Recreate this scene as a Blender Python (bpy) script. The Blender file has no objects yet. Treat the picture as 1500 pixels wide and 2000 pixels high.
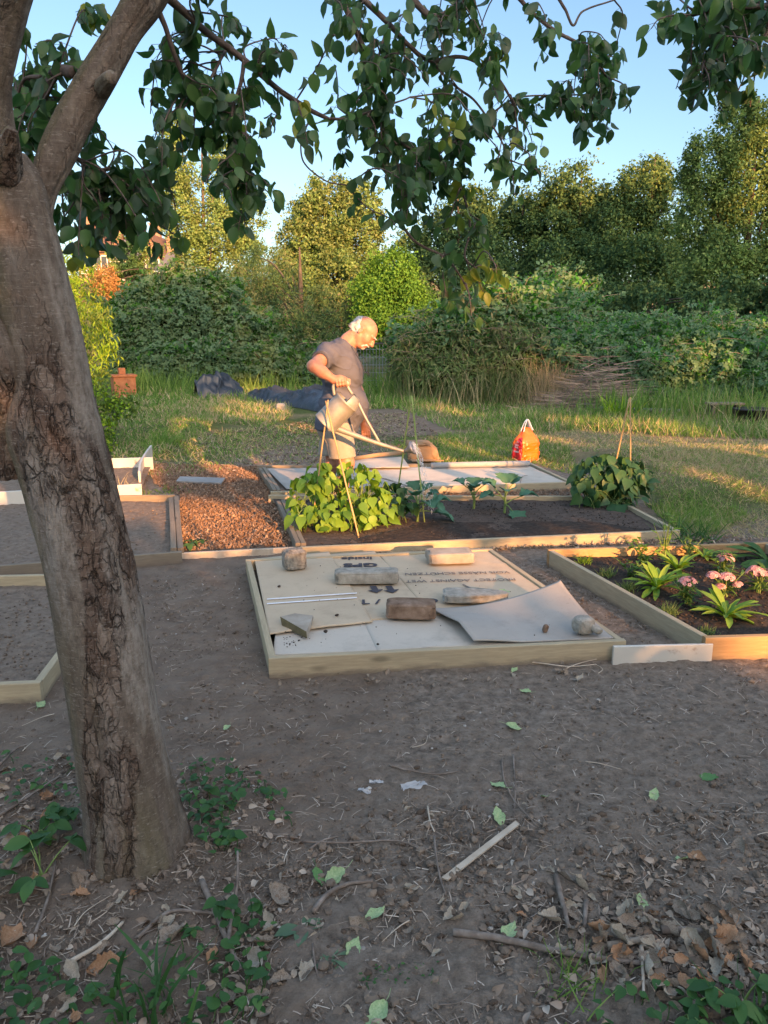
import bpy, math, numpy as np
from mathutils import Vector, Matrix
S = bpy.context.scene
COL = S.collection
rng = np.random.default_rng(7)
R = math.radians
# ------------------------------------------------------------------ camera model (photo pixels 1500 x 2000)
F = 1502.0; PITCH = R(13.5); CH = 1.6
cP, sP = math.cos(PITCH), math.sin(PITCH)
def ray(px, py):
    a = (px-750.0)/F; b = (1000.0-py)/F
    return np.array([a, b*sP+cP, b*cP-sP])
def G(px, py, z=0.0):                      # point of the horizontal plane z seen at a pixel
    d = ray(px, py); t = (z-CH)/d[2]
    return np.array([0, 0, CH])+d*t
def P(px, py, Y):                          # point at distance Y (metres in front) seen at a pixel
    d = ray(px, py); t = Y/d[1]
    return np.array([0, 0, CH])+d*t
def ppm(px, py, Y):                        # pixels per metre there
    d = ray(px, py); t = Y/d[1]
    return F/t
cam = bpy.data.cameras.new('camera'); camo = bpy.data.objects.new('camera', cam); COL.objects.link(camo)
camo.location = (0, 0, CH); camo.rotation_euler = (R(90)-PITCH, 0, 0)
cam.sensor_fit = 'VERTICAL'; cam.sensor_height = 24.0; cam.lens = 24.0*F/2000.0
cam.clip_start = 0.05; cam.clip_end = 2000
S.camera = camo
# ------------------------------------------------------------------ noise
def _h(ix, iy, iz, s):
    n = (ix.astype(np.int64)*374761393+iy.astype(np.int64)*668265263+iz.astype(np.int64)*2147483647+s*974634777) & 0x7fffffff
    n = ((n ^ (n >> 13))*1274126177) & 0x7fffffff
    n = ((n ^ (n >> 15))*1103515245) & 0x7fffffff
    return (n ^ (n >> 16)).astype(np.float64)/0x7fffffff
def vn(x, y, z=None, s=0):                 # value noise 0..1
    x = np.asarray(x, float); y = np.asarray(y, float)
    z = np.zeros_like(x) if z is None else np.asarray(z, float)
    ix, iy, iz = np.floor(x), np.floor(y), np.floor(z)
    fx, fy, fz = x-ix, y-iy, z-iz
    fx, fy, fz = [t*t*(3-2*t) for t in (fx, fy, fz)]
    r = 0
    for dx in (0, 1):
        for dy in (0, 1):
            for dz in (0, 1):
                w = (fx if dx else 1-fx)*(fy if dy else 1-fy)*(fz if dz else 1-fz)
                r = r+w*_h(ix+dx, iy+dy, iz+dz, s)
    return r
def fbm(x, y, z=None, o=4, s=0):
    r = 0; a = 0.5; f = 1.0
    for i in range(o):
        r = r+a*(vn(np.asarray(x)*f, np.asarray(y)*f, None if z is None else np.asarray(z)*f, s+i*17)-0.5)
        a *= 0.5; f *= 2.03
    return r                               # about -0.5..0.5
def worley(x, y, s=0, per=None):           # F1, F2, id
    ix, iy = np.floor(x), np.floor(y)
    f1 = np.full(x.shape, 9.0); f2 = np.full(x.shape, 9.0); cid = np.zeros(x.shape)
    for dx in (-1, 0, 1):
        for dy in (-1, 0, 1):
            cx = ix+dx; cy = iy+dy
            hx = np.mod(cx, per) if per else cx
            px = cx+_h(hx, cy, cx*0, s); py = cy+_h(hx, cy, cx*0, s+5)
            d = np.hypot(px-x, py-y); i = _h(hx, cy, cx*0, s+9)
            n = d < f1
            f2 = np.where(n, f1, np.minimum(f2, d)); cid = np.where(n, i, cid); f1 = np.where(n, d, f1)
    return f1, f2, cid
def sst(a, b, x):
    t = np.clip((x-a)/(b-a), 0, 1); return t*t*(3-2*t)
# ------------------------------------------------------------------ objects
def tag(o, label=None, cat=None, group=None, kind=None):
    if label: o['label'] = label
    if cat: o['category'] = cat
    if group: o['group'] = group
    if kind: o['kind'] = kind
    return o
def thing(name, label, cat, loc=(0, 0, 0), group=None):
    o = bpy.data.objects.new(name, None); COL.objects.link(o)
    o.location = [float(t) for t in loc]; o.empty_display_size = 0.1
    return tag(o, label, cat, group)
def rootloc(p):
    v = np.zeros(3)
    while p is not None:
        v = v+np.array(p.location); p = p.parent
    return v
class MB:
    def __init__(s): s.v = []; s.f = []; s.n = 0
    def add(s, v, f, mi=0):
        v = np.asarray(v, float).reshape(-1, 3)
        f = f if isinstance(f, list) else [f]
        for a in f:
            a = np.asarray(a, int)
            if a.size: s.f.append((a+s.n, mi))
        s.v.append(v); s.n += len(v)
        return s
    def verts(s): return np.concatenate(s.v)
    def build(s, name, mats, parent=None, loc=None, smooth=True):
        if not isinstance(mats, (list, tuple)): mats = [mats]
        me = bpy.data.meshes.new(name)
        v = np.concatenate(s.v)
        base = rootloc(parent) if parent is not None else np.zeros(3)
        if loc is not None: base = base+np.asarray(loc)
        v = v-base
        me.vertices.add(len(v)); me.vertices.foreach_set('co', v.astype(np.float32).ravel())
        li = np.concatenate([a.ravel() for a, m in s.f])
        lt = np.concatenate([np.full(len(a), a.shape[1]) for a, m in s.f])
        mi = np.concatenate([np.full(len(a), m) for a, m in s.f])
        ls = np.concatenate([[0], np.cumsum(lt)[:-1]])
        me.loops.add(len(li)); me.loops.foreach_set('vertex_index', li.astype(np.int32))
        me.polygons.add(len(lt)); me.polygons.foreach_set('loop_start', ls.astype(np.int32))
        for m in mats: me.materials.append(m)
        me.polygons.foreach_set('material_index', mi.astype(np.int32))
        me.polygons.foreach_set('use_smooth', np.full(len(lt), bool(smooth)))
        me.update(calc_edges=True); me.validate()
        o = bpy.data.objects.new(name, me); COL.objects.link(o)
        if parent is not None: o.parent = parent
        if loc is not None: o.location = [float(t) for t in loc]
        return o
def copy_tree(o, parent=None):
    c = o.copy(); COL.objects.link(c)
    if parent is not None: c.parent = parent
    for ch in list(o.children): copy_tree(ch, c)
    return c
def norm(a):
    a = np.asarray(a, float)
    return a/np.maximum(np.linalg.norm(a, axis=-1, keepdims=True), 1e-9)
def smooth_path(pts, n=6):                 # Catmull-Rom through the points (any columns)
    p = np.asarray(pts, float)
    if len(p) < 3: 
        t = np.linspace(0, 1, n+1)[:, None]; return p[0]*(1-t)+p[-1]*t
    q = np.vstack([2*p[0]-p[1], p, 2*p[-1]-p[-2]]); out = []
    for i in range(1, len(q)-2):
        a, b, c, d = q[i-1:i+3]
        for t in np.linspace(0, 1, n, endpoint=False):
            out.append(0.5*((2*b)+(c-a)*t+(2*a-5*b+4*c-d)*t*t+(3*b-a-3*c+d)*t**3))
    out.append(p[-1]); return np.array(out)
def tube(mb, path, rad, seg=8, mi=0, caps=True, flat=None):
    p = np.asarray(path, float); n = len(p)
    rad = np.broadcast_to(np.asarray(rad, float), (n,))
    t = norm(np.gradient(p, axis=0))
    a = np.array([0, 0, 1.0]) if abs(t[0][2]) < 0.9 else np.array([1.0, 0, 0])
    u = norm(np.cross(t[0], a)); us = [u]
    for i in range(1, n):
        u = us[-1]-t[i]*np.dot(us[-1], t[i]); us.append(u/max(np.linalg.norm(u), 1e-9))
    u = np.array(us); w = np.cross(t, u)
    th = np.linspace(0, 2*np.pi, seg, endpoint=False)
    fl = 1.0 if flat is None else flat
    v = p[:, None]+rad[:, None, None]*(np.cos(th)[None, :, None]*u[:, None]+fl*np.sin(th)[None, :, None]*w[:, None])
    i = np.arange(n-1)[:, None]*seg; j = np.arange(seg)[None]; k = (j+1) % seg
    f = np.stack([i+j, i+k, i+seg+k, i+seg+j], -1).reshape(-1, 4)
    vv = v.reshape(-1, 3); fs = [f]
    if caps:
        vv = np.vstack([vv, p[0], p[-1]]); a0 = n*seg; j = np.arange(seg); k = (j+1) % seg
        fs.append(np.stack([k, j, np.full(seg, a0)], -1)); fs.append(np.stack([(n-1)*seg+j, (n-1)*seg+k, np.full(seg, a0+1)], -1))
    mb.add(vv, fs, mi); return mb
def box(mb, c, s, rz=0, mi=0, bev=0.0, rot=None):
    x, y, z = np.array(s)/2.0; b = min(bev, x*.9, y*.9, z*.9)
    if b <= 0:
        v = np.array([(sx*x, sy*y, sz*z) for sx in (-1, 1) for sy in (-1, 1) for sz in (-1, 1)])
        f = np.array([(0, 1, 3, 2), (4, 6, 7, 5), (0, 4, 5, 1), (2, 3, 7, 6), (0, 2, 6, 4), (1, 5, 7, 3)]); fs = [f]
    else:
        v = []; idx = {}
        for sx in (-1, 1):
            for sy in (-1, 1):
                for sz in (-1, 1):
                    for ax in range(3):
                        q = [x-b, y-b, z-b]; q[ax] = (x, y, z)[ax]
                        idx[(sx, sy, sz, ax)] = len(v); v.append((sx*q[0], sy*q[1], sz*q[2]))
        f = []; t3 = []
        for s0 in (-1, 1):
            q = [idx[(s0, a, b2, 0)] for a, b2 in ((-1, -1), (1, -1), (1, 1), (-1, 1))]; f.append(q if s0 > 0 else q[::-1])
            q = [idx[(a, s0, b2, 1)] for a, b2 in ((-1, -1), (-1, 1), (1, 1), (1, -1))]; f.append(q if s0 > 0 else q[::-1])
            q = [idx[(a, b2, s0, 2)] for a, b2 in ((-1, -1), (1, -1), (1, 1), (-1, 1))]; f.append(q if s0 > 0 else q[::-1])
        for a in (-1, 1):
            for b2 in (-1, 1):
                f.append([idx[(-1, a, b2, 1)], idx[(1, a, b2, 1)], idx[(1, a, b2, 2)], idx[(-1, a, b2, 2)]])
                f.append([idx[(a, -1, b2, 0)], idx[(a, 1, b2, 0)], idx[(a, 1, b2, 2)], idx[(a, -1, b2, 2)]])
                f.append([idx[(a, b2, -1, 0)], idx[(a, b2, 1, 0)], idx[(a, b2, 1, 1)], idx[(a, b2, -1, 1)]])
                for c2 in (-1, 1): t3.append([idx[(a, b2, c2, 0)], idx[(a, b2, c2, 1)], idx[(a, b2, c2, 2)]])
        v = np.array(v); fs = [np.array(f), np.array(t3)]
        # fix winding outward
        for k, fa in enumerate(fs):
            for m in range(len(fa)):
                pv = v[fa[m]]; nn = np.cross(pv[1]-pv[0], pv[2]-pv[0])
                if np.dot(nn, pv.mean(0)) < 0: fa[m] = fa[m][::-1]
    if rot is not None: v = v @ np.array(rot).T
    if rz:
        c0, s0 = math.cos(rz), math.sin(rz); v = v @ np.array([[c0, s0, 0], [-s0, c0, 0], [0, 0, 1]])
    mb.add(v+np.array(c), fs, mi); return mb
def prism(mb, poly, z0, z1, mi=0):         # poly: list of (x,y), vertical extrusion
    p = np.asarray(poly, float); n = len(p)
    a = np.sum(p[:, 0]*np.roll(p[:, 1], -1)-np.roll(p[:, 0], -1)*p[:, 1])
    if a < 0: p = p[::-1]
    v = np.vstack([np.c_[p, np.full(n, z0)], np.c_[p, np.full(n, z1)]])
    j = np.arange(n); k = (j+1) % n
    mb.add(v, [np.stack([j, k, n+k, n+j], -1), np.arange(n, 2*n)[None], np.arange(n)[::-1][None]], mi); return mb
_ico = None
def ico(sub):
    t = (1+5**.5)/2
    v = norm(np.array([(-1, t, 0), (1, t, 0), (-1, -t, 0), (1, -t, 0), (0, -1, t), (0, 1, t), (0, -1, -t), (0, 1, -t), (t, 0, -1), (t, 0, 1), (-t, 0, -1), (-t, 0, 1)]))
    f = np.array([(0, 11, 5), (0, 5, 1), (0, 1, 7), (0, 7, 10), (0, 10, 11), (1, 5, 9), (5, 11, 4), (11, 10, 2), (10, 7, 6), (7, 1, 8), (3, 9, 4), (3, 4, 2), (3, 2, 6), (3, 6, 8), (3, 8, 9), (4, 9, 5), (2, 4, 11), (6, 2, 10), (8, 6, 7), (9, 8, 1)])
    for _ in range(sub):
        e = {}; v = list(v); nf = []
        def mid(a, b):
            k = (min(a, b), max(a, b))
            if k not in e:
                e[k] = len(v); m = v[a]+v[b]; v.append(m/np.linalg.norm(m))
            return e[k]
        for a, b, c in f:
            x, y, z = mid(a, b), mid(b, c), mid(c, a)
            nf += [(a, x, z), (b, y, x), (c, z, y), (x, y, z)]
        v = np.array(v); f = np.array(nf)
    return v, f
# ------------------------------------------------------------------ leaf templates: y = length, x = width, z = normal
def leaf_t(ys, hw, fold=0.25, droop=0.2, wav=0.0):
    v = []; f = []
    for i, (y, w) in enumerate(zip(ys, hw)):
        z = -droop*y*y
        for s in (-1, 0, 1): v.append((s*w, y, z+abs(s)*w*fold+s*wav*math.sin(i*2.1)*w))
    for i in range(len(ys)-1):
        a = i*3
        f += [(a, a+1, a+4, a+3), (a+1, a+2, a+5, a+4)]
    return np.array(v, float), np.array(f)
T_OV = leaf_t([0, .05, .2, .42, .66, .86, 1], [.012, .11, .25, .30, .25, .13, .0], .3, .2, .12)
T_OV2 = leaf_t([0, .06, .22, .44, .68, .87, 1], [.012, .12, .27, .31, .25, .12, .0], .7, .45, -.15)
T_HEART = leaf_t([-.1, .03, .25, .52, .78, 1], [.2, .36, .43, .33, .14, .0], .22, .3, .1)
T_LANCE = leaf_t([0, .15, .4, .7, 1], [.015, .06, .11, .08, 0], .3, .35)
T_STRAP = leaf_t([0, .2, .42, .62, .8, .93, 1], [.028, .045, .08, .105, .1, .06, 0], .5, .6, .22)
T_DIA = (np.array([(0, 0, 0), (-.32, .45, .09), (0, 1, -.1), (.32, .45, .09)], float), np.array([(0, 1, 2), (0, 2, 3)]))
T_QUAD = (np.array([(-.2, 0, 0), (-.36, .5, .08), (0, 1, -.05), (.36, .5, .08), (.2, 0, 0)], float), np.array([(0, 1, 2, 3), ]))
T_QUAD = (np.array([(-.26, .05, .0), (-.3, .6, .1), (.06, 1, -.05), (.34, .45, .08)], float), np.array([(0, 1, 2, 3), ]))
def blade_t(b):
    v = []
    for y, w in ((0, .5), (.4, .42), (.75, .26), (1, .0)):
        for s in (-1, 1): v.append((s*w, y*(1-.25*b*y), -b*y*y))
    return np.array(v, float), np.array([(0, 1, 3, 2), (2, 3, 5, 4), (4, 5, 7, 6)])
def trifol(t=T_DIA, sz=.62):
    v, f = t; V = []; FF = []
    for k, (a, o) in enumerate(((0, (0, .35)), (1.15, (.04, .3)), (-1.15, (-.04, .3)))):
        c, s = math.cos(a), math.sin(a); w = v*sz
        q = np.c_[w[:, 0]*c+w[:, 1]*s+o[0], -w[:, 0]*s+w[:, 1]*c+o[1], w[:, 2]]
        V.append(q); FF.append(f+k*len(v))
    return np.vstack(V), np.vstack(FF)
T_TRI = trifol()
def put(mb, tmpl, pos, d, nrm, length, width=None, mi=0):
    tv, tf = tmpl; pos = np.asarray(pos, float); N = len(pos)
    if N == 0: return mb
    d = norm(np.broadcast_to(d, (N, 3))); nrm = np.broadcast_to(nrm, (N, 3))
    X = norm(np.cross(d, nrm)+1e-6); Z = np.cross(X, d)
    L = np.broadcast_to(np.asarray(length, float), (N,))[:, None, None]
    W = L if width is None else np.broadcast_to(np.asarray(width, float), (N,))[:, None, None]
    v = pos[:, None]+L*(tv[None, :, 1:2]*d[:, None]+tv[None, :, 2:3]*Z[:, None])+W*tv[None, :, 0:1]*X[:, None]
    f = tf[None]+(np.arange(N)*len(tv))[:, None, None]
    mb.add(v.reshape(-1, 3), f.reshape(-1, tf.shape[1]), mi); return mb
def rdir(n, g=None):
    return norm((g or rng).normal(size=(n, 3)))
def inpoly(x, y, poly):
    p = np.asarray(poly); r = np.zeros(np.shape(x), bool); j = len(p)-1
    for i in range(len(p)):
        xi, yi = p[i][:2]; xj, yj = p[j][:2]
        r ^= ((yi > y) != (yj > y)) & (x < (xj-xi)*(y-yi)/(yj-yi+1e-12)+xi); j = i
    return r
def samp(pxpoly, n, pw=0.0):               # random ground points in a polygon given in photo pixels; pw thins with distance
    w = np.array([G(*q)[:2] for q in pxpoly]); lo, hi = w.min(0), w.max(0); out = []; c = 0
    for _ in range(400):
        m = max(4*n, 1000); x = rng.uniform(lo[0], hi[0], m); y = rng.uniform(lo[1], hi[1], m)
        k = inpoly(x, y, w)
        if pw: k &= rng.random(m) < (max(lo[1], .5)/y)**pw
        out.append(np.c_[x[k], y[k]]); c += k.sum()
        if c >= n: break
    return np.concatenate(out)[:n]
# ------------------------------------------------------------------ materials
class NT:
    def __init__(s, name):
        s.m = bpy.data.materials.new(name); s.m.use_nodes = True; s.t = s.m.node_tree
        s.t.nodes.clear(); s.out = s.n('ShaderNodeOutputMaterial')
    def n(s, ty, **kw):
        x = s.t.nodes.new(ty)
        for k, v in kw.items():
            if k.startswith('i_'): x.inputs[k[2:].replace('_', ' ')].default_value = v
            else: setattr(x, k, v)
        return x
    def l(s, a, b): s.t.links.new(a, b)
    def mapping(s, coord='Object', scale=(1, 1, 1), rnd=False):
        tc = s.n('ShaderNodeTexCoord'); mp = s.n('ShaderNodeMapping'); mp.inputs['Scale'].default_value = scale
        s.l(tc.outputs[coord], mp.inputs['Vector'])
        if rnd:
            oi = s.n('ShaderNodeObjectInfo'); mu = s.n('ShaderNodeMath', operation='MULTIPLY'); mu.inputs[1].default_value = 37.0
            s.l(oi.outputs['Random'], mu.inputs[0]); cx = s.n('ShaderNodeCombineXYZ')
            for k in 'XYZ': s.l(mu.outputs[0], cx.inputs[k])
            s.l(cx.outputs[0], mp.inputs['Location'])
        return mp.outputs[0]
    def noise(s, vec, scale, detail=5, rough=.6, dist=0.0):
        x = s.n('ShaderNodeTexNoise'); x.inputs['Scale'].default_value = scale; x.inputs['Detail'].default_value = detail
        x.inputs['Roughness'].default_value = rough; x.inputs['Distortion'].default_value = dist
        s.l(vec, x.inputs['Vector']); return x.outputs['Fac']
    def ramp(s, fac, stops, interp='LINEAR'):
        x = s.n('ShaderNodeValToRGB'); e = x.color_ramp; e.interpolation = interp
        while len(e.elements) < len(stops): e.elements.new(0.5)
        for q, (p, c) in zip(e.elements, stops): q.position = p; q.color = (c[0], c[1], c[2], 1)
        s.l(fac, x.inputs[0]); return x.outputs[0]
    def mix(s, fac, a, b, blend='MIX'):
        x = s.n('ShaderNodeMix', data_type='RGBA', blend_type=blend)
        for v, i in ((fac, 0), (a, 6), (b, 7)):
            if hasattr(v, 'is_linked'): s.l(v, x.inputs[i])
            elif i == 0: x.inputs[0].default_value = v
            else: x.inputs[i].default_value = (v[0], v[1], v[2], 1)
        return x.outputs[2]
    def math(s, op, a, b=0.0):
        x = s.n('ShaderNodeMath', operation=op)
        for v, i in ((a, 0), (b, 1)):
            if hasattr(v, 'is_linked'): s.l(v, x.inputs[i])
            else: x.inputs[i].default_value = v
        return x.outputs[0]
    def bump(s, h, strength=.5, dist=.01, prev=None):
        x = s.n('ShaderNodeBump'); x.inputs['Strength'].default_value = strength; x.inputs['Distance'].default_value = dist
        s.l(h, x.inputs['Height'])
        if prev is not None: s.l(prev, x.inputs['Normal'])
        return x.outputs[0]
    def bsdf(s, col, rough=.8, nrm=None, spec=.3, metal=0.0, **kw):
        b = s.n('ShaderNodeBsdfPrincipled')
        if hasattr(col, 'is_linked'): s.l(col, b.inputs['Base Color'])
        else: b.inputs['Base Color'].default_value = (col[0], col[1], col[2], 1)
        if hasattr(rough, 'is_linked'): s.l(rough, b.inputs['Roughness'])
        else: b.inputs['Roughness'].default_value = rough
        b.inputs['Specular IOR Level'].default_value = spec; b.inputs['Metallic'].default_value = metal
        for k, v in kw.items(): b.inputs[k.replace('_', ' ')].default_value = v
        if nrm is not None: s.l(nrm, b.inputs['Normal'])
        return b.outputs[0]
    def done(s, sh): s.l(sh, s.out.inputs['Surface']); return s.m
def m_noise(name, stops, scale=8, rough=.85, bump=.3, bscale=None, bd=.01, stretch=(1, 1, 1), spec=.25, rnd=True, detail=6, metal=0.0, dist=0.0, lo=.3, hi=.7):
    t = NT(name); v = t.mapping('Object', stretch, rnd)
    f = t.noise(v, scale, detail, .6, dist)
    n = len(stops); col = t.ramp(f, [(lo+(hi-lo)*i/max(n-1, 1), c) for i, c in enumerate(stops)])
    nr = None
    if bump: nr = t.bump(t.noise(v, bscale or scale*3, 6, .65), bump, bd)
    return t.done(t.bsdf(col, rough, nr, spec, metal))
def m_leaf(name, stops, trans=.3, rough=.5, spec=.35, big=1.2, tr_col=None, under=None, vary=.35):
    t = NT(name); g = t.n('ShaderNodeNewGeometry'); v = t.mapping('Object')
    f = t.noise(v, big, 2, .5); r = t.math('ADD', t.math('MULTIPLY', g.outputs['Random Per Island'], 1-vary), t.math('MULTIPLY', f, vary))
    n = len(stops); col = t.ramp(r, [(.1+.8*i/max(n-1, 1), c) for i, c in enumerate(stops)])
    if under is not None: col2 = t.mix(g.outputs['Backfacing'], col, under)
    else: col2 = col
    b = t.bsdf(col2, rough, None, spec)
    tr = t.n('ShaderNodeBsdfTranslucent')
    if tr_col is None:
        hs = t.n('ShaderNodeHueSaturation'); hs.inputs['Value'].default_value = 1.6; hs.inputs['Saturation'].default_value = 1.1; hs.inputs['Hue'].default_value = .485
        t.l(col, hs.inputs['Color']); t.l(hs.outputs[0], tr.inputs['Color'])
    else: tr.inputs['Color'].default_value = (*tr_col, 1)
    mx = t.n('ShaderNodeMixShader'); mx.inputs[0].default_value = trans
    t.l(b, mx.inputs[1]); t.l(tr.outputs[0], mx.inputs[2])
    return t.done(mx.outputs[0])
def m_island(name, stops, rough=.8, spec=.2):
    t = NT(name); g = t.n('ShaderNodeNewGeometry'); n = len(stops)
    col = t.ramp(g.outputs['Random Per Island'], [(i/max(n-1, 1), c) for i, c in enumerate(stops)])
    return t.done(t.bsdf(col, rough, None, spec))
def m_plain(name, c, rough=.6, spec=.4, metal=0.0, var=.12, scale=12, bump=.0):
    d = [max(0, x*(1-var)) for x in c]; e = [min(1, x*(1+var)) for x in c]
    return m_noise(name, [d, c, e], scale, rough, bump, scale*3, .004, spec=spec, metal=metal)
def m_wood(name, a, b, knots=True, stain=None, rough=.75):
    t = NT(name); v = t.mapping('Object', (1.2, 14, 14), True); v2 = t.mapping('Object', (1, 3, 3), True)
    f = t.noise(v, 3.2, 7, .65, .6); f2 = t.noise(v2, 2.0, 3, .5)
    col = t.mix(f, a, b)
    dark = [x*.62 for x in a]
    g = t.ramp(t.noise(v, 9, 3, .6, .3), [(.35, (0, 0, 0)), (.62, (1, 1, 1))])
    col = t.mix(t.math('MULTIPLY', g, .32), col, dark)
    if knots:
        w = t.n('ShaderNodeTexVoronoi'); w.inputs['Scale'].default_value = 2.6; w.feature = 'F1'; t.l(v2, w.inputs['Vector'])
        k = t.ramp(w.outputs['Distance'], [(.06, (1, 1, 1)), (.16, (0, 0, 0))]); col = t.mix(t.math('MULTIPLY', k, .75), col, [x*.35 for x in a])
    st = stain or [x*.55 for x in a]
    col = t.mix(t.math('MULTIPLY', t.ramp(f2, [(.45, (0, 0, 0)), (.75, (1, 1, 1))]), .5), col, st)
    tc = t.n('ShaderNodeTexCoord'); sx = t.n('ShaderNodeSeparateXYZ'); t.l(tc.outputs['Object'], sx.inputs[0])
    dz = t.math('ADD', sx.outputs[2], t.math('MULTIPLY', t.math('SUBTRACT', t.noise(v2, 9, 6, .7), .5), .075))
    col = t.mix(t.ramp(dz, [(.018, (.8, .8, .8)), (.048, (0, 0, 0))]), col, (.15, .12, .095))
    return t.done(t.bsdf(col, rough, t.bump(f, .35, .004), .25))
MT = {}
MT['wood'] = m_wood('new_timber', (.33, .27, .175), (.50, .42, .285), stain=(.28, .26, .19))
MT['wood_sunlit'] = m_wood('sun_tinted_timber', (.36, .22, .10), (.50, .33, .17))  # orange of the sunlit flower bed boards put into the timber colour
MT['wood_old'] = m_wood('weathered_timber', (.17, .14, .105), (.27, .225, .17), stain=(.12, .10, .08))
MT['wood_grey'] = m_wood('grey_timber', (.27, .27, .27), (.42, .42, .42), knots=False)
t = NT('white_paint'); v = t.mapping('Object', (1, 1, 1), True); f = t.noise(v, 9, 6, .65)
col = t.mix(t.ramp(f, [(.60, (0, 0, 0)), (.70, (1, 1, 1))]), (.52, .505, .46), (.26, .18, .12))
col = t.mix(t.math('MULTIPLY', t.noise(v, 2.5), .35), col, (.5, .48, .42)); MT['white_paint'] = t.done(t.bsdf(col, .55, t.bump(f, .2, .003), .4))
def m_card(name, c, dirt=.4):
    t = NT(name); v = t.mapping('Object', (1, 1, 1), True); f = t.noise(v, 3, 5, .6)
    col = t.ramp(f, [(.3, [x*.88 for x in c]), (.5, c), (.7, [min(1, x*1.07) for x in c])])
    col = t.mix(t.math('MULTIPLY', t.ramp(t.noise(v, 5.5, 7, .72), [(.52, (0, 0, 0)), (.68, (1, 1, 1))]), dirt), col, [x*.62 for x in c])
    col = t.mix(t.math('MULTIPLY', t.ramp(t.noise(v, 60, 4, .7), [(.62, (0, 0, 0)), (.72, (1, 1, 1))]), .4), col, (.16, .13, .105))
    return t.done(t.bsdf(col, .92, t.bump(t.noise(v, 45, 4), .12, .002), .1))
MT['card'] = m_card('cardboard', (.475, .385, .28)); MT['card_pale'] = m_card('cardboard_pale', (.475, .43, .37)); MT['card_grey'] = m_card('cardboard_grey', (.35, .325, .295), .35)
MT['card_brown'] = m_noise('cardboard_brown', [(.24, .155, .09), (.30, .20, .12), (.34, .24, .15)], 4, .9, .1, 40, .003, spec=.1)
MT['ink'] = m_plain('dark_ink', (.06, .06, .075), .8, .2)
MT['ink_thin'] = m_plain('faded_ink', (.16, .14, .13), .8, .2)
MT['tape'] = m_plain('white_tape', (.78, .78, .8), .35, .5)
MT['concrete'] = m_noise('rough_concrete', [(.13, .115, .10), (.26, .235, .20), (.36, .33, .29)], 40, .95, .9, 60, .01, spec=.1)
MT['stone'] = m_noise('grey_stone', [(.20, .185, .16), (.31, .29, .25), (.42, .39, .34)], 22, .95, .7, 50, .008, spec=.1)
MT['brick'] = m_noise('brown_stone', [(.13, .085, .06), (.21, .145, .105), (.30, .22, .17)], 16, .95, .8, 40, .01, spec=.1)
MT['slab'] = m_noise('pale_slab', [(.25, .215, .175), (.33, .29, .24), (.40, .36, .31)], 9, .9, .3, 40, .004, spec=.1)
MT['slab_edge'] = m_noise('mossy_slab_edge', [(.10, .085, .05), (.17, .14, .08)], 14, .95, .6, 40, .006, spec=.1)
MT['skin'] = None
t = NT('skin'); v = t.mapping('Object'); f = t.noise(v, 14, 5); col = t.ramp(f, [(.3, (.36, .155, .10)), (.55, (.43, .205, .135)), (.75, (.48, .245, .17))])
MT['skin'] = t.done(t.bsdf(col, .5, t.bump(t.noise(v, 120, 3), .12, .002), .35, Subsurface_Weight=.12, Subsurface_Scale=.01))
t = NT('shirt_cloth'); v = t.mapping('Object'); f = t.noise(v, 7, 5); w = t.noise(v, 420, 2)
col = t.ramp(f, [(.3, (.082, .088, .112)), (.7, (.106, .111, .138))]); MT['shirt'] = t.done(t.bsdf(col, .9, t.bump(w, .15, .001), .1))
MT['shorts'] = m_noise('shorts_cloth', [(.24, .215, .185), (.30, .27, .235), (.34, .305, .27)], 9, .92, .15, 300, .001, spec=.1, rnd=False)
MT['hair'] = m_noise('white_hair', [(.30, .295, .29), (.44, .43, .42), (.56, .55, .54)], 60, .8, .8, 150, .006, stretch=(1, 1, .5), spec=.2, rnd=False)
MT['black'] = m_plain('black_plastic', (.02, .02, .023), .4, .5)
MT['dark_shoe'] = m_plain('dark_shoe', (.05, .045, .04), .7, .3)
MT['zinc'] = m_noise('aged_zinc', [(.21, .205, .185), (.28, .275, .245), (.34, .33, .29)], 10, .5, .1, 30, .002, spec=.5, metal=.35, rnd=False)
MT['zinc_dark'] = m_noise('dark_zinc', [(.20, .21, .24), (.30, .31, .35)], 12, .45, .1, 30, .002, spec=.5, metal=.5, rnd=False)
MT['cane'] = m_noise('bamboo_cane', [(.36, .235, .11), (.45, .31, .15), (.33, .21, .09)], 6, .55, .1, 20, .002, spec=.4)
MT['cane_green'] = m_noise('green_cane', [(.18, .26, .06), (.26, .34, .09), (.31, .36, .12)], 6, .5, .1, 20, .002, spec=.4)
MT['orange'] = m_noise('orange_plastic', [(.78, .09, .004), (.84, .12, .006), (.86, .19, .02)], 7, .35, .15, 14, .01, spec=.5, rnd=False)
MT['red'] = m_noise('red_print', [(.33, .012, .022), (.42, .02, .035)], 7, .35, .15, 14, .01, spec=.5, rnd=False)
MT['white_plastic'] = m_plain('white_plastic', (.78, .78, .8), .4, .5)
MT['tarp'] = m_noise('dark_tarpaulin', [(.014, .017, .024), (.022, .026, .036), (.036, .042, .054)], 3, .33, .35, 7, .04, spec=.5, rnd=False)
MT['terracotta'] = m_noise('rust_brown_wood', [(.22, .085, .04), (.33, .13, .06), (.38, .17, .08)], 8, .85, .3, 24, .006)
MT['bark'] = None
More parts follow.
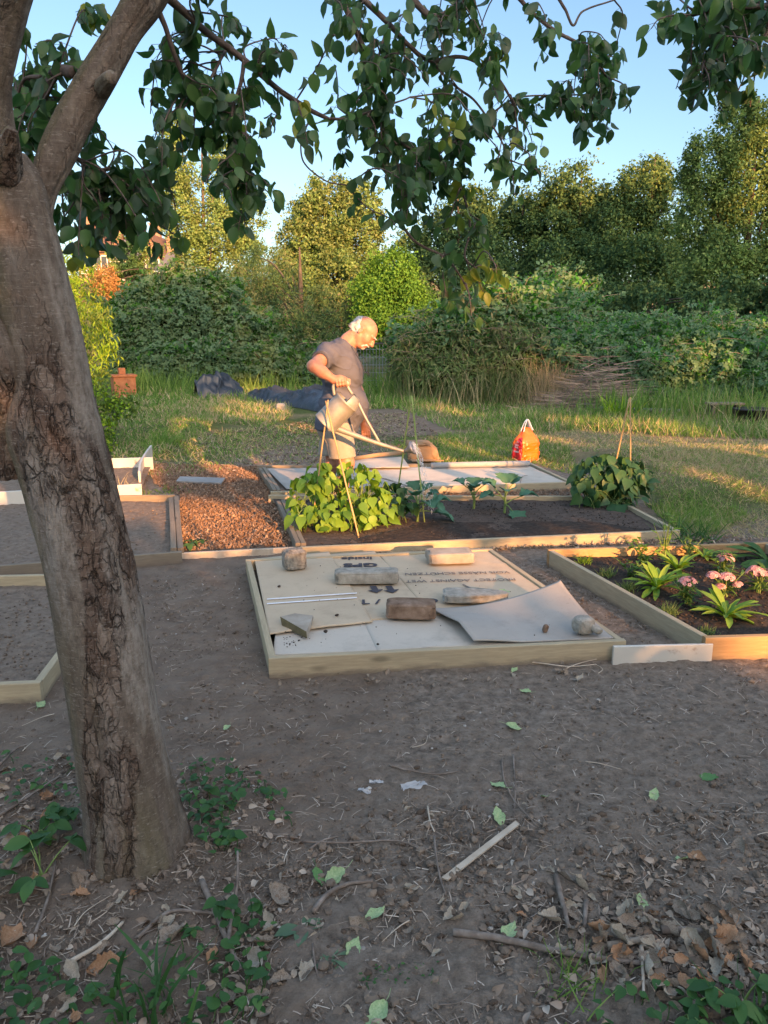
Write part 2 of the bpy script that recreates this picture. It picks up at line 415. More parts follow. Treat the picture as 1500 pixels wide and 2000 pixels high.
# pear bark: grey brown skin with fine cross scars, and patches broken into small red brown plates
t = NT('pear_bark'); v = t.mapping('Object'); v2 = t.mapping('Object', (3.5, 3.5, 1.3)); v3 = t.mapping('Object', (5, 5, 60)); v4 = t.mapping('Object', (9, 9, 3.2)); v5 = t.mapping('Object', (1, 1, .42))
at = t.n('ShaderNodeAttribute'); at.attribute_name = 'bark'
sep = t.n('ShaderNodeSeparateColor'); t.l(at.outputs['Color'], sep.inputs[0])
nz = t.n('ShaderNodeTexNoise'); nz.inputs['Scale'].default_value = 22; nz.inputs['Detail'].default_value = 5; t.l(v5, nz.inputs['Vector'])
vm = t.n('ShaderNodeVectorMath', operation='MULTIPLY_ADD'); vm.inputs[1].default_value = (.055, .055, .055); t.l(nz.outputs['Color'], vm.inputs[0]); t.l(v5, vm.inputs[2])
def voro(scale, feat):
    w = t.n('ShaderNodeTexVoronoi'); w.feature = feat; w.inputs['Scale'].default_value = scale; t.l(vm.outputs[0], w.inputs['Vector']); return w
e1 = t.ramp(voro(26, 'DISTANCE_TO_EDGE').outputs['Distance'], [(.0, (1, 1, 1)), (.075, (0, 0, 0))]); e2 = t.ramp(voro(58, 'DISTANCE_TO_EDGE').outputs['Distance'], [(.0, (1, 1, 1)), (.07, (0, 0, 0))])
pm = t.ramp(t.math('ADD', sep.outputs[0], t.math('MULTIPLY', t.math('SUBTRACT', t.noise(v4, 3, 5, .7), .5), 1.0)), [(.30, (.12, .12, .12)), (.52, (1, 1, 1))])
crk = t.math('MULTIPLY', t.math('MAXIMUM', e1, t.math('MULTIPLY', e2, .55)), t.math('MULTIPLY', pm, t.ramp(t.noise(v, 16, 3), [(.38, (.15, .15, .15)), (.58, (1, 1, 1))])))
base = t.ramp(t.noise(v4, 3, 8, .7), [(.28, (.085, .066, .052)), (.5, (.15, .12, .095)), (.72, (.25, .21, .17))])
pc_ = t.n('ShaderNodeSeparateColor'); t.l(voro(26, 'F1').outputs['Color'], pc_.inputs[0])
plate = t.ramp(pc_.outputs[0], [(.0, (.07, .042, .032)), (.5, (.13, .085, .064)), (1, (.22, .165, .13))]); base = t.mix(t.math('MULTIPLY', pm, .75), base, plate)
base = t.mix(t.math('MULTIPLY', t.math('MULTIPLY', sep.outputs[1], t.ramp(t.noise(v4, 6, 6, .7), [(.35, (.2, .2, .2)), (.6, (1, 1, 1))])), .75), base, (.33, .30, .265))
base = t.mix(t.math('MULTIPLY', sep.outputs[2], .5), base, (.15, .135, .07))
sc = t.ramp(t.noise(v3, 3, 4, .6), [(.57, (0, 0, 0)), (.66, (1, 1, 1))]); base = t.mix(t.math('MULTIPLY', sc, .20), base, (.34, .30, .26))
sd_ = t.ramp(t.noise(v3, 2.2, 4, .6), [(.60, (0, 0, 0)), (.68, (1, 1, 1))]); base = t.mix(t.math('MULTIPLY', sd_, .25), base, (.06, .045, .035))
base = t.mix(t.math('MULTIPLY', t.ramp(t.noise(v, 34, 6, .75), [(.53, (0, 0, 0)), (.68, (1, 1, 1))]), .5), base, (.055, .042, .032))
base = t.mix(t.math('MULTIPLY', t.ramp(t.noise(t.mapping('Object', (26, 26, 95)), 2.2, 3, .6), [(.60, (0, 0, 0)), (.66, (1, 1, 1))]), .42), base, (.36, .325, .29))
base = t.mix(t.math('MULTIPLY', crk, .8), base, (.018, .013, .010))
nb = t.bump(t.noise(v4, 9, 9, .7), .7, .012); nb = t.bump(t.noise(v3, 4, 5, .6), .35, .004, nb); iv_ = t.math('SUBTRACT', 1.0, crk); nb = t.bump(iv_, .9, .012, nb)
nb = t.bump(t.math('MULTIPLY', pc_.outputs[0], pm), .5, .008, nb)
MT['bark'] = t.done(t.bsdf(base, .92, nb, .15))
MT['twigbark'] = m_noise('twig_bark', [(.06, .045, .04), (.11, .085, .075), (.17, .135, .115)], 30, .9, .5, 60, .004, rnd=False)
MT['farbark'] = m_noise('far_bark', [(.05, .04, .03), (.085, .07, .055), (.12, .10, .08)], 6, .95, .5, 20, .03)
MT['pear_leaf'] = m_leaf('pear_leaf', [(.02, .062, .02), (.034, .098, .03), (.06, .14, .038), (.095, .18, .045)], .36, .42, .45, 2.5, under=(.06, .10, .055))
MT['pear_yellow'] = m_leaf('pear_leaf_yellow', [(.08, .16, .03), (.16, .22, .035), (.27, .26, .04)], .35, .42, .4)
MT['bean_leaf'] = m_leaf('bean_leaf', [(.075, .17, .02), (.14, .27, .03), (.23, .37, .05)], .3, .5, .3, 5)
MT['bean_dark'] = m_leaf('bean_leaf_dark', [(.02, .065, .022), (.032, .092, .03), (.055, .13, .04)], .28, .48, .35, 5)
MT['brassica'] = m_leaf('brassica_leaf', [(.04, .115, .065), (.06, .16, .095), (.09, .20, .13)], .15, .55, .3, 5)
MT['stem_green'] = m_plain('green_stem', (.16, .24, .07), .6, .3)
MT['rosette'] = m_leaf('rosette_leaf', [(.08, .18, .022), (.18, .31, .034), (.30, .40, .055)], .3, .5, .3, 6)
MT['herb'] = m_leaf('herb_leaf', [(.04, .10, .02), (.07, .15, .03), (.13, .22, .05)], .3, .5, .3, 6)
MT['fine'] = m_leaf('grey_green_tuft', [(.07, .13, .04), (.12, .19, .06), (.2, .26, .09)], .3, .6, .2, 6)
MT['pink'] = m_leaf('pink_petal', [(.46, .17, .20), (.60, .34, .35), (.70, .50, .47), (.40, .10, .15)], .3, .6, .2, 20)
MT['weed'] = m_leaf('weed_leaf', [(.025, .075, .022), (.045, .12, .032), (.085, .18, .045)], .28, .5, .3, 5)
MT['weed_grey'] = m_leaf('weed_leaf_grey', [(.08, .14, .08), (.13, .20, .12)], .2, .6, .25, 5)
MT['bramble'] = m_leaf('bramble_leaf', [(.018, .085, .018), (.038, .14, .026), (.07, .2, .038), (.125, .27, .065)], .26, .75, .08, .5, under=(.11, .18, .10))
MT['bramble_b'] = m_leaf('bramble_leaf_bright', [(.025, .11, .02), (.05, .19, .03), (.095, .28, .05), (.18, .38, .09)], .26, .75, .08, .6, under=(.12, .20, .11))
MT['weedmix'] = m_leaf('dry_bush_leaf', [(.06, .12, .04), (.10, .16, .055), (.15, .18, .075), (.20, .18, .11)], .2, .75, .08, .8)
MT['far_gold'] = m_leaf('gold_tree_leaf', [(.085, .15, .04), (.13, .215, .06), (.18, .27, .085), (.23, .31, .12)], .25, .75, .08, .35)
MT['far_olive'] = m_leaf('olive_tree_leaf', [(.07, .115, .035), (.11, .165, .05), (.155, .205, .07), (.21, .24, .10)], .25, .75, .08, .35)
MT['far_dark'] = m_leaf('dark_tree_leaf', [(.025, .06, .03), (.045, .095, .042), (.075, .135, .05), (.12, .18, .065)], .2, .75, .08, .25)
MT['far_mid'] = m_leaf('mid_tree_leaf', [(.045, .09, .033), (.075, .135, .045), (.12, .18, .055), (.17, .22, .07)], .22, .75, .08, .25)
MT['ivy'] = m_leaf('ivy_leaf', [(.045, .125, .02), (.085, .2, .03), (.14, .27, .045)], .2, .75, .08, .6)
MT['shrub_y'] = m_leaf('yellow_shrub_leaf', [(.09, .20, .015), (.15, .29, .02), (.23, .37, .03), (.30, .36, .04)], .3, .55, .25, 1)
MT['shrub_g'] = m_leaf('green_shrub_leaf', [(.05, .11, .02), (.10, .17, .03), (.17, .23, .04)], .28, .55, .25, 1)
MT['dry_shrub'] = m_leaf('rusty_shrub_leaf', [(.28, .15, .06), (.34, .2, .08), (.25, .2, .06)], .2, .7, .2, 1)
MT['grass'] = m_leaf('grass_blade', [(.06, .13, .028), (.10, .20, .045), (.16, .27, .065), (.26, .33, .10)], .25, .75, .08, .5, vary=.5)
MT['grass_dry'] = m_leaf('dry_grass_blade', [(.25, .20, .11), (.36, .30, .17), (.45, .38, .24), (.28, .29, .12)], .2, .75, .15, .7)
MT['straw_pink'] = m_leaf('dead_stalk', [(.33, .25, .14), (.45, .35, .21), (.54, .44, .29)], .2, .8, .15, 1)
MT['brush'] = m_leaf('dead_brush', [(.17, .125, .10), (.27, .21, .17), (.38, .31, .26)], .1, .85, .15, 1)
MT['chips'] = m_island('wood_chip', [(.10, .06, .042), (.21, .13, .082), (.31, .20, .13), (.16, .10, .068), (.42, .30, .21)], .9)
MT['clod'] = m_island('soil_clod', [(.075, .056, .043), (.14, .108, .083), (.215, .17, .132), (.11, .084, .065)], .95, .1)
MT['clod_dark'] = m_island('bed_soil_clod', [(.03, .024, .021), (.05, .04, .034), (.075, .06, .05)], .95, .1)
MT['pebble'] = m_island('pale_pebble', [(.3, .28, .25), (.45, .43, .4), (.22, .19, .16)], .9, .15)
MT['litter'] = m_island('plant_litter', [(.18, .135, .105), (.30, .24, .18), (.42, .35, .28), (.22, .165, .13), (.55, .48, .40)], .9)
MT['dead_leaf'] = m_noise('dead_leaf', [(.12, .088, .064), (.21, .16, .12), (.28, .23, .18), (.16, .12, .09)], 18, .75, .35, 60, .004, spec=.2)
MT['dead_pale'] = m_noise('pale_dead_leaf', [(.25, .21, .16), (.32, .275, .215), (.38, .345, .28)], 18, .75, .3, 60, .004, spec=.2)
MT['dead_rust'] = m_noise('rust_dead_leaf', [(.24, .12, .06), (.32, .18, .10), (.36, .23, .14)], 18, .7, .3, 60, .004, spec=.25)
MT['fallen_green'] = m_noise('fallen_green_leaf', [(.20, .30, .13), (.28, .38, .19), (.38, .46, .26)], 14, .6, .2, 60, .003, spec=.3)
MT['fallen_mid'] = m_noise('fallen_mid_green_leaf', [(.07, .16, .05), (.11, .22, .07)], 14, .55, .2, 60, .003, spec=.3)
MT['stick'] = m_noise('stick_bark', [(.11, .085, .07), (.18, .145, .12), (.27, .23, .2)], 25, .9, .5, 60, .004)
MT['stick_pale'] = m_noise('pale_stick', [(.36, .29, .22), (.45, .38, .30), (.52, .45, .37)], 12, .8, .2, 50, .003)
MT['litter_leaf'] = m_island('leaf_litter', [(.14, .10, .075), (.24, .18, .135), (.34, .275, .21), (.17, .12, .09), (.45, .38, .31)], .8, .2)
# ------------------------------------------------------------------ daylight: low sun behind the camera on the right
SUN_AZ = R(154); SUN_EL = R(13)           # azimuth clockwise from +Y
SUNV = np.array([math.sin(SUN_AZ)*math.cos(SUN_EL), math.cos(SUN_AZ)*math.cos(SUN_EL), math.sin(SUN_EL)])
W = bpy.data.worlds.new('World'); S.world = W; W.use_nodes = True
nt = W.node_tree; nt.nodes.clear()
wo = nt.nodes.new('ShaderNodeOutputWorld'); bg = nt.nodes.new('ShaderNodeBackground'); sk = nt.nodes.new('ShaderNodeTexSky')
sk.sky_type = 'NISHITA'; sk.sun_disc = False; sk.sun_elevation = SUN_EL; sk.sun_rotation = SUN_AZ
sk.altitude = 50; sk.air_density = 1.0; sk.dust_density = 1.6; sk.ozone_density = 2.2
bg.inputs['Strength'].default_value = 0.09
# added fill for the shade: sky overhead and sunward multiplied brighter, horizon left alone
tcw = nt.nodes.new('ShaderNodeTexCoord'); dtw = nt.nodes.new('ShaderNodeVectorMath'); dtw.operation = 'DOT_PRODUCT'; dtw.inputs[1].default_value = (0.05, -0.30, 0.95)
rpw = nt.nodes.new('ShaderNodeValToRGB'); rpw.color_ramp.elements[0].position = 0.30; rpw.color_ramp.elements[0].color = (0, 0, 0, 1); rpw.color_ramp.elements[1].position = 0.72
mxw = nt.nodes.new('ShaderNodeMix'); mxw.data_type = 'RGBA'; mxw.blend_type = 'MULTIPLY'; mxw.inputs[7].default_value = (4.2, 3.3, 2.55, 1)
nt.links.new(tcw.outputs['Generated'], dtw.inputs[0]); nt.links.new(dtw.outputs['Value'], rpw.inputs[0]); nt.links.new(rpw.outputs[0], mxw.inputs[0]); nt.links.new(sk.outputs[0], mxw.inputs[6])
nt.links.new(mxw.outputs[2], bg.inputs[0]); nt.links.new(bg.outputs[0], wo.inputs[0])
sun = bpy.data.lights.new('sun', 'SUN'); so = bpy.data.objects.new('sun', sun); COL.objects.link(so)
sun.energy = 5.0; sun.angle = R(0.5); sun.color = (1.0, 0.46, 0.17)
so.rotation_euler = Vector(SUNV).to_track_quat('Z', 'Y').to_euler(); so.location = Vector(SUNV)*30
S.view_settings.view_transform = 'Standard'; S.view_settings.look = 'None'; S.view_settings.gamma = 1.0
S.view_settings.exposure = 1.70
S.cycles.use_denoising = True
try:
    S.cycles.denoiser = 'OPENIMAGEDENOISE'; S.cycles.denoising_input_passes = 'RGB_ALBEDO_NORMAL'
except Exception: pass
S.cycles.max_bounces = 6; S.cycles.diffuse_bounces = 3; S.cycles.glossy_bounces = 2; S.cycles.transmission_bounces = 3
S.cycles.transparent_max_bounces = 6; S.cycles.sample_clamp_indirect = 6.0
# ------------------------------------------------------------------ ground
def gz(x, y):                               # smooth ground height
    x = np.asarray(x, float); y = np.asarray(y, float)
    z = .012*np.exp(-((x+.62)**2+(y-2.1)**2)/.16)
    z = z+.03*np.exp(-((x-1.0)**2+(y-1.35)**2)/.15)
    z = z+.05*fbm(x*.6+3, y*.6, o=3, s=3)*sst(4, .5, y)
    far = sst(7.5, 11, y); z = z+far*(.16*fbm(x*.35, y*.35, o=3, s=5))
    z = z+.16*sst(2.2, 3.0, x)*sst(6.3, 7.2, y)*(1-sst(9.0, 10.5, y))
    z = z+6.0*sst(42, 80, y)
    return z
def gpt(px, py):                            # ground point at a pixel
    p = G(px, py, 0)
    for _ in range(3): p = G(px, py, float(gz(p[0], p[1])))
    return p
def axis(bps):
    out = [bps[0][0]]
    for (a, st0), (b, st1) in zip(bps[:-1], bps[1:]):
        x = a
        while x < b-1e-6:
            t = (x-a)/(b-a); x += st0*(1-t)+st1*t; out.append(min(x, b))
    return np.unique(np.round(np.array(out), 5))
ax = axis([(-300, 60), (-40, 6), (-8, .5), (-3, .05), (-1.9, .016), (1.9, .016), (3.2, .05), (8, .5), (40, 6), (300, 60)])
ay = axis([(-60, 15), (-4, 1), (.6, .06), (.9, .013), (3.2, .016), (5.6, .03), (9, .07), (16, .25), (30, 1.2), (90, 6), (400, 60)])
X, Y = np.meshgrid(ax, ay); x, y = X.ravel(), Y.ravel()
z = gz(x, y)
near = 1-sst(6, 9, y)
rough = near*(.55+.65*np.clip(sst(2.4, 1.2, y)+.7*sst(.3, .7, fbm(x*1.3, y*1.3, s=11)+.5), 0, 1))
cl = 0
k = (y > .6) & (y < 9) & (np.abs(x) < 4)
m = np.zeros_like(x)
xx, yy = x[k], y[k]
m[k] = .030*fbm(xx*5, yy*5, o=3, s=21)+.026*fbm(xx*17, yy*17, o=4, s=22)
f1, f2, cid = worley(xx*26, yy*26, 23); m[k] += .010*np.clip(.55-f1, 0, 1)*(cid > .45)
f1, f2, cid = worley(xx*55, yy*55, 24); m[k] += .007*np.clip(.5-f1, 0, 1)*(cid > .4)
z = z+m*rough
def zones(x, y):                            # grass, straw, chips, dark bed
    n1 = fbm(x*.9, y*.9, o=4, s=31); n2 = fbm(x*2.5, y*2.5, o=3, s=33)
    gr = sst(8.2, 9.6, y+n1*2.5)
    gr = np.maximum(gr, sst(2.15, 2.6, x+n2*.6)*sst(6.0, 6.8, y+n2))
    st = sst(1.0, 1.8, x+n1)*sst(8.8, 9.8, y+n1)*(1-sst(11.2, 12.6, y+n1*2))
    st = np.maximum(st, sst(2.3, 2.9, x+n2)*sst(6.8, 7.5, y+n2)*.8)
    st = np.maximum(st, sst(.0, .22, n1)*sst(9, 10, y)*.9)
    # bare soil bed behind the man and the cleared strip on the left
    bare = sst(-1.0, -.6, x+n2*.5)*(1-sst(.9, 1.3, x+n2*.5))*sst(11.2, 11.8, y+n2)*(1-sst(15, 16, y))
    bare = np.maximum(bare, sst(-2.3, -1.8, x+n1)*(1-sst(-.3, .3, x+n2))*(1-sst(10.2, 11.4, y+n1*2.0)))
    gr = gr*(1-bare); st = st*(1-bare*.6)
    return gr, st, bare
gr, st, bare = zones(x, y)
nx, ny = len(ax), len(ay)
i = (np.arange(ny-1)[:, None]*nx+np.arange(nx-1)[None]).ravel()
mb = MB(); mb.add(np.c_[x, y, z], np.stack([i, i+1, i+nx+1, i+nx], -1))
t = NT('soil'); v = t.mapping('Object')
n1 = t.noise(v, 1.6, 6, .6); n2 = t.noise(v, 22, 8, .7); n3 = t.noise(v, 110, 5, .7)
soil = t.ramp(n2, [(.30, (.07, .056, .045)), (.48, (.175, .143, .116)), (.68, (.30, .25, .205))])
soil = t.mix(t.math('MULTIPLY', t.ramp(n1, [(.4, (0, 0, 0)), (.65, (1, 1, 1))]), .5), soil, (.215, .17, .132))
soil = t.mix(t.math('MULTIPLY', t.ramp(n3, [(.55, (0, 0, 0)), (.7, (1, 1, 1))]), .42), soil, (.34, .28, .225))
at = t.n('ShaderNodeAttribute'); at.attribute_name = 'zone'; sp = t.n('ShaderNodeSeparateColor'); t.l(at.outputs['Color'], sp.inputs[0])
grc = t.ramp(t.noise(v, 9, 6, .7), [(.3, (.05, .06, .025)), (.55, (.09, .115, .035)), (.75, (.16, .16, .07))])
stc = t.ramp(t.noise(v, 14, 6, .7), [(.3, (.15, .115, .065)), (.6, (.26, .205, .12)), (.8, (.33, .27, .17))])
brc = t.ramp(t.noise(v, 6, 7, .7), [(.3, (.14, .105, .08)), (.6, (.21, .165, .13)), (.8, (.25, .2, .15))])
col = t.mix(sp.outputs[2], soil, brc); col = t.mix(sp.outputs[0], col, grc); col = t.mix(sp.outputs[1], col, stc)
nb = t.bump(n2, .95, .022); nb = t.bump(n3, .8, .006, nb)
MT['soil'] = t.done(t.bsdf(col, .97, nb, .08))
ground = mb.build('ground', MT['soil'])
ca = ground.data.color_attributes.new('zone', 'FLOAT_COLOR', 'POINT')
ca.data.foreach_set('color', np.c_[gr, st, bare, np.ones_like(gr)].astype(np.float32).ravel())
tag(ground, kind='structure')
def surf(x, y):                             # approximate top of the near ground for resting things
    return gz(x, y)
# ---- clods, pebbles, plant litter (uncountable)
def clods(name, pts, sizes, mat, zoff=0.0, sub=0, flat=.7):
    iv, if_ = ico(sub); n = len(pts); mb = MB()
    jit = 1+.5*(rng.random((n, len(iv), 1))-.5)
    ax3 = sizes[:, None]*rng.uniform(.6, 1.15, (n, 3)); ax3[:, 2] *= flat
    an = rng.uniform(0, 6.28, n); c, s = np.cos(an), np.sin(an)
    w = iv[None]*jit*ax3[:, None]
    wx = w[..., 0]*c[:, None]-w[..., 1]*s[:, None]; wy = w[..., 0]*s[:, None]+w[..., 1]*c[:, None]
    v = np.stack([wx, wy, w[..., 2]], -1)+pts[:, None]
    f = if_[None]+(np.arange(n)*len(iv))[:, None, None]
    mb.add(v.reshape(-1, 3), f.reshape(-1, 3)); o = mb.build(name, mat, smooth=False); return tag(o, kind='stuff')
FG = [(-80, 2060), (-80, 1330), (300, 1120), (560, 1330), (1200, 1310), (1580, 1290), (1580, 2060)]
LOW = [(620, 2060), (560, 1700), (760, 1560), (1080, 1600), (1580, 1560), (1580, 2060)]
LFT = [(-80, 2060), (-80, 1500), (480, 1480), (640, 1700), (640, 2060)]
PATHS = [(300, 1130), (480, 1100), (530, 1330), (480, 1500), (300, 1400)]
MIDR = [(980, 1090), (1075, 1095), (1370, 1270), (1210, 1250)]
def withz(q, dz=0.0): return np.c_[q, gz(q[:, 0], q[:, 1])+dz]
q = np.vstack([samp(FG, 8500, .8), samp(LOW, 4500, .5), samp(LFT, 3500, .5), samp(PATHS, 1300), samp(MIDR, 1200)])
sz = .0022+.0052*rng.random(len(q))**2.5+(rng.random(len(q)) < .018)*rng.uniform(.004, .012, len(q))
clods('soil_clods', withz(q, .003), sz, MT['clod'])
q = samp(LOW, 520, .3); clods('soil_lumps', withz(q, .006), rng.uniform(.006, .017, len(q)), MT['clod'], sub=1)
q = np.vstack([samp(FG, 150, .8), samp(PATHS, 20)]); clods('pale_pebbles', withz(q, .004), .003+.006*rng.random(len(q))**2, MT['pebble'], sub=1)
def strips(name, q, lo, hi, wid, mat, lift=.006, tilt=.15, kind='stuff', mb=None, curl=.25):
    n = len(q); own = mb is None; mb = mb or MB(); a = rng.uniform(0, 6.28, n)
    d = np.c_[np.cos(a), np.sin(a), rng.normal(0, tilt, n)]
    nn = np.c_[rng.normal(0, .3, n), rng.normal(0, .3, n), np.ones(n)]
    L = rng.uniform(lo, hi, n); h = n//2
    for sl, b in ((slice(0, h), curl), (slice(h, n), -curl)):
        tv = np.array([(s*w, yv, b*yv*(1-yv)) for yv, w in ((0, .5), (.35, .5), (.7, .5), (1, .35)) for s in (-1, 1)])
        tv[:, 0] += np.array([0, 0, .1, .1, .05, .05, 0, 0])*20*b*.4
        tf = np.array([(0, 1, 3, 2), (2, 3, 5, 4), (4, 5, 7, 6)])
        put(mb, (tv, tf), np.c_[q[sl], gz(q[sl, 0], q[sl, 1])+lift] if q.shape[1] == 2 else q[sl], d[sl], nn[sl], L[sl], np.full(len(q[sl]), wid)*rng.uniform(.6, 1.5, len(q[sl])))
    if own: return tag(mb.build(name, mat), kind=kind)
q = np.vstack([samp(FG, 2800, .9), samp(LOW, 1000, .5), samp(LFT, 1700, .4), samp(PATHS, 420), samp(MIDR, 300)])
strips('plant_litter', q, .01, .055, .0021, MT['litter'])
# ---- wood chip path
CH1 = [(345, 1078), (352, 970), (300, 945), (290, 905), (510, 912), (560, 1000), (592, 1066)]
CH2 = [(590, 1075), (720, 965), (540, 958), (800, 950), (1130, 952), (1120, 970), (700, 975)]
CH2 = [(545, 972), (1190, 974), (1130, 948), (540, 962)]
CH3 = [(590, 1082), (1330, 1046), (1520, 1056), (1060, 1074), (600, 1092)]
def chips(q, lo, hi):
    n = len(q); mb = MB(); iv = np.array([(-1, -1, 0), (1, -1.1, .1), (1.1, .9, 0), (-.9, 1, .15), (-1, -1, .5), (1, -1.1, .6), (1.1, .9, .5), (-.9, 1, .65)])
    f = np.array([(4, 5, 6, 7), (0, 1, 5, 4), (1, 2, 6, 5), (2, 3, 7, 6), (3, 0, 4, 7)])
    L = rng.uniform(lo, hi, n); d = np.c_[rdir(n)[:, :2], rng.normal(0, .75, n)]; d = norm(d); nn = np.c_[rng.normal(0, .9, (n, 2)), np.ones(n)]
    Xv = norm(np.cross(d, nn)); Z = np.cross(Xv, d); w = L*rng.uniform(.25, .6, n); h = rng.uniform(.002, .005, n)
    v = np.c_[q, gz(q[:, 0], q[:, 1])+rng.uniform(.002, .026, n)][:, None]+iv[None, :, 0:1]*(L[:, None]*d)[:, None]+iv[None, :, 1:2]*(w[:, None]*Xv)[:, None]+iv[None, :, 2:3]*(h[:, None]*2*Z)[:, None]
    mb.add(v.reshape(-1, 3), (f[None]+(np.arange(n)*8)[:, None, None]).reshape(-1, 4)); return mb
mb = chips(np.vstack([samp(CH1, 15000), samp(CH2, 3000)]), .0055, .0145); tag(mb.build('wood_chips', MT['chips'], smooth=False), kind='stuff')
mb = chips(samp(CH3, 1100), .007, .017); tag(mb.build('scattered_wood_chips', MT['litter_leaf'], smooth=False), kind='stuff')
# ------------------------------------------------------------------ timber beds
def plank(parent, a, b, h, th, mat, z0=-.015, name='board', warp=.004, bev=.003, lab=None):
    """upright board from ground point a to b (its middle line), top at z0+h"""
    a = np.array(a[:2]); b = np.array(b[:2]); L = np.linalg.norm(b-a); d = (b-a)/L; n = max(6, int(L/.12))
    xs = np.linspace(0, L, n+1); sd = rng.integers(1, 9999)
    off = warp*fbm(xs*1.3+sd, xs*0+sd, o=2, s=4); up = .5*warp*fbm(xs*1.1+sd*2, xs*0, o=2, s=6)
    sec = np.array([(-th/2+bev, 0), (th/2-bev, 0), (th/2, bev), (th/2, h-bev), (th/2-bev, h), (-th/2+bev, h), (-th/2, h-bev), (-th/2, bev)])
    v = np.stack([np.repeat(xs[:, None], 8, 1), sec[None, :, 0]+off[:, None], sec[None, :, 1]+up[:, None]], -1)
    i = np.arange(n)[:, None]*8; j = np.arange(8)[None]; k = (j+1) % 8
    f = np.stack([i+j, i+8+j, i+8+k, i+k], -1).reshape(-1, 4)
    mb = MB(); mb.add(v.reshape(-1, 3), [f, np.arange(8)[None], (n*8+np.arange(8))[::-1][None]])
    o = mb.build(name, mat, smooth=False)
    base = rootloc(parent) if parent is not None else np.zeros(3)
    o.location = (a[0]-base[0], a[1]-base[1], z0-base[2]); o.rotation_euler = (0, 0, math.atan2(d[1], d[0]))
    if parent is not None: o.parent = parent
    return o
def bed(label, FL, FR, BR, BL, h, th, mats, double=None, group='timber framed vegetable beds', skip=()):
    """corner pixels are of the board tops"""
    c = [G(*q, h-.015) for q in (FL, FR, BR, BL)]; ctr = sum(c)/4
    b = thing('raised_bed', label, 'raised bed', (ctr[0], ctr[1], 0), group)
    e = lambda p, q, s: p+(q-p)/np.linalg.norm(q-p)*s
    if 'f' not in skip: plank(b, e(c[0], c[1], -th/2), e(c[1], c[0], -th/2), h, th, mats[0])
    if 'r' not in skip: plank(b, e(c[1], c[2], th/2+.002), e(c[2], c[1], th/2+.002), h-.002, th, mats[1])
    if 'b' not in skip: plank(b, e(c[2], c[3], -th/2), e(c[3], c[2], -th/2), h, th, mats[2])
    if 'l' not in skip: plank(b, e(c[3], c[0], th/2+.002), e(c[0], c[3], th/2+.002), h-.002, th, mats[3])
    return b, c
WD, WO, WW, WP = MT['wood'], MT['wood_old'], MT['wood_sunlit'], MT['white_paint']
bA, cA = bed('new timber bed covered with cardboard sheets and stones', (532, 1283), (1214, 1249), (957, 1072), (485, 1093), .115, .034, [WD, WD, WD, WD])
bB, cB = bed('long timber bed of bean plants in front of the man', (592, 1068), (1322, 1035), (1195, 969), (528, 967), .1, .034, [WD, WD, WD, WO], skip=('l',))
bC, cC = bed('low timber bed under pale cardboard behind the bean bed', (532, 960), (1116, 941), (1036, 904), (506, 909), .1, .034, [WD, WD, WO, WO], skip=('l',))
bD, cD = bed('timber bed of pink flowers and primrose plants on dark soil', (1382, 1243), (1840, 1231), (1497, 1060), (1075, 1073), .135, .034, [WW, WD, WW, WD])
bE, cE = bed('empty bed of bare soil with a weathered double side board', (-260, 1124), (350, 1077), (338, 966), (-150, 974), .1, .034, [WO, WO, WO, WO], skip=('r',))
bF, cF = bed('empty bed of bare soil nearest the tree with new timber edges', (-260, 1345), (72, 1331), (232, 1119), (-160, 1128), .11, .034, [WD, WD, WD, WD])
bG, cG = bed('bed with cream painted boards and a curved end board', (-260, 975), (273, 945), (296, 893), (-230, 909), .17, .028, [WP, WP, WP, WP], skip=('r',))
# double planks
def dbl(b, a, c, w=.036, h=.1, m=WO):
    a = np.array(a); c = np.array(c); d = (c-a)/np.linalg.norm(c-a); n = np.array([-d[1], d[0], 0])
    mid = a+(c-a)*.55
    plank(b, a+n*w*.55, c+n*w*.55, h, w, m); plank(b, a-n*w*.55, mid-n*w*.55, h-.01, w, m); plank(b, mid-n*w*.5+d*.006, c-n*w*.6, h+.004, w, m)
dbl(bB, G(548, 977, .08), G(588, 1062, .08)); dbl(bC, G(512, 913, .08), G(541, 958, .08)); dbl(bE, G(339, 970, .08), G(346, 1072, .08), .042)
# curved end board of the white bed
pth = smooth_path([G(296, 894, 0)+[.02, -.05, 0], G(287, 910, 0), G(277, 930, 0), G(274, 952, 0)], 5)
mb = MB(); n = len(pth); dd = norm(np.gradient(pth, axis=0)); nn = np.c_[-dd[:, 1], dd[:, 0], dd[:, 2]*0]
v = np.concatenate([np.c_[pth[:, :2]+s*.011*nn[:, :2], np.full(n, zz)] for s, zz in ((-1, -.01), (1, -.01), (1, .165), (-1, .165))])
fs = [np.stack([np.arange(n-1)+a*n, np.arange(1, n)+a*n, np.arange(1, n)+((a+1) % 4)*n, np.arange(n-1)+((a+1) % 4)*n], -1) for a in range(4)]
mb.add(v, fs+[np.array([[0, n, 2*n, 3*n], [n-1, 4*n-1, 3*n-1, 2*n-1]])]); o = mb.build('board', WP, bG, smooth=False); o['label'] = 'curved cream end board'
# loose boards
def loose(name, label, cat, a, b, h, th, mat, z0=-.015, group=None):
    o = plank(None, a, b, h, th, mat, z0, name); return tag(o, label, cat, group)
loose('painted_board', 'chipped white painted board bridging the cardboard bed and flower bed', 'board', G(1192, 1290, 0)+[0, -.03, 0], G(1383, 1285, 0)+[0, -.03, 0], .105, .018, WP)
loose('edging_board', 'pale thin edging board across the end of the wood chip path', 'board', G(354, 1084, .03), G(592, 1072, .03), .062, .022, MT['stick_pale'])
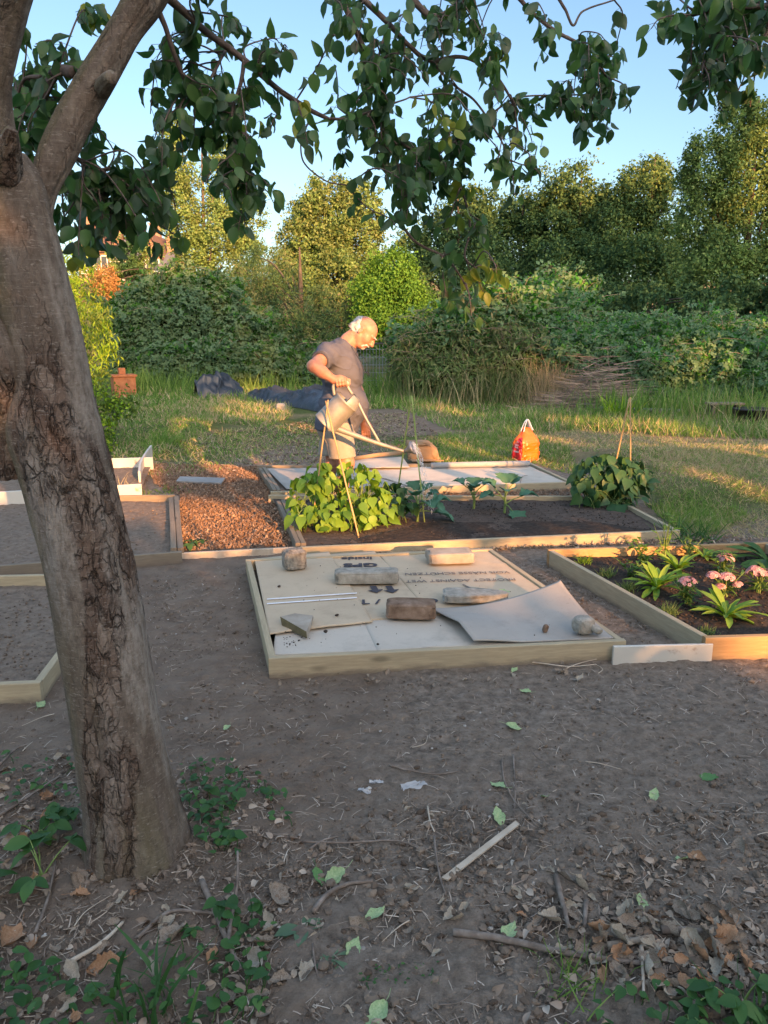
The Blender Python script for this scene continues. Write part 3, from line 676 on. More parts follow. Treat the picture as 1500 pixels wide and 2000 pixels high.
# grey board lying on the chips
a = [G(*q, .03) for q in ((344, 941), (352, 932), (440, 935), (432, 945))]
mb = MB(); prism(mb, [p[:2] for p in a], .022, .040); c0 = sum(a)/4
tag(mb.build('scrap_board', MT['wood_grey'], loc=(c0[0], c0[1], 0), smooth=False), 'grey board lying flat on the wood chips', 'board')
# ------------------------------------------------------------------ soil inside the beds
def bedsoil(corners, z, inset, mat_key, seed, rough=.012, name='bed_soil'):
    c = np.array(corners); m = c.mean(0); c = m+(c-m)*(1-inset)
    nu, nv = 150, 110; u = np.linspace(0, 1, nu)[None]; w = np.linspace(0, 1, nv)[:, None]
    p = [c[0][k]*(1-u)*(1-w)+c[1][k]*u*(1-w)+c[2][k]*u*w+c[3][k]*(1-u)*w for k in (0, 1)]
    xx, yy = p[0].ravel(), p[1].ravel()
    zz = z+rough*2.2*fbm(xx*4, yy*4, o=3, s=seed)+rough*fbm(xx*16, yy*16, o=4, s=seed+1)
    f1, f2, ci = worley(xx*34, yy*34, seed); zz += rough*.8*np.clip(.5-f1, 0, 1)*(ci > .4)
    i = (np.arange(nv-1)[:, None]*nu+np.arange(nu-1)[None]).ravel(); mb = MB()
    mb.add(np.c_[xx, yy, zz], np.stack([i, i+1, i+nu+1, i+nu], -1)); return tag(mb.build(name, MT[mat_key]), kind='structure')
def soilmat(key, a, b, c):
    t = NT(key); v = t.mapping('Object'); n2 = t.noise(v, 24, 8, .7); n3 = t.noise(v, 120, 5, .7)
    col = t.ramp(n2, [(.3, a), (.5, b), (.7, c)]); nb = t.bump(n2, .8, .012); nb = t.bump(n3, .6, .004, nb); MT[key] = t.done(t.bsdf(col, .97, nb, .08))
soilmat('dark_soil', (.028, .023, .020), (.045, .037, .032), (.068, .056, .048))
soilmat('mid_soil', (.115, .089, .070), (.175, .139, .110), (.235, .19, .153))
soilmat('wet_soil', (.05, .04, .034), (.085, .068, .058), (.12, .098, .083))
bedsoil(cA, .03, .02, 'mid_soil', 40); bedsoil(cB, .045, .012, 'wet_soil', 42); bedsoil(cD, .06, .012, 'dark_soil', 44, .014)
bedsoil(cE, .03, .012, 'mid_soil', 46); bedsoil(cF, .03, .012, 'mid_soil', 48); bedsoil(cG, .05, .012, 'mid_soil', 50); bedsoil(cC, .03, .02, 'mid_soil', 52)
# the dark watered band along the front of the bean bed
bedsoil([cB[0]*.93+cB[1]*.07+(cB[3]-cB[0])*.06, cB[1]*.97+cB[0]*.03+(cB[2]-cB[1])*.10, cB[1]*.8+cB[0]*.2+(cB[2]-cB[1])*.42, cB[0]*.62+cB[1]*.38+(cB[3]-cB[0])*.36], .052, 0, 'dark_soil', 54, .012)
def inquad(c, n, m=.04):
    c = np.array(c); u = rng.uniform(m, 1-m, n)[:, None]; w = rng.uniform(m, 1-m, n)[:, None]
    return (c[0]*(1-u)*(1-w)+c[1]*u*(1-w)+c[2]*u*w+c[3]*(1-u)*w)[:, :2]
q = inquad(cD, 2600); clods('bed_clods', np.c_[q, np.full(len(q), .064)], .003+.008*rng.random(len(q))**2, MT['clod_dark'])
q = np.vstack([inquad(cB, 1500), inquad(cB, 600)]); clods('bean_bed_clods', np.c_[q, np.full(len(q), .05)], .003+.007*rng.random(len(q))**2, MT['clod_dark'])
q = np.vstack([inquad(cE, 700), inquad(cF, 900)]); clods('empty_bed_clods', np.c_[q, np.full(len(q), .033)], .003+.008*rng.random(len(q))**2.5, MT['clod'])
strips('bed_litter', np.c_[q[:260], np.full(260, .042)], .01, .06, .002, MT['litter'])
# ------------------------------------------------------------------ cardboard
def sheet(px4, z, mat, label, lift=None, name='cardboard_sheet', group='cardboard sheets on the beds', wav=.006, seed=1, parent=None, zs=None):
    c = [G(*q, z if zs is None else zs[i]) for i, q in enumerate(px4)]; nu = nv = 44
    u = np.linspace(0, 1, nu)[None]; w = np.linspace(0, 1, nv)[:, None]
    p = [(c[0][k]*(1-u)*(1-w)+c[1][k]*u*(1-w)+c[2][k]*u*w+c[3][k]*(1-u)*w).ravel() for k in (0, 1)]
    U = np.broadcast_to(u, (nv, nu)).ravel(); Wv = np.broadcast_to(w, (nv, nu)).ravel()
    zz = z+wav*.7*fbm(p[0]*2.2, p[1]*2.2, o=2, s=seed)+.004*np.clip(1-np.abs(fbm(p[0]*1.6+seed, p[1]*1.6, o=2, s=seed+3))/.03, 0, 1)+(0 if lift is None else lift(U, Wv))
    top = np.c_[p[0], p[1], zz]; bot = top-[0, 0, .0045]; N = nu*nv
    i = (np.arange(nv-1)[:, None]*nu+np.arange(nu-1)[None]).ravel(); f = np.stack([i, i+1, i+nu+1, i+nu], -1)
    rim = list(range(nu))+[nu*(k+1)-1 for k in range(1, nv)]+list(range(N-2, N-nu-1, -1))+[nu*k for k in range(nv-2, 0, -1)]
    rim = np.array(rim); r2 = np.roll(rim, -1)
    mb = MB(); mb.add(np.vstack([top, bot]), [f, f[:, ::-1]+N, np.stack([rim+N, r2+N, r2, rim], -1)])
    ctr = sum(c)/4; o = mb.build(name, mat, loc=(ctr[0], ctr[1], 0), smooth=False)
    for pl in o.data.polygons[:2*len(f)]: pl.use_smooth = True
    return tag(o, label, 'cardboard', group)
zc = .082
s4 = sheet([(533, 1279), (742, 1270), (700, 1199), (540, 1214)], zc-.002, MT['card_pale'], 'pale cardboard sheet at the near left corner under the triangular slab', seed=3)
s2 = sheet([(660, 1215), (862, 1200), (730, 1076), (630, 1083)], zc+.004, MT['card'], 'cardboard sheet printed with big dark arrows and lettering', seed=5)
s3 = sheet([(842, 1200), (1082, 1166), (946, 1071), (738, 1080)], zc+.0045, MT['card'], 'cardboard sheet printed with a wet weather warning under the sunlit block', seed=7)
s6 = sheet([(736, 1270), (1190, 1247), (1060, 1180), (700, 1192)], zc-.001, MT['card_pale'], 'pale cardboard sheet half under the curled grey sheet', seed=9, wav=.004)
s1 = sheet([(526, 1238), (728, 1213), (642, 1077), (497, 1091)], zc+.0125, MT['card'], 'plain cardboard sheet with two white tape stripes', seed=11)
s5 = sheet([(925, 1257), (1198, 1246), (1092, 1176), (846, 1190)], zc+.018, MT['card_grey'], 'grey cardboard sheet with a curled up corner', lambda u, w: .13*np.clip((u*.8+w*.6-.70)/.70, 0, 1)**2.0+.050*np.clip(1-np.hypot(u*1.25, (w-.35)*1.0)/.55, 0, 1)+.012*np.clip((u*.0+w*1-.0), 0, 1)*(1-u)*.5, seed=13)
def flatmesh(name, polys, mat, parent, z, h=.0012):
    mb = MB()
    for p in polys: prism(mb, [q[:2] for q in p], z, z+h)
    return mb.build(name, mat, parent, smooth=False)
def lettering(s, px, py, z, size, parent, rot=math.pi, name='lettering', bold=0.0, xs=1.0, mat=None, shear=0.0):
    cu = bpy.data.curves.new('txt', 'FONT'); cu.body = s; cu.size = size; cu.align_x = 'CENTER'; cu.align_y = 'CENTER'; cu.offset = bold; cu.extrude = .0006; cu.resolution_u = 3
    ob = bpy.data.objects.new('txt', cu); COL.objects.link(ob)
    dg = bpy.context.evaluated_depsgraph_get(); me = bpy.data.meshes.new_from_object(ob.evaluated_get(dg)); bpy.data.objects.remove(ob)
    me.materials.clear(); me.materials.append(mat or MT['ink']); me.name = name
    v = np.empty(len(me.vertices)*3); me.vertices.foreach_get('co', v); v = v.reshape(-1, 3); v[:, 0] *= xs
    c, s_ = math.cos(rot), math.sin(rot); v = np.c_[v[:, 0]*c-v[:, 1]*s_, v[:, 0]*s_+v[:, 1]*c, v[:, 2]]
    p = G(px, py, z); v = v+np.array([p[0], p[1], z])-rootloc(parent)
    me.vertices.foreach_set('co', v.ravel()); me.update(); o = bpy.data.objects.new(name, me); COL.objects.link(o); o.parent = parent; return o
zt = zc+.0095
rt = math.pi+.05
lettering('GPS', 704, 1103, zt, .105, s2, rt, bold=.004, xs=1.25); lettering('inside', 697, 1090, zt, .082, s2, rt, bold=.002, xs=1.1)
lettering('OBEN / TOP', 752, 1174, zt, .10, s2, rt, bold=.002, xs=1.12)
for px in (733, 764):
    p = G(px, 1152, zt); d = norm(np.array([.22, -1, 0])); n = np.array([-d[1], d[0], 0]); c0 = p*1.0
    pts = [(-.02, -.075), (.02, -.075), (.02, .0), (.05, .0), (0, .055), (-.05, .0), (-.02, .0)]
    flatmesh('arrow_print', [[c0+n*a*.95+d*b for a, b in pts]], MT['ink'], s2, zt)
lettering('PROTECT AGAINST WET', 900, 1133, zt+.001, .062, s3, math.pi+.06, xs=.98, mat=MT['ink_thin']); lettering('VOR NÄSSE SCHÜTZEN', 893, 1119, zt+.001, .062, s3, math.pi+.06, xs=1.02, mat=MT['ink_thin'])
p = G(915, 1149, zt); flatmesh('arrow_print', [[p+[-.03, .07, 0], p+[-.022, .075, 0], p+[.018, .0, 0], p+[.06, .0, 0], p+[.035, -.012, 0], p+[-.04, -.012, 0], p+[-.03, .0, 0], p+[.0, .006, 0]]], MT['ink_thin'], s3, zt+.001)
for py0, py1 in ((1171, 1159), (1180, 1168)):
    a, b = G(521, py0, zc+.018), G(697, py1, zc+.018); flatmesh('tape_stripe', [[a, b, b+[0, .016, 0], a+[0, .016, 0]]], MT['tape'], s1, zc+.0172)
# far bed cardboard
sheet([(800, 950), (1104, 941), (1028, 908), (690, 915)], .07, MT['card_pale'], 'large pale cardboard sheet on the far bed beside the orange bag', seed=15, wav=.01)
sheet([(686, 914), (800, 912), (786, 892), (684, 897)], .10, MT['card_pale'], 'white topped cardboard sheet beside the man on the far bed', seed=17, wav=.006)
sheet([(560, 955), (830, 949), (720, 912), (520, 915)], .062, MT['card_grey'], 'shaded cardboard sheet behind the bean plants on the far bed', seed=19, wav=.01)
mb = MB(); a, b = G(842, 909, .11), G(1034, 905, .11); tube(mb, smooth_path([a, (a+b)/2, b], 6), .032, 12)
tag(mb.build('wooden_pole', MT['wood_grey'], loc=tuple((a+b)/2*[1, 1, 0])), 'grey round pole along the back edge of the far bed', 'pole')
mb = MB(); a, b = G(684, 897, .13), G(790, 884, .15); tube(mb, [a, (a+b)/2+[0, 0, .012], b], .012, 6, flat=2.2)
tag(mb.build('timber_batten', MT['card_brown'], loc=tuple((a+b)/2*[1, 1, 0])), 'thin brown batten lying across the far bed behind the man', 'batten')
# slumped brown cardboard box
c0 = G(828, 897, .03); bx = thing('cardboard_box', 'slumped open brown cardboard box by the watering can spout', 'box', (c0[0], c0[1], .05))
iv, if_ = ico(4); v = iv.copy(); v = np.sign(v)*np.abs(v)**.26; v = v*[.19, .13, .115]
v[:, 2] += .115; v[:, 0] += .10*(v[:, 2]/.27)**1.2*-.35; v[:, 2] *= 1-.45*sst(.02, .2, v[:, 0]); v += -.010*np.clip(1-np.abs(fbm(v[:, 0]*7, v[:, 1]*7, v[:, 2]*7, o=2, s=9))/.04, 0, 1)[:, None]*[1, 1, 1]; v += .022*np.stack([fbm(v[:, 0]*9, v[:, 1]*9, v[:, 2]*9, s=q) for q in (1, 2, 3)], -1)
mb = MB(); mb.add(v+c0, if_); mb.build('body', MT['card_brown'], bx)
mb = MB(); a = c0+[.0, -.16, .02]; mb.add(np.array([a+[-.18, 0, .01], a+[.2, 0, 0], a+[.22, -.09, -.02+.02], a+[-.15, -.11, .0], a+[-.18, .004, .006], a+[.2, .004, -.005], a+[.22, -.09, .012], a+[-.15, -.11, -.005]]), np.array([(0, 1, 2, 3), (7, 6, 5, 4), (0, 4, 5, 1), (1, 5, 6, 2), (2, 6, 7, 3), (3, 7, 4, 0)])); mb.build('flap', MT['card_brown'], bx, smooth=False)
# ------------------------------------------------------------------ stones on the cardboard
def rock(name, label, cat, px, py, size, mat, rz=0.0, sq=.45, amp=.12, seed=1, fr=3.0, z=None, tilt=(0, 0), cut=None, group='stones holding down the cardboard'):
    iv, if_ = ico(5); v = np.sign(iv)*np.abs(iv)**(sq*.72); n3 = [fbm(iv[:, 0]*fr+seed, iv[:, 1]*fr, iv[:, 2]*fr, o=4, s=seed+k) for k in range(3)]
    v = v*(1+amp*np.stack(n3, -1)*2)+.10*np.stack([fbm(iv[:, 0]*9+seed, iv[:, 1]*9, iv[:, 2]*9, o=4, s=seed+50+k) for k in range(3)], -1)*min(1, .6+amp*3); ch = np.clip(fbm(v[:, 0]*2.2+seed, v[:, 1]*2.2, v[:, 2]*2.2, o=2, s=seed+60)-.16, 0, 1)*np.clip(np.abs(v).min(1)*0+np.sort(np.abs(v), 1)[:, 1]-.72, 0, 1); v = v*(1-2.6*ch[:, None]); v = v*np.array(size)/2
    if cut is not None: v = cut(v)
    cx, sx = math.cos(tilt[0]), math.sin(tilt[0]); v = v @ np.array([[1, 0, 0], [0, cx, sx], [0, -sx, cx]])
    cx, sx = math.cos(tilt[1]), math.sin(tilt[1]); v = v @ np.array([[cx, 0, -sx], [0, 1, 0], [sx, 0, cx]])
    c, s = math.cos(rz), math.sin(rz); v = np.c_[v[:, 0]*c-v[:, 1]*s, v[:, 0]*s+v[:, 1]*c, v[:, 2]]
    zz = zc+.016 if z is None else z; g = G(px, py, zz); dep = size[1]*.5
    v[:, 2] -= v[:, 2].min(); mb = MB(); p = np.array([g[0], g[1]+dep, zz]); mb.add(v+p, if_)
    return tag(mb.build(name, mat, loc=tuple(p)), label, cat, group)
rock('concrete_chunk', 'rough square chunk of concrete on the far left cardboard', 'stone', 573, 1116, (.145, .12, .125), MT['concrete'], .35, .5, .16, 2, 2.2)
rock('paving_block', 'long grey rough faced paving block beside the GPS print', 'block', 716, 1142, (.385, .115, .075), MT['stone'], .03, .28, .05, 5, 3)
rock('paving_block', 'sunlit pale block at the far edge of the cardboard', 'block', 880, 1103, (.30, .17, .07), MT['slab'], .10, .28, .05, 8, 3)
rock('brown_stone', 'brown brick like stone in the middle of the cardboard', 'stone', 803, 1212, (.265, .13, .085), MT['brick'], -.06, .36, .09, 12, 2.4, z=zc+.012)
rock('stone_slab', 'flat pointed grey slab lying on the curled grey cardboard', 'slab', 931, 1180, (.36, .16, .045), MT['stone'], -.03, .36, .09, 15, 2.2, z=zc+.024, cut=lambda v: v*np.c_[np.ones(len(v)), 1-.55*sst(.0, .18, v[:, 0]), np.ones(len(v))])
rock('round_stone', 'rounded grey stone in the near right corner of the cardboard', 'stone', 1143, 1243, (.10, .09, .085), MT['stone'], .4, .75, .14, 19, 2, z=zc+.026)
rock('flat_stone', 'small flat stone leaning beside the rounded grey stone', 'stone', 1167, 1243, (.065, .05, .035), MT['stone'], .9, .7, .14, 23, 2, z=zc+.03, tilt=(.3, .4))
rock('brown_cone', 'tiny brown cone lying on the curled grey cardboard', 'cone', 1066, 1237, (.026, .024, .042), MT['brick'], .3, .8, .12, 26, 3, z=zc+.020, tilt=(.2, .2), group=None)
# triangular pale slab leaning on its edge
sl = thing('triangular_slab', 'pale triangular slab with a mossy edge tilted on the cardboard', 'slab', tuple(G(585, 1222, zc)*[1, 1, 0]), 'stones holding down the cardboard')
a, b, c = G(551, 1222, zc+.012), G(600, 1247, zc+.012), G(612, 1208, zc+.03)
up = np.array([0, 0, .042]); nf = np.array([-.01, .02, 0]); top = [a+up+nf, b+up*.8+nf*.4, c+up*.4, (a+c)/2+up*.7+[-.02, .05, 0]]; bot = [a, b, c, (a+c)/2+[-.02, .05, 0]]
mb = MB(); mb.add(np.array(top+bot), np.array([(0, 1, 2, 3)])); mb.add(np.array(top+bot), np.array([(7, 6, 5, 4), (1, 5, 6, 2), (2, 6, 7, 3), (3, 7, 4, 0)])); mb.build('slab_body', MT['slab'], sl, smooth=False)
mb = MB(); d = np.array([-.001, -.002, 0]); mb.add(np.array([a+d, b+d, top[1]+d, top[0]+d, a, b, top[1], top[0]]), np.array([(0, 1, 2, 3), (4, 7, 6, 5), (0, 4, 5, 1), (1, 5, 6, 2), (2, 6, 7, 3), (3, 7, 4, 0)])); mb.build('mossy_edge', MT['slab_edge'], sl, smooth=False)
# crumbs of soil on the sheets
q = np.vstack([np.array([G(*p, zc+.02) for p in zip(rng.uniform(540, 1180, 70), rng.uniform(1100, 1255, 70))]), np.array([G(*p, zc) for p in zip(rng.normal(565, 12, 30), rng.normal(1253, 6, 30))])])
c2 = np.array(cA)[:, :2]; q = q[inpoly(q[:, 0], q[:, 1], c2.mean(0)+(c2-c2.mean(0))*.93)]
clods('soil_crumbs', q, rng.uniform(.0015, .0048, len(q)), MT['clod_dark'])
q = np.array([G(p[0], p[1], zc+.02) for p in ((636, 1233), (658, 1201), (545, 1145), (738, 1258))]); clods('soil_crumb_lumps', q, np.array([.012, .011, .010, .009]), MT['clod_dark'], sub=1)
# ------------------------------------------------------------------ fallen leaves and sticks
def fallen_mesh(name, mat, seed, curl=.5, w=.6, stalk=True, fold=.3):
    g = np.random.default_rng(seed); nu, nv = 9, 13
    u = np.linspace(-1, 1, nu)[None]; y = np.linspace(0, 1, nv)[:, None]
    hw = w*.5*np.sin(np.pi*np.clip(y*.94+.03, 0, 1)**.8)*(1+.10*g.normal(size=(nv, 1)))
    x = u*hw*(1+.08*g.normal(size=(nv, nu)))
    z = fold*x**2*4*hw+curl*(y-.5)**2+.05*fbm(x*7+seed, y*7+0*x, o=3, s=seed)*3+g.normal(0, .008, (nv, nu))+curl*.35*np.abs(u)**2*np.sin(y*5+seed)*.5
    th = curl*1.3*u*hw*2
    v = np.stack([x*np.cos(th), y+0*x-.5, z+x*np.sin(th)], -1).reshape(-1, 3)
    i = (np.arange(nv-1)[:, None]*nu+np.arange(nu-1)[None]).ravel(); mb = MB(); mb.add(v, np.stack([i, i+1, i+nu+1, i+nu], -1))
    if stalk: tube(mb, smooth_path([(0, -.5, v[nu//2, 2]), (.03, -.72, .08), (.10, -.92, .12)], 3), .012, 4)
    v = mb.v; zm = min(a[:, 2].min() for a in v); mb.v = [a-[0, 0, zm] for a in v]
    return mb.build(name, mat)
def protos(name, key, n, seed, **k):
    out = []
    for i in range(n):
        o = fallen_mesh(name, MT[key], seed+i*7, **k); out.append(o.data); bpy.data.objects.remove(o)
    return out
LP = {'dead': protos('dead_leaf', 'dead_leaf', 6, 11, curl=.55, w=.62), 'pale': protos('dead_leaf', 'dead_pale', 4, 61, curl=.7, w=.55),
      'rust': protos('dead_leaf', 'dead_rust', 4, 91, curl=.5, w=.66), 'green': protos('green_leaf', 'fallen_green', 4, 131, curl=.3, w=.62), 'mid': protos('green_leaf', 'fallen_mid', 3, 171, curl=.25, w=.6)}
def put_leaf(kind, x, y, L, label, group, z=None, rz=None, tilt=.25):
    me = LP[kind][rng.integers(len(LP[kind]))]; nm = 'fallen_leaf'
    o = bpy.data.objects.new(nm, me); COL.objects.link(o)
    o.location = (x, y, (float(gz(x, y)) if z is None else z)+.006)
    o.rotation_euler = (rng.normal(0, tilt), rng.normal(0, tilt), rng.uniform(0, 6.28) if rz is None else rz); L *= .78; o.scale = (L, L, L)
    return tag(o, label, 'leaf', group)
# the green leaves one can point at
for px, py, k, L, lab in (
    (1026, 1353, 'green', .055, 'pale green fallen leaf alone on the soil in front of the cardboard bed'),
    (1386, 1522, 'mid', .075, 'dark green fallen leaf at the right on the bare soil'),
    (1277, 1556, 'green', .062, 'small pale green leaf folded like a boat on the bare soil'),
    (1064, 1560, 'green', .058, 'round pale green leaf right of the folded white wrapper'),
    (973, 1598, 'green', .075, 'pale green leaf touching the upper end of the pale wood strip'),
    (972, 1538, 'green', .068, 'green leaf standing on edge beside dark clods'),
    (1003, 1423, 'green', .07, 'crinkled pale green leaf over a small twig'),
    (1333, 1682, 'green', .06, 'pale green leaf beside the rust red curled leaf'),
    (1249, 1765, 'green', .065, 'pale yellow green leaf above the dead leaf pile'),
    (995, 1825, 'green', .075, 'pale green leaf with brown spots near the long stick'),
    (690, 1856, 'green', .07, 'curled pale green leaf beside the grey green rosette'),
    (735, 1990, 'green', .085, 'pale green leaf at the bottom edge of the photo'),
    (652, 1718, 'green', .085, 'larger of two bright green leaves lying side by side'),
    (622, 1718, 'mid', .075, 'smaller of two bright green leaves lying side by side'),
    (734, 1790, 'green', .07, 'yellow green rolled leaf in the litter below the forked stick'),
    (443, 1425, 'green', .05, 'small rolled green leaf on the path beside the trunk'),
    (80, 1380, 'green', .07, 'pale green leaf lying beside the near left bed corner'),
    (1005, 1311, 'green', .05, 'yellowish leaf just in front of the cardboard bed board'),
    (1133, 1328, 'pale', .07, 'pale fluffy dead leaf in front of the white painted board'),
    (985, 1157, 'green', .07, 'yellow green leaf lying on the printed cardboard')):
    p = gpt(px, py); z = None
    if py == 1157: p = G(px, py, .1); z = .098
    put_leaf(k, p[0], p[1], L*1.2, lab, 'fallen green leaves on the soil', z=z)
for px, py, k, L, lab in (
    (1362, 1680, 'rust', .07, 'rust red curled leaf on the bare soil at the right'), (1208, 1665, 'dead', .06, 'small brown leaf standing alone on the bare soil'),
    (1445, 1660, 'dead', .09, 'broad brown leaf at the right edge of the soil'), (1105, 1720, 'dead', .085, 'brown leaf folded upright above the pale torn leaf'),
    (1133, 1735, 'pale', .085, 'pale torn leaf above the dead leaf pile'), (1178, 1715, 'dead', .08, 'long brown leaf beside the pale torn leaf'),
    (885, 1800, 'pale', .10, 'broad tan leaf below the pale wood strip'), (905, 1780, 'pale', .05, 'small pale upright leaf behind the broad tan leaf'),
    (805, 1740, 'pale', .06, 'rolled tan leaf beside the forked stick'), (545, 1760, 'dead', .11, 'crumpled brown leaf right of the trunk base'),
    (340, 1835, 'dead', .11, 'broad grey brown leaf just below the trunk'), (437, 1785, 'dead', .09, 'grey brown leaf beside the dark forked twig'),
    (205, 1890, 'rust', .10, 'orange brown leaf below the trunk at the left'), (68, 1735, 'rust', .09, 'orange brown leaf under the bramble leaves'),
    (20, 1840, 'rust', .12, 'large curled orange brown leaf at the left edge'), (293, 1905, 'pale', .13, 'large pale round leaf below the trunk'),
    (495, 1885, 'pale', .11, 'tan leaf at the foot of the dark forked twig'), (500, 1845, 'dead', .09, 'mottled leaf above the tan leaf by the forked twig'),
    (597, 1905, 'pale', .08, 'pale brown leaf left of the grey green rosette'), (700, 1810, 'dead', .08, 'grey crumpled leaf below the two green leaves'),
    (1075, 1800, 'pale', .10, 'pale upright leaf among sticks above the long stick'), (1260, 1855, 'pale', .10, 'pale leaf on top of the dead leaf pile'),
    (1360, 1865, 'pale', .13, 'long pale leaf standing in the dead leaf pile'), (1310, 1955, 'pale', .12, 'pale curled leaf at the lower edge of the dead leaf pile')):
    p = gpt(px, py); put_leaf(k, p[0], p[1], L*1.1, lab, 'dead leaves on the soil', tilt=.4)
# scattered dead leaves that nothing tells apart
def scatter(poly, n, kinds, lo, hi, label, group, pw=.3, tilt=.35, dz=0):
    for x, y in samp(poly, n, pw):
        put_leaf(kinds[rng.integers(len(kinds))], x, y, rng.uniform(lo, hi), label, group, tilt=tilt, z=float(gz(x, y))+rng.uniform(0, dz) if dz else None)
PILE = [(1130, 1800), (1330, 1775), (1470, 1800), (1500, 1880), (1380, 1990), (1200, 1960), (1090, 1880)]
scatter(PILE, 95, ['dead', 'dead', 'dead', 'pale', 'rust'], .05, .10, 'dry brown leaf heaped in the dead leaf pile at lower right', 'leaves of the dead leaf pile', 0, .6, .035)
scatter([(1000, 1700), (1240, 1690), (1260, 1800), (1100, 1850), (980, 1800)], 26, ['dead', 'dead', 'pale', 'rust'], .03, .07, 'brown leaf scrap among sticks left of the dead leaf pile', 'leaf scraps left of the dead leaf pile', 0)
scatter([(-40, 1480), (170, 1450), (170, 1700), (400, 1760), (560, 1800), (560, 2040), (-40, 2040)], 90, ['dead', 'dead', 'dead', 'rust', 'pale'], .03, .085, 'brown leaf among the weeds around the trunk base', 'dead leaves around the trunk', 0)
scatter([(560, 1700), (960, 1700), (960, 2030), (560, 2030)], 28, ['dead', 'dead', 'pale'], .025, .06, 'small brown leaf on the soil below the pale wood strip', 'small dead leaves in the foreground', 0)
scatter([(380, 1330), (1480, 1320), (1480, 1650), (420, 1620)], 38, ['dead', 'pale'], .018, .04, 'tiny dry leaf on the bare soil of the middle ground', 'tiny dry leaves on the bare soil', .5)
scatter([(590, 1318), (1180, 1290), (1180, 1318), (600, 1345)], 20, ['dead', 'dead', 'pale'], .03, .055, 'brown leaf caught along the foot of the cardboard bed', 'dead leaves along the bed foot', 0)
# crumbs of leaf matter
q = np.vstack([samp(PILE, 420), samp(LFT, 700, .2), samp([(900, 1680), (1500, 1680), (1500, 2040), (900, 2040)], 420)])
mb = MB(); n = len(q); put(mb, T_OV2, withz(q, .006), np.c_[rdir(n)[:, :2], rng.normal(0, .3, n)], np.c_[rng.normal(0, .5, (n, 2)), np.ones(n)], rng.uniform(.012, .035, n)); tag(mb.build('leaf_crumbs', MT['litter_leaf']), kind='stuff')
# ---- sticks
def stick(pxs, r, mat, label, group='sticks and twigs on the soil', name='twig', lift=.008, fork=None):
    pts = [gpt(*q[:2]) for q in pxs]; pts = [p+[0, 0, lift+r+(q[2] if len(q) > 2 else 0)] for p, q in zip(pts, pxs)]
    p = smooth_path(pts, 7); p[:, :2] += .004*np.c_[fbm(p[:, 0]*30, p[:, 1]*30, s=3), fbm(p[:, 0]*30+9, p[:, 1]*30, s=4)]
    mb = MB(); tube(mb, p, np.linspace(r, r*.6, len(p)), 7)
    if fork:
        f = [gpt(*q[:2])+[0, 0, lift+r+(q[2] if len(q) > 2 else 0)] for q in fork]; p2 = smooth_path(f, 6); tube(mb, p2, np.linspace(r*.7, r*.4, len(p2)), 6)
    o = mb.build(name, MT[mat], loc=tuple(p[0])); return tag(o, label, 'twig' if name == 'twig' else name.split('_')[-1], group)
stick([(885, 1832), (980, 1845), (1080, 1868), (1180, 1885), (1255, 1893)], .011, 'stick', 'long grey stick lying along the lower edge of the soil', name='stick')
stick([(612, 1790), (640, 1755), (680, 1735), (728, 1730)], .008, 'stick', 'bent stick below the two bright green leaves', name='stick')
stick([(395, 1730), (420, 1790), (445, 1850), (470, 1905)], .009, 'stick', 'dark forked twig right of the trunk base', fork=[(445, 1850), (455, 1790), (465, 1740, .02), (466, 1700, .05)])
stick([(270, 1840), (330, 1790), (400, 1790), (440, 1795)], .006, 'stick', 'curved twig lying just below the trunk')
stick([(135, 1890), (200, 1850), (240, 1810)], .007, 'stick_pale', 'pale root like twig left below the trunk')
stick([(1085, 1720), (1100, 1780), (1110, 1822)], .009, 'stick', 'short thick stick left of the dead leaf pile', name='stick')
stick([(1145, 1770), (1140, 1820)], .008, 'stick', 'stubby stick standing against small clods', name='stick')
stick([(1185, 1860), (1230, 1852), (1270, 1842)], .012, 'dead_leaf', 'short brown stick at the left of the dead leaf pile', name='stick')
stick([(1290, 1828), (1350, 1830), (1400, 1840)], .012, 'stick', 'dark stick across the top of the dead leaf pile', name='stick')
stick([(1252, 1865), (1254, 1910), (1256, 1960)], .006, 'stick_pale', 'thin pale stick standing in front of the dead leaf pile', lift=.02)
stick([(760, 1500), (800, 1510), (850, 1518), (895, 1512)], .004, 'stick', 'thin root twig above the white wrapper scraps')
stick([(590, 1650), (680, 1652), (770, 1648), (830, 1668)], .004, 'stick', 'long thin twig across the middle of the soil')
stick([(605, 1665), (630, 1648), (660, 1640)], .0045, 'stick', 'short twig crossing the long thin twig')
stick([(835, 1580), (840, 1610), (848, 1630)], .003, 'stick_pale', 'short pale curved stem left of the pale wood strip')
stick([(980, 1490), (985, 1530), (1005, 1570), (1050, 1620)], .0035, 'stick', 'thin bent twig above the pale wood strip')
stick([(1002, 1480), (1006, 1540), (1004, 1605)], .003, 'stick', 'upright thin twig beside the thin bent twig', lift=.01)
stick([(1020, 1295), (1060, 1300), (1110, 1306), (1165, 1302)], .0035, 'stick_pale', 'pale stem lying in front of the cardboard bed')
stick([(1100, 1312), (1130, 1300), (1170, 1290)], .003, 'stick_pale', 'second pale stem crossing in front of the white board')
stick([(848, 1640), (855, 1700), (870, 1755)], .004, 'stick', 'twig left of the pale wood strip')
stick([(610, 1850), (620, 1910), (655, 1975)], .003, 'stick', 'thin wiry stem left of the grey green rosette')
stick([(0, 1600), (60, 1560), (120, 1520)], .006, 'stick', 'grey stick at the left edge behind the bramble leaves', name='stick')
stick([(70, 1830), (95, 1760), (110, 1690)], .005, 'stick', 'brown stem under the bramble leaves at left')
stick([(0, 1500), (30, 1470), (55, 1460)], .006, 'stick', 'short stick left of the trunk beside the bed corner')
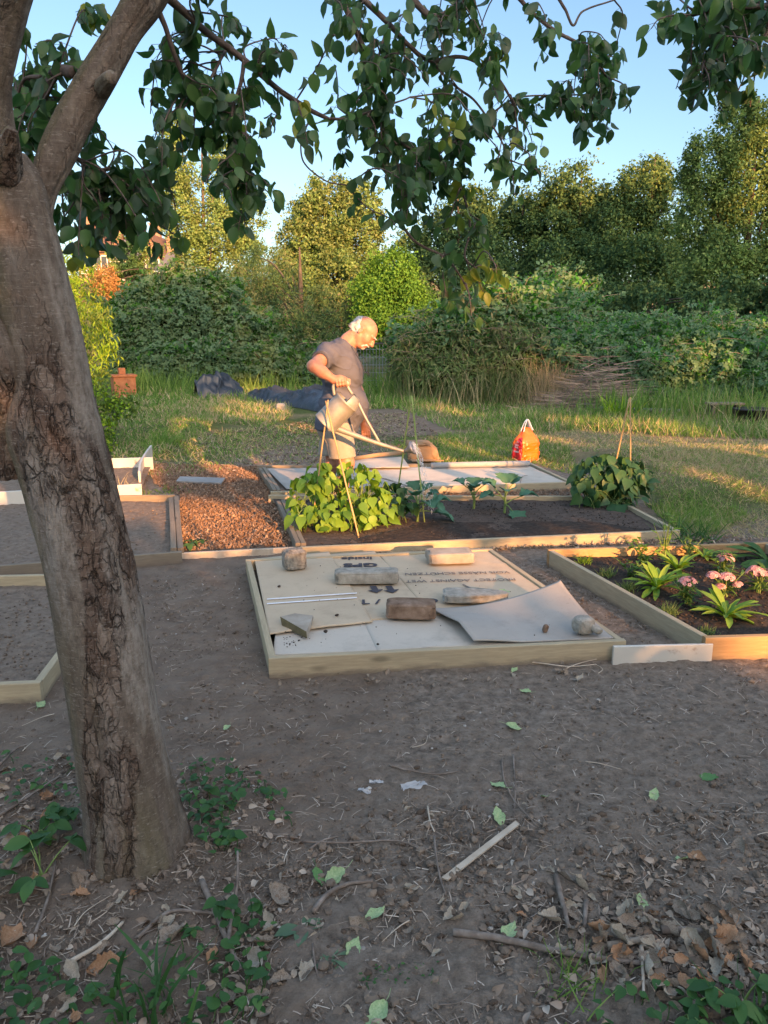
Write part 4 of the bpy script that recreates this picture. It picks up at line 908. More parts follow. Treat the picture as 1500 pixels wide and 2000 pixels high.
stick([(1015, 960), (1020, 945), (1030, 943)], .003, 'stick', 'dark twig lying on the far cardboard', lift=.075)
for i, (x, y) in enumerate(samp(FG, 46, 1.0)):
    L = rng.uniform(.05, .14); a = rng.uniform(0, 6.28); d = np.array([math.cos(a), math.sin(a), 0]); n = np.array([-d[1], d[0], 0]); p0 = np.array([x, y, float(gz(x, y))+.012])
    p = smooth_path([p0, p0+d*L*.4+n*L*rng.normal(0, .12)+[0, 0, .004], p0+d*L], 5); mb = MB(); tube(mb, p, np.linspace(.0022, .001, len(p)), 5)
    tag(mb.build('twig', MT['stick' if i % 3 else 'stick_pale'], loc=tuple(p0)), 'thin twig lying on the bare foreground soil', 'twig', 'thin twigs scattered on the soil')
a, b = gpt(868, 1723), gpt(1010, 1613); d = norm(b-a); mid = (a+b)/2; mb = MB()
n = np.array([-d[1], d[0], 0]); L = np.linalg.norm(b-a)
v = np.array([mid+d*sx*L/2*(1+.02*sy)+n*sy*.010+[0, 0, zz] for zz in (.008, .013) for sx, sy in ((-1, -1), (1, -1), (1, 1), (-1, 1))]); mb.add(v, np.array([(3, 2, 1, 0), (4, 5, 6, 7), (0, 1, 5, 4), (1, 2, 6, 5), (2, 3, 7, 6), (3, 0, 4, 7)]))
tag(mb.build('wood_strip', MT['stick_pale'], loc=tuple(mid), smooth=False), 'straight pale strip of wood lying on the soil', 'wood strip')
# torn wrapper scraps
def scrap(px, py, L, w, rz, lab):
    nu, nv = 12, 7; u = np.linspace(-1, 1, nu)[None]; y = np.linspace(-1, 1, nv)[:, None]
    x = u*L/2*(1+.1*fbm(u*2+px, y*2, s=px)); yy = y*w/2*(1+.6*fbm(u*4+px, y*1, s=px+1)); zz = .014+.03*fbm(u*3+px, y*2.5, o=3, s=px+2)
    c, s = math.cos(rz), math.sin(rz); p = gpt(px, py); v = np.stack([x*c-yy*s, x*s+yy*c, zz+0*x], -1).reshape(-1, 3)+p
    i = (np.arange(nv-1)[:, None]*nu+np.arange(nu-1)[None]).ravel(); mb = MB(); mb.add(v, np.stack([i, i+1, i+nu+1, i+nu], -1))
    tag(mb.build('wrapper_scrap', MT['film'], loc=tuple(p)), lab, 'plastic scrap', 'torn clear plastic scraps on the soil')
t = NT('clear_film'); tr = t.n('ShaderNodeBsdfTransparent'); b_ = t.bsdf((.62, .62, .63), .3, None, .5); mx = t.n('ShaderNodeMixShader'); mx.inputs[0].default_value = .55
t.l(tr.outputs[0], mx.inputs[1]); t.l(b_, mx.inputs[2]); MT['film'] = t.done(mx.outputs[0])
scrap(808, 1540, .09, .035, .3, 'larger torn scrap of clear plastic in the middle of the soil'); scrap(735, 1533, .05, .018, .0, 'small plastic scrap behind the other torn scraps')
scrap(712, 1550, .045, .022, -.2, 'small plastic scrap left of the larger torn scrap')
# ------------------------------------------------------------------ low weeds near the trunk
def weedpatch(name, poly, n, key, tm, lo, hi, h, pw=.3, mb=None):
    q = samp(poly, n, pw); mb = mb or MB(); n = len(q); z = gz(q[:, 0], q[:, 1])+rng.uniform(.012, h, n)
    a = rng.uniform(0, 6.28, n); d = np.c_[np.cos(a), np.sin(a), rng.uniform(-.3, .35, n)]
    put(mb, tm, np.c_[q, z], d, np.c_[rng.normal(0, .3, (n, 2)), np.ones(n)], rng.uniform(lo, hi, n))
    for k in range(0, n, 3):
        p = np.array([q[k, 0], q[k, 1], z[k]]); g = np.array([q[k, 0]+rng.normal(0, .015), q[k, 1]+rng.normal(0, .015), float(gz(*q[k]))]); tube(mb, [g, (g+p)/2+[.003, 0, 0], p], .0014, 4, caps=False)
    return tag(mb.build(name, MT[key]), kind='stuff')
W1 = [(370, 1500), (430, 1490), (560, 1560), (570, 1620), (470, 1600), (400, 1640), (470, 1640), (480, 1690), (400, 1680), (350, 1600)]
weedpatch('creeping_weeds', W1, 70, 'weed', T_HEART, .018, .038, .05)
weedpatch('creeping_weeds', [(345, 1500), (400, 1490), (520, 1520), (560, 1590), (480, 1570), (380, 1560)], 38, 'weed', T_OV, .014, .026, .04)
weedpatch('creeping_weeds', [(380, 1560), (470, 1550), (480, 1690), (410, 1690)], 46, 'weed', T_HEART, .022, .042, .06)
weedpatch('creeping_weeds', [(0, 1480), (150, 1480), (160, 1600), (0, 1620)], 42, 'weed', T_OV, .02, .04, .04)
weedpatch('creeping_weeds', [(170, 1880), (530, 1810), (530, 2040), (170, 2040)], 100, 'weed', T_OV, .018, .036, .06, 0)
weedpatch('creeping_weeds', [(420, 1780), (520, 1760), (520, 2000), (420, 2000)], 36, 'weed', T_HEART, .024, .042, .07, 0)
weedpatch('creeping_weeds', [(-40, 1890), (170, 1880), (170, 2040), (-40, 2040)], 60, 'weed', T_OV, .025, .05, .06, 0)
weedpatch('creeping_weeds', [(1180, 1940), (1400, 1930), (1540, 1960), (1540, 2060), (1150, 2060)], 60, 'weed', T_HEART, .018, .034, .06, 0)
weedpatch('creeping_weeds', [(700, 1890), (860, 1880), (860, 1925), (700, 1930)], 60, 'weed', T_OV, .006, .012, .012, 0)
# big bramble leaves at the far left
def leafplant(name, label, cat, px, py, key, tm, nst, h, spread, L0, L1, group=None, per=3, stemr=.003, up=.45, z0=None):
    g0 = gpt(px, py); 
    if z0 is not None: g0 = G(px, py, z0)
    t_ = thing(name, label, cat, tuple(g0), group); mb = MB(); ms = MB(); n = 0
    for k in range(nst):
        a = rng.uniform(0, 6.28); r = spread*rng.uniform(.3, 1); e = g0+np.array([math.cos(a)*r, math.sin(a)*r, h*rng.uniform(.5, 1)])
        p = smooth_path([g0+rng.normal(0, .01, 3)*[1, 1, 0], (g0+e)/2+[0, 0, h*.15], e], 4); tube(ms, p, np.linspace(stemr, stemr*.5, len(p)), 5, caps=False)
        d = norm(p[-1]-p[-3]); o = d*[1, 1, 0]; 
        if per == 3:
            for b in (-1.2, 0, 1.2):
                c, s = math.cos(b), math.sin(b); dd = np.array([d[0]*c-d[1]*s, d[0]*s+d[1]*c, -.15+rng.normal(0, .15)])
                put(mb, tm, [e], [dd], [np.array([0, 0, 1])+rng.normal(0, .25, 3)], [rng.uniform(L0, L1)*(1 if b == 0 else .85)])
        else:
            for b in range(per):
                dd = np.array([*rdir(1)[0][:2], up*rng.uniform(-.6, 1)]); s_ = p[rng.integers(len(p)//2, len(p))]; put(mb, tm, [s_], [dd], [np.array([0, 0, 1])+rng.normal(0, .3, 3)], [rng.uniform(L0, L1)])
    mb.build('leaves', MT[key], t_); ms.build('stems', MT['stem_green'], t_); return t_
leafplant('bramble_shoot', 'broad leaved bramble shoot at the left of the trunk base', 'plant', 85, 1720, 'weed', T_OV, 5, .10, .11, .065, .10)
leafplant('bramble_shoot', 'bramble shoot with large leaves at the left edge below the trunk', 'plant', -10, 1790, 'weed', T_OV, 5, .12, .11, .07, .11)
leafplant('weed_sprig', 'small three leaved weed behind the bramble shoots', 'plant', 75, 1630, 'weed', T_OV, 4, .07, .09, .05, .075)
leafplant('weed_sprig', 'light green weed sprig at the left of the trunk', 'plant', 145, 1600, 'weed', T_HEART, 4, .09, .05, .035, .05)
leafplant('weed_sprig', 'tall leafed weed at the lower right corner', 'plant', 1440, 1985, 'weed', T_OV, 5, .10, .06, .045, .07)
leafplant('weed_sprig', 'upright weed beside the dead leaf pile', 'plant', 1340, 1990, 'weed', T_OV, 5, .08, .06, .035, .055)
leafplant('weed_sprig', 'little seedling below the curved twig', 'plant', 378, 1815, 'weed', T_OV, 3, .03, .04, .025, .035)
leafplant('weed_sprig', 'small weed at the foot of the weathered double board', 'plant', 372, 1068, 'weed', T_OV, 6, .05, .10, .05, .08)
def rosette(name, label, px, py, key, tm, n, L0, L1, lift, z=None, group=None, cat='plant', w=None, hub=.006):
    g0 = gpt(px, py) if z is None else G(px, py, z); a = np.sort(rng.uniform(0, 6.28, n)); up = rng.uniform(.15, 1, n)*lift
    d = np.c_[np.cos(a), np.sin(a), up]; mb = MB(); L = rng.uniform(L0, L1, n)
    put(mb, tm, g0+np.c_[np.cos(a)*hub, np.sin(a)*hub, np.full(n, .004)], d, np.c_[-np.cos(a)*up, -np.sin(a)*up, np.ones(n)]+rng.normal(0, .12, (n, 3)), L, None if w is None else L*w)
    return tag(mb.build(name, MT[key], loc=tuple(g0)), label, cat, group)
rosette('weed_rosette', 'grey green rosette weed of broad leaves right of the trunk', 592, 1815, 'weed_grey', T_OV, 7, .05, .08, .3)
rosette('weed_rosette', 'star shaped grey green rosette with narrow leaves', 645, 1875, 'weed_grey', T_STRAP, 8, .07, .11, .35)
def tuft(mb, p, n, lo, hi, spread, wid, lean=.45, r=.03):
    a = rng.uniform(0, 6.28, n); q = np.asarray(p)+np.c_[rng.normal(0, r, (n, 2)), np.zeros(n)]
    d = np.c_[rng.normal(0, lean, (n, 2)), np.ones(n)]
    for k in range(3): 
        s = slice(k, n, 3); m = len(q[s]); put(mb, blade_t((.15, .45, .8)[k]), q[s], d[s], np.c_[np.cos(a[s]), np.sin(a[s]), np.zeros(m)], rng.uniform(lo, hi, m), np.full(m, wid)*rng.uniform(.7, 1.3, m))
def gtuft(label, px, py, n, lo, hi, wid, key, r=.03, z=None, name='grass_tuft', group=None, lean=.45, cat='grass'):
    p = gpt(px, py) if z is None else G(px, py, z); mb = MB(); tuft(mb, p, n, lo, hi, 0, wid, lean, r); return tag(mb.build(name, MT[key], loc=tuple(p)), label, cat, group)
gtuft('broad bladed grass tuft at the bottom edge below the trunk', 285, 1990, 22, .10, .20, .012, 'weed', .06, lean=.25)
gtuft('fine grass tuft at the bottom beside the long stick', 1120, 1925, 60, .04, .11, .0035, 'grass', .05, lean=.8)
gtuft('grass tuft at the bottom right corner', 1490, 2010, 20, .08, .17, .008, 'weed', .04)
# ------------------------------------------------------------------ the pear tree in the foreground
TB = P(275, 1735, 2.06); tbz = float(gz(TB[0], TB[1]))
pear = thing('pear_tree', 'leaning pear tree with flaking grey bark and overhanging leafy branches at left', 'tree', (TB[0], 2.12, tbz))
def stem(name, rows, Yc, seg=120, n=26, mat='bark', crack=1.0, seed=1, parent=pear, pale=0.0, green=1.0, lab=None):
    """rows: (px left, px right, py[, Y]); round section between those pixel edges"""
    rr = []
    for r in rows:
        Yq = r[3] if len(r) > 3 else Yc; c = P((r[0]+r[1])/2, r[2], Yq); rr.append([*c, .935*(r[1]-r[0])/2/ppm((r[0]+r[1])/2, r[2], Yq)])
    q = smooth_path(rr, n); p = q[:, :3]; rad = q[:, 3]; m = len(p)
    t = norm(np.gradient(p, axis=0)); u = norm(np.cross(t, np.array([0, 1.0, 0]))); w = np.cross(t, u)
    th = np.linspace(0, 2*np.pi, seg, endpoint=False); s = np.r_[0, np.cumsum(np.linalg.norm(np.diff(p, axis=0), axis=1))]
    TH, SS = np.meshgrid(th, s); cx, cy = np.cos(TH), np.sin(TH)
    d = .045*fbm(cx*1.6+seed, cy*1.6, SS*3, o=3, s=seed)*rad[:, None]*4
    K = 19; a_ = TH/(2*np.pi)*K; wx = 1.5*fbm(cx*3, cy*3, SS*7, o=4, s=seed+2)
    f1, f2, ci = worley(a_+wx, SS*10+wx*1.6+seed*7, seed+3, per=K)
    e = f2-f1; cr = np.clip(1-e/.075, 0, 1)*(.45+.55*sst(-.1, .15, fbm(cx*5+1, cy*5, SS*9, o=2, s=seed+31)))
    mask = sst(-.10, .10, fbm(cx*1.6+4, cy*1.6, SS*1.6, o=3, s=seed+6)+.05*crack+.14*crack*np.exp(-((cx+.25)/.55)**2)*np.where(cy < .3, 1, .3)-.07*sst(.35, .8, cx)-.10*sst(.62, .85, -cx))*crack*((1-.7*sst(1.5, 1.95, SS)) if name == 'trunk' else 1)
    cr = cr*mask
    f1b, f2b, cib = worley(a_*2.1+wx*1.7, SS*17+wx+3, seed+13, per=int(K*2.1) if False else None)
    d += -.0075*cr+.0065*mask*(ci-.4)+.006*fbm(cx*5, cy*5, SS*10, o=4, s=seed+7)+.004*mask*fbm(cx*11, cy*11, SS*26, o=3, s=seed+17)
    d += -.0022*np.clip(1-(f2b-f1b)/.1, 0, 1)*mask
    if name == 'trunk': d += .105*np.exp(-s/.15)[:, None]*(.55+.45*np.cos(TH*5+1.0)+.35*np.cos(TH*3+.5)+.5*fbm(cx*4, cy*4, SS*6, o=3, s=77))
    R_ = rad[:, None]+d
    v = p[:, None]+R_[..., None]*(cx[..., None]*u[:, None]+cy[..., None]*w[:, None])
    i = np.arange(m-1)[:, None]*seg; j = np.arange(seg)[None]; k = (j+1) % seg
    f = np.stack([i+j, i+k, i+seg+k, i+seg+j], -1).reshape(-1, 4)
    vv = np.vstack([v.reshape(-1, 3), p[-1]+t[-1]*rad[-1]*.15]); jj = np.arange(seg); mb = MB()
    mb.add(vv, [f, np.stack([(m-1)*seg+jj, (m-1)*seg+(jj+1) % seg, np.full(seg, m*seg)], -1)])
    o = mb.build(name, MT[mat], parent)
    pl = np.clip(sst(.02, .2, fbm(cx*1.2+seed, cy*1.2+2, SS*2.2, o=4, s=seed+9)+.16*sst(.5, .85, -cx)*sst(.35, .6, SS)-.04)*.9+pale, 0, 1)*(1-.3*cr)
    rs = sst(.55, .8, cx*1-.15*np.sin(SS*4))*.0
    gn = np.clip(sst(-.05, .2, fbm(cx*1.5, cy*1.5+7, SS*1.2, o=3, s=seed+11)+.16*cx*green), 0, 1)*green
    at = o.data.color_attributes.new('bark', 'FLOAT_COLOR', 'POINT'); n_ = m*seg
    col = np.c_[np.r_[np.clip(mask+0*cr, 0, 1).ravel(), 0], np.r_[pl.ravel(), pale], np.r_[gn.ravel(), 0], np.ones(n_+1)]
    at.data.foreach_set('color', col.astype(np.float32).ravel())
    if lab: o['label'] = lab
    return o
stem('trunk', [(120, 440, 1800), (146, 404, 1745), (160, 378, 1680), (163, 352, 1580), (150, 332, 1490), (138, 314, 1400), (122, 298, 1300), (104, 282, 1200), (84, 264, 1100), (58, 240, 1000), (30, 214, 900), (8, 194, 820), (20, 178, 740), (6, 158, 640), (-22, 128, 520), (-40, 104, 430), (-46, 84, 360), (-44, 50, 310)], 2.12, seg=190, n=24, seed=3)
stem('second_stem', [(-40, 130, 900, 2.16), (-60, 92, 820, 2.12), (-80, 66, 740, 2.08), (-120, 46, 690, 2.06), (-185, -10, 620, 2.04), (-260, -90, 540, 2.0)], 2.1, seg=90, n=14, seed=9)
stem('limb', [(22, 98, 520, 2.16), (47, 100, 440, 2.18), (56, 115, 370, 2.2), (76, 148, 300, 2.22), (114, 188, 220, 2.25), (160, 232, 140, 2.28), (209, 276, 60, 2.3), (250, 326, -10, 2.3), (300, 366, -90, 2.3), (345, 405, -180, 2.3), (400, 440, -330, 2.35), (440, 470, -520, 2.4)], 2.2, seg=90, n=14, seed=15, crack=.35, pale=.12)
stem('upright_stem', [(-64, 44, 400, 2.12), (-60, 36, 330, 2.12), (-52, 28, 250, 2.12), (-45, 22, 170, 2.1), (-40, 36, 90, 2.08), (-30, 54, 20, 2.06), (-25, 75, -60, 2.03), (-20, 90, -140, 2.0), (-10, 90, -300, 1.95), (10, 95, -520, 1.9), (40, 100, -760, 1.85)], 2.1, seg=90, n=14, seed=21, crack=.3, pale=.15, green=.3)
stem('limb_stub', [(176, 214, 178, 2.27), (192, 226, 160, 2.2), (205, 232, 150, 2.16)], 2.2, seg=40, n=8, seed=27, crack=.2)
stem('cut_stub', [(-30, 46, 340, 2.06), (-14, 42, 300, 2.03), (2, 38, 268, 2.0), (12, 34, 252, 1.99)], 2.05, seg=40, n=8, seed=33, crack=.9)
def pbranch(pts, w0, w1, Y0, Y1, seed=0, sub=0, name='branch', mb=None):
    n = len(pts); q = []
    for i, (px, py) in enumerate(pts):
        Y = Y0+(Y1-Y0)*i/(n-1); q.append([*P(px, py, Y), (w0+(w1-w0)*i/(n-1))/2/ppm(px, py, Y)])
    q = smooth_path(q, 8); q[1:-1, :3] += .006*np.stack([fbm(q[1:-1, 0]*14+seed, q[1:-1, 2]*14, s=40+k) for k in range(3)], -1)
    knob = 1+.25*fbm(np.arange(len(q))*.9+seed, np.zeros(len(q)), o=2, s=44)
    own = mb is None; mb = mb or MB(); tube(mb, q[:, :3], q[:, 3]*knob, 8)
    BR.append(q[:, :3])
    if own: mb.build(name, MT['twigbark'], pear)
BR = []
for k, (pts, w0, w1, Y0, Y1) in enumerate([
    ([(310, -20), (350, 15), (400, 60), (470, 112), (550, 180), (600, 212), (640, 232)], 17, 8, 2.3, 2.7),
    ([(305, 5), (325, 60), (345, 120), (370, 168), (400, 170), (440, 100)], 12, 5, 2.3, 2.5),
    ([(478, 118), (470, 160), (455, 215), (455, 260), (470, 310), (492, 365)], 9, 4, 2.5, 2.5),
    ([(145, 142), (112, 140), (90, 175), (72, 230), (64, 292)], 24, 12, 2.4, 2.6),
    ([(80, 150), (45, 160), (25, 230)], 8, 4, 2.5, 2.6),
    ([(140, 300), (180, 330), (230, 330), (260, 360)], 8, 4, 2.3, 2.6),
    ([(602, 240), (588, 275), (596, 320), (640, 355), (682, 362)], 3.5, 2.5, 2.7, 2.7),
    ([(640, 232), (690, 230), (745, 210), (800, 190)], 6, 3, 2.7, 2.8),
    ([(655, -30), (690, 50), (722, 120), (740, 190), (745, 240), (772, 275)], 12, 6, 2.9, 2.9),
    ([(690, -20), (755, 42), (800, 90), (842, 118), (905, 112), (960, 140), (1000, 200), (1012, 260)], 12, 4, 2.9, 3.0),
    ([(780, -30), (840, 30), (880, 20), (920, -20)], 14, 12, 2.9, 2.9),
    ([(842, 118), (880, 160), (930, 200), (970, 260), (1005, 330)], 6, 3, 3.0, 3.0),
    ([(1000, -20), (1040, 25), (1085, 60), (1130, 85), (1160, 105), (1185, 150)], 9, 5, 3.1, 3.1),
    ([(1080, -20), (1105, 20), (1120, 50), (1140, 20), (1200, 0)], 7, 3, 3.1, 3.1),
    ([(770, 270), (830, 300), (900, 270), (950, 230), (1010, 192), (1110, 186)], 6, 3, 2.9, 3.1),
    ([(772, 275), (790, 330), (785, 400), (770, 440)], 6, 3, 2.9, 2.9),
    ([(850, 300), (885, 340), (908, 390), (918, 445), (908, 500), (930, 525)], 6, 3.5, 2.95, 2.95),
    ([(785, 440), (815, 475), (865, 500), (900, 540), (925, 595)], 6, 3, 2.95, 2.95),
    ([(745, 210), (700, 235), (660, 210)], 5, 3, 2.9, 2.8),
    ([(760, 45), (740, 110), (725, 180)], 6, 3, 2.9, 2.8)]):
    pbranch(pts, w0, w1, Y0, Y1, k*3)
pl = thing('pear_tree', 'pear tree whose leafy branch hangs in from the top right corner', 'tree', (3.6, 2.6, float(gz(3.6, 2.6))))
mb = MB(); tr0 = np.array([3.6, 2.6, -.05]); pr = smooth_path([[*tr0, .13], [3.55, 2.6, 1.0, .11], [3.4, 2.6, 1.9, .095], [3.2, 2.65, 2.6, .08], [3.0, 2.7, 3.6, .05]], 8); tube(mb, pr[:, :3], pr[:, 3], 20); mb.build('trunk', MT['twigbark'], pl)
mb = MB(); BRR = []
for pts, w0, w1 in (([(1640, -40), (1560, -5), (1490, 12), (1410, 16), (1345, 32)], 16, 6), ([(1490, 12), (1500, 60), (1465, 95), (1420, 130)], 9, 4), ([(1410, 16), (1390, 70), (1385, 130)], 6, 3)):
    q = smooth_path([[*P(px, py, 2.6), (w0+(w1-w0)*i/(len(pts)-1))/2/ppm(px, py, 2.6)] for i, (px, py) in enumerate(pts)], 8); tube(mb, q[:, :3], q[:, 3], 8); BRR.append(q[:, :3])
q = smooth_path([[3.38, 2.6, 2.0, .06], [2.5, 2.6, 2.75, .04], [*P(1640, -40, 2.6), .02]], 8); tube(mb, q[:, :3], q[:, 3], 8); mb.build('branch', MT['twigbark'], pl)
# leaves: hanging clusters given as (px, py, rx, ry, n)
CLU = [(75, 40, 35, 45, 15), (140, 90, 40, 50, 14), (175, 30, 40, 40, 10), (60, 180, 55, 60, 60), (60, 260, 60, 60, 60), (150, 230, 50, 60, 40), (160, 330, 80, 70, 110), (250, 370, 80, 60, 130), (180, 425, 80, 45, 90), (320, 430, 50, 30, 40), (100, 455, 30, 30, 12),
 (165, 475, 14, 26, 6), (212, 455, 18, 25, 7), (300, 110, 40, 50, 22), (350, 90, 50, 60, 30), (330, 190, 50, 45, 26), (430, 55, 50, 45, 22), (390, 170, 45, 40, 30), (430, 225, 50, 45, 55), (345, 255, 75, 45, 75), (460, 270, 45, 45, 45), (445, 335, 55, 35, 38), (500, 370, 34, 32, 40),
 (485, 410, 24, 22, 12), (400, 25, 40, 25, 16), (515, 70, 36, 34, 22), (555, 110, 18, 36, 10), (480, 190, 45, 36, 18), (525, 215, 24, 24, 7), (590, 240, 16, 14, 5), (640, 30, 35, 40, 20), (700, 50, 55, 55, 46), (640, 165, 26, 55, 14), (690, 195, 40, 45, 28), (720, 115, 46, 50, 46),
 (770, 150, 48, 55, 48), (830, 55, 65, 55, 62), (900, 35, 55, 45, 44), (960, 60, 36, 55, 30), (840, 140, 55, 55, 44), (720, 270, 45, 36, 32), (690, 268, 24, 26, 8), (782, 285, 55, 45, 62), (820, 330, 65, 45, 76), (762, 335, 45, 36, 38), (785, 395, 34, 36, 44), (748, 425, 24, 20, 14),
 (868, 250, 55, 45, 44), (918, 268, 46, 36, 28), (880, 320, 46, 34, 36), (900, 190, 50, 45, 24), (985, 190, 40, 40, 10), (1010, 222, 40, 36, 16), (1060, 188, 36, 24, 14), (1000, 300, 34, 28, 34), (1000, 348, 18, 20, 10), (1040, 300, 16, 30, 8), (1110, 190, 28, 20, 12),
 (1160, 170, 46, 60, 110), (1180, 115, 36, 36, 30), (1165, 225, 36, 28, 34), (1208, 165, 14, 34, 12), (1090, 40, 36, 36, 13), (1055, 60, 26, 34, 8), (1180, 55, 36, 26, 7), (905, 395, 20, 20, 12), (920, 445, 18, 24, 12), (880, 480, 30, 14, 6), (890, 545, 36, 24, 18), (920, 590, 16, 18, 10)]
CLY = [(945, 525, 36, 28, 16), (970, 535, 22, 16, 6)]  # yellow leaf colour here stands in for sunlight on this spray
CLR = [(1335, 38, 55, 34, 62), (1400, 70, 65, 55, 95), (1455, 105, 45, 46, 60), (1370, 125, 28, 36, 34), (1470, 175, 18, 40, 14), (1390, 155, 26, 26, 18), (1430, 8, 80, 26, 56), (1490, 50, 36, 36, 34), (1360, 170, 12, 16, 4)]
def pearleaves(clu, name, key, Yf, parent, L=(.034, .061), paths=None, tw=True):
    mb = MB(); ms = MB(); allp = np.vstack(paths) if paths else None
    for px, py, rx, ry, n in clu:
        Yc = Yf(px, py); k = max(1, int(round(n/9.6))); C = P(px, py, Yc)
        for _ in range(k):
            a = rng.uniform(0, 6.28); r = math.sqrt(rng.random()); e = P(px+rx*r*math.cos(a), py+ry*r*math.sin(a)+4, Yc+rng.normal(0, .13))
            s0 = None
            if allp is not None:
                d2 = ((allp-e-[0, 0, .05])**2).sum(1)+rng.uniform(0, .01, len(allp)); j = np.argmin(d2)
                if d2[j] < .16: s0 = allp[j]
            if s0 is None: s0 = P(px+rng.normal(0, rx*.4), py-ry-rng.uniform(0, 10), Yc+rng.normal(0, .08))
            ln = np.linalg.norm(e-s0)
            if ln < .07: e = e+norm(e-s0)*.07
            mid = (s0+e)/2+rng.normal(0, .02, 3)+[0, 0, .12*ln]; pth = smooth_path([s0, mid, e, e+norm(e-mid)*.03-[0, 0, .02]], 5)
            if tw: tube(ms, pth, np.linspace(.0030, .0014, len(pth)), 5, caps=False)
            m = int(rng.integers(9, 15)); t_ = np.sort(rng.uniform(max(0, 1-.17/max(ln, .17)), 1, m)); q = pth[np.minimum((t_*(len(pth)-1)).astype(int), len(pth)-1)]
            st = rng.normal(0, 1, (m, 3))*[1, 1, .6]; st = norm(st)*rng.uniform(.012, .036, (m, 1))-[0, 0, .006]; p = q+st
            d = np.c_[st[:, :2]*9+rng.normal(0, .3, (m, 2)), -np.ones(m)*rng.uniform(.25, 1.2, m)]; up = rng.random(m) < .12; d[up, 2] *= -.6
            nr = np.c_[rng.normal(0, 1, m), rng.normal(-.4, 1, m), rng.normal(.3, .5, m)]; LL = rng.uniform(*L, m); h = rng.random(m) < .55
            put(mb, T_OV, p[h], d[h], nr[h], LL[h], LL[h]*rng.uniform(.95, 1.3, h.sum())); put(mb, T_OV2, p[~h], d[~h], nr[~h], LL[~h], LL[~h]*rng.uniform(.75, 1.2, (~h).sum()))
            for i in range(m): tube(ms, [q[i], p[i]], .0008, 3, caps=False)
    mb.build(name, MT[key], parent)
    ms.build('leaf_twigs', MT['twigbark'], parent)
def Yf(px, py): return float(np.interp(px, [0, 250, 420, 600, 720, 1000, 1200], [2.55, 2.55, 2.5, 2.6, 2.85, 3.0, 3.1]))
pearleaves(CLU, 'foliage', 'pear_leaf', Yf, pear, paths=BR); pearleaves(CLY, 'foliage', 'pear_yellow', lambda a, b: 2.95, pear, paths=BR); pearleaves(CLR, 'foliage', 'pear_leaf', lambda a, b: 2.6, pl, paths=BRR)
pearleaves([(px, py, rx*.6, ry*.6, 4) for px, py, rx, ry, n in CLU[2::9]], 'yellowing_leaves', 'pear_yellow', Yf, pear, paths=BR, tw=False)
# the rest of the two crowns, above and beside the picture
def crown_extra(parent, ctrs, n, key='pear_leaf'):
    mb = MB(); ms = MB()
    for c, r in ctrs:
        p = np.array(c)+rng.normal(0, .5, (n, 3))*r; d = np.c_[rng.normal(0, .5, (n, 2)), -np.ones(n)]; put(mb, T_OV, p, d, rng.normal(size=(n, 3)), rng.uniform(.055, .085, n))
    mb.build('upper_foliage', MT[key], parent)
crown_extra(pear, [((-1.6, 2.2, 3.2), .6), ((-.9, 2.6, 3.7), .7), ((-.1, 2.8, 3.9), .7), ((.6, 3.0, 3.9), .6), ((-1.4, 1.4, 3.4), .7), ((-2.0, 2.6, 2.5), .5), ((-.5, 1.9, 3.9), .6)], 170)
crown_extra(pl, [((2.6, 2.6, 3.5), .7), ((3.3, 2.3, 3.2), .8), ((3.1, 3.2, 3.4), .7)], 170)
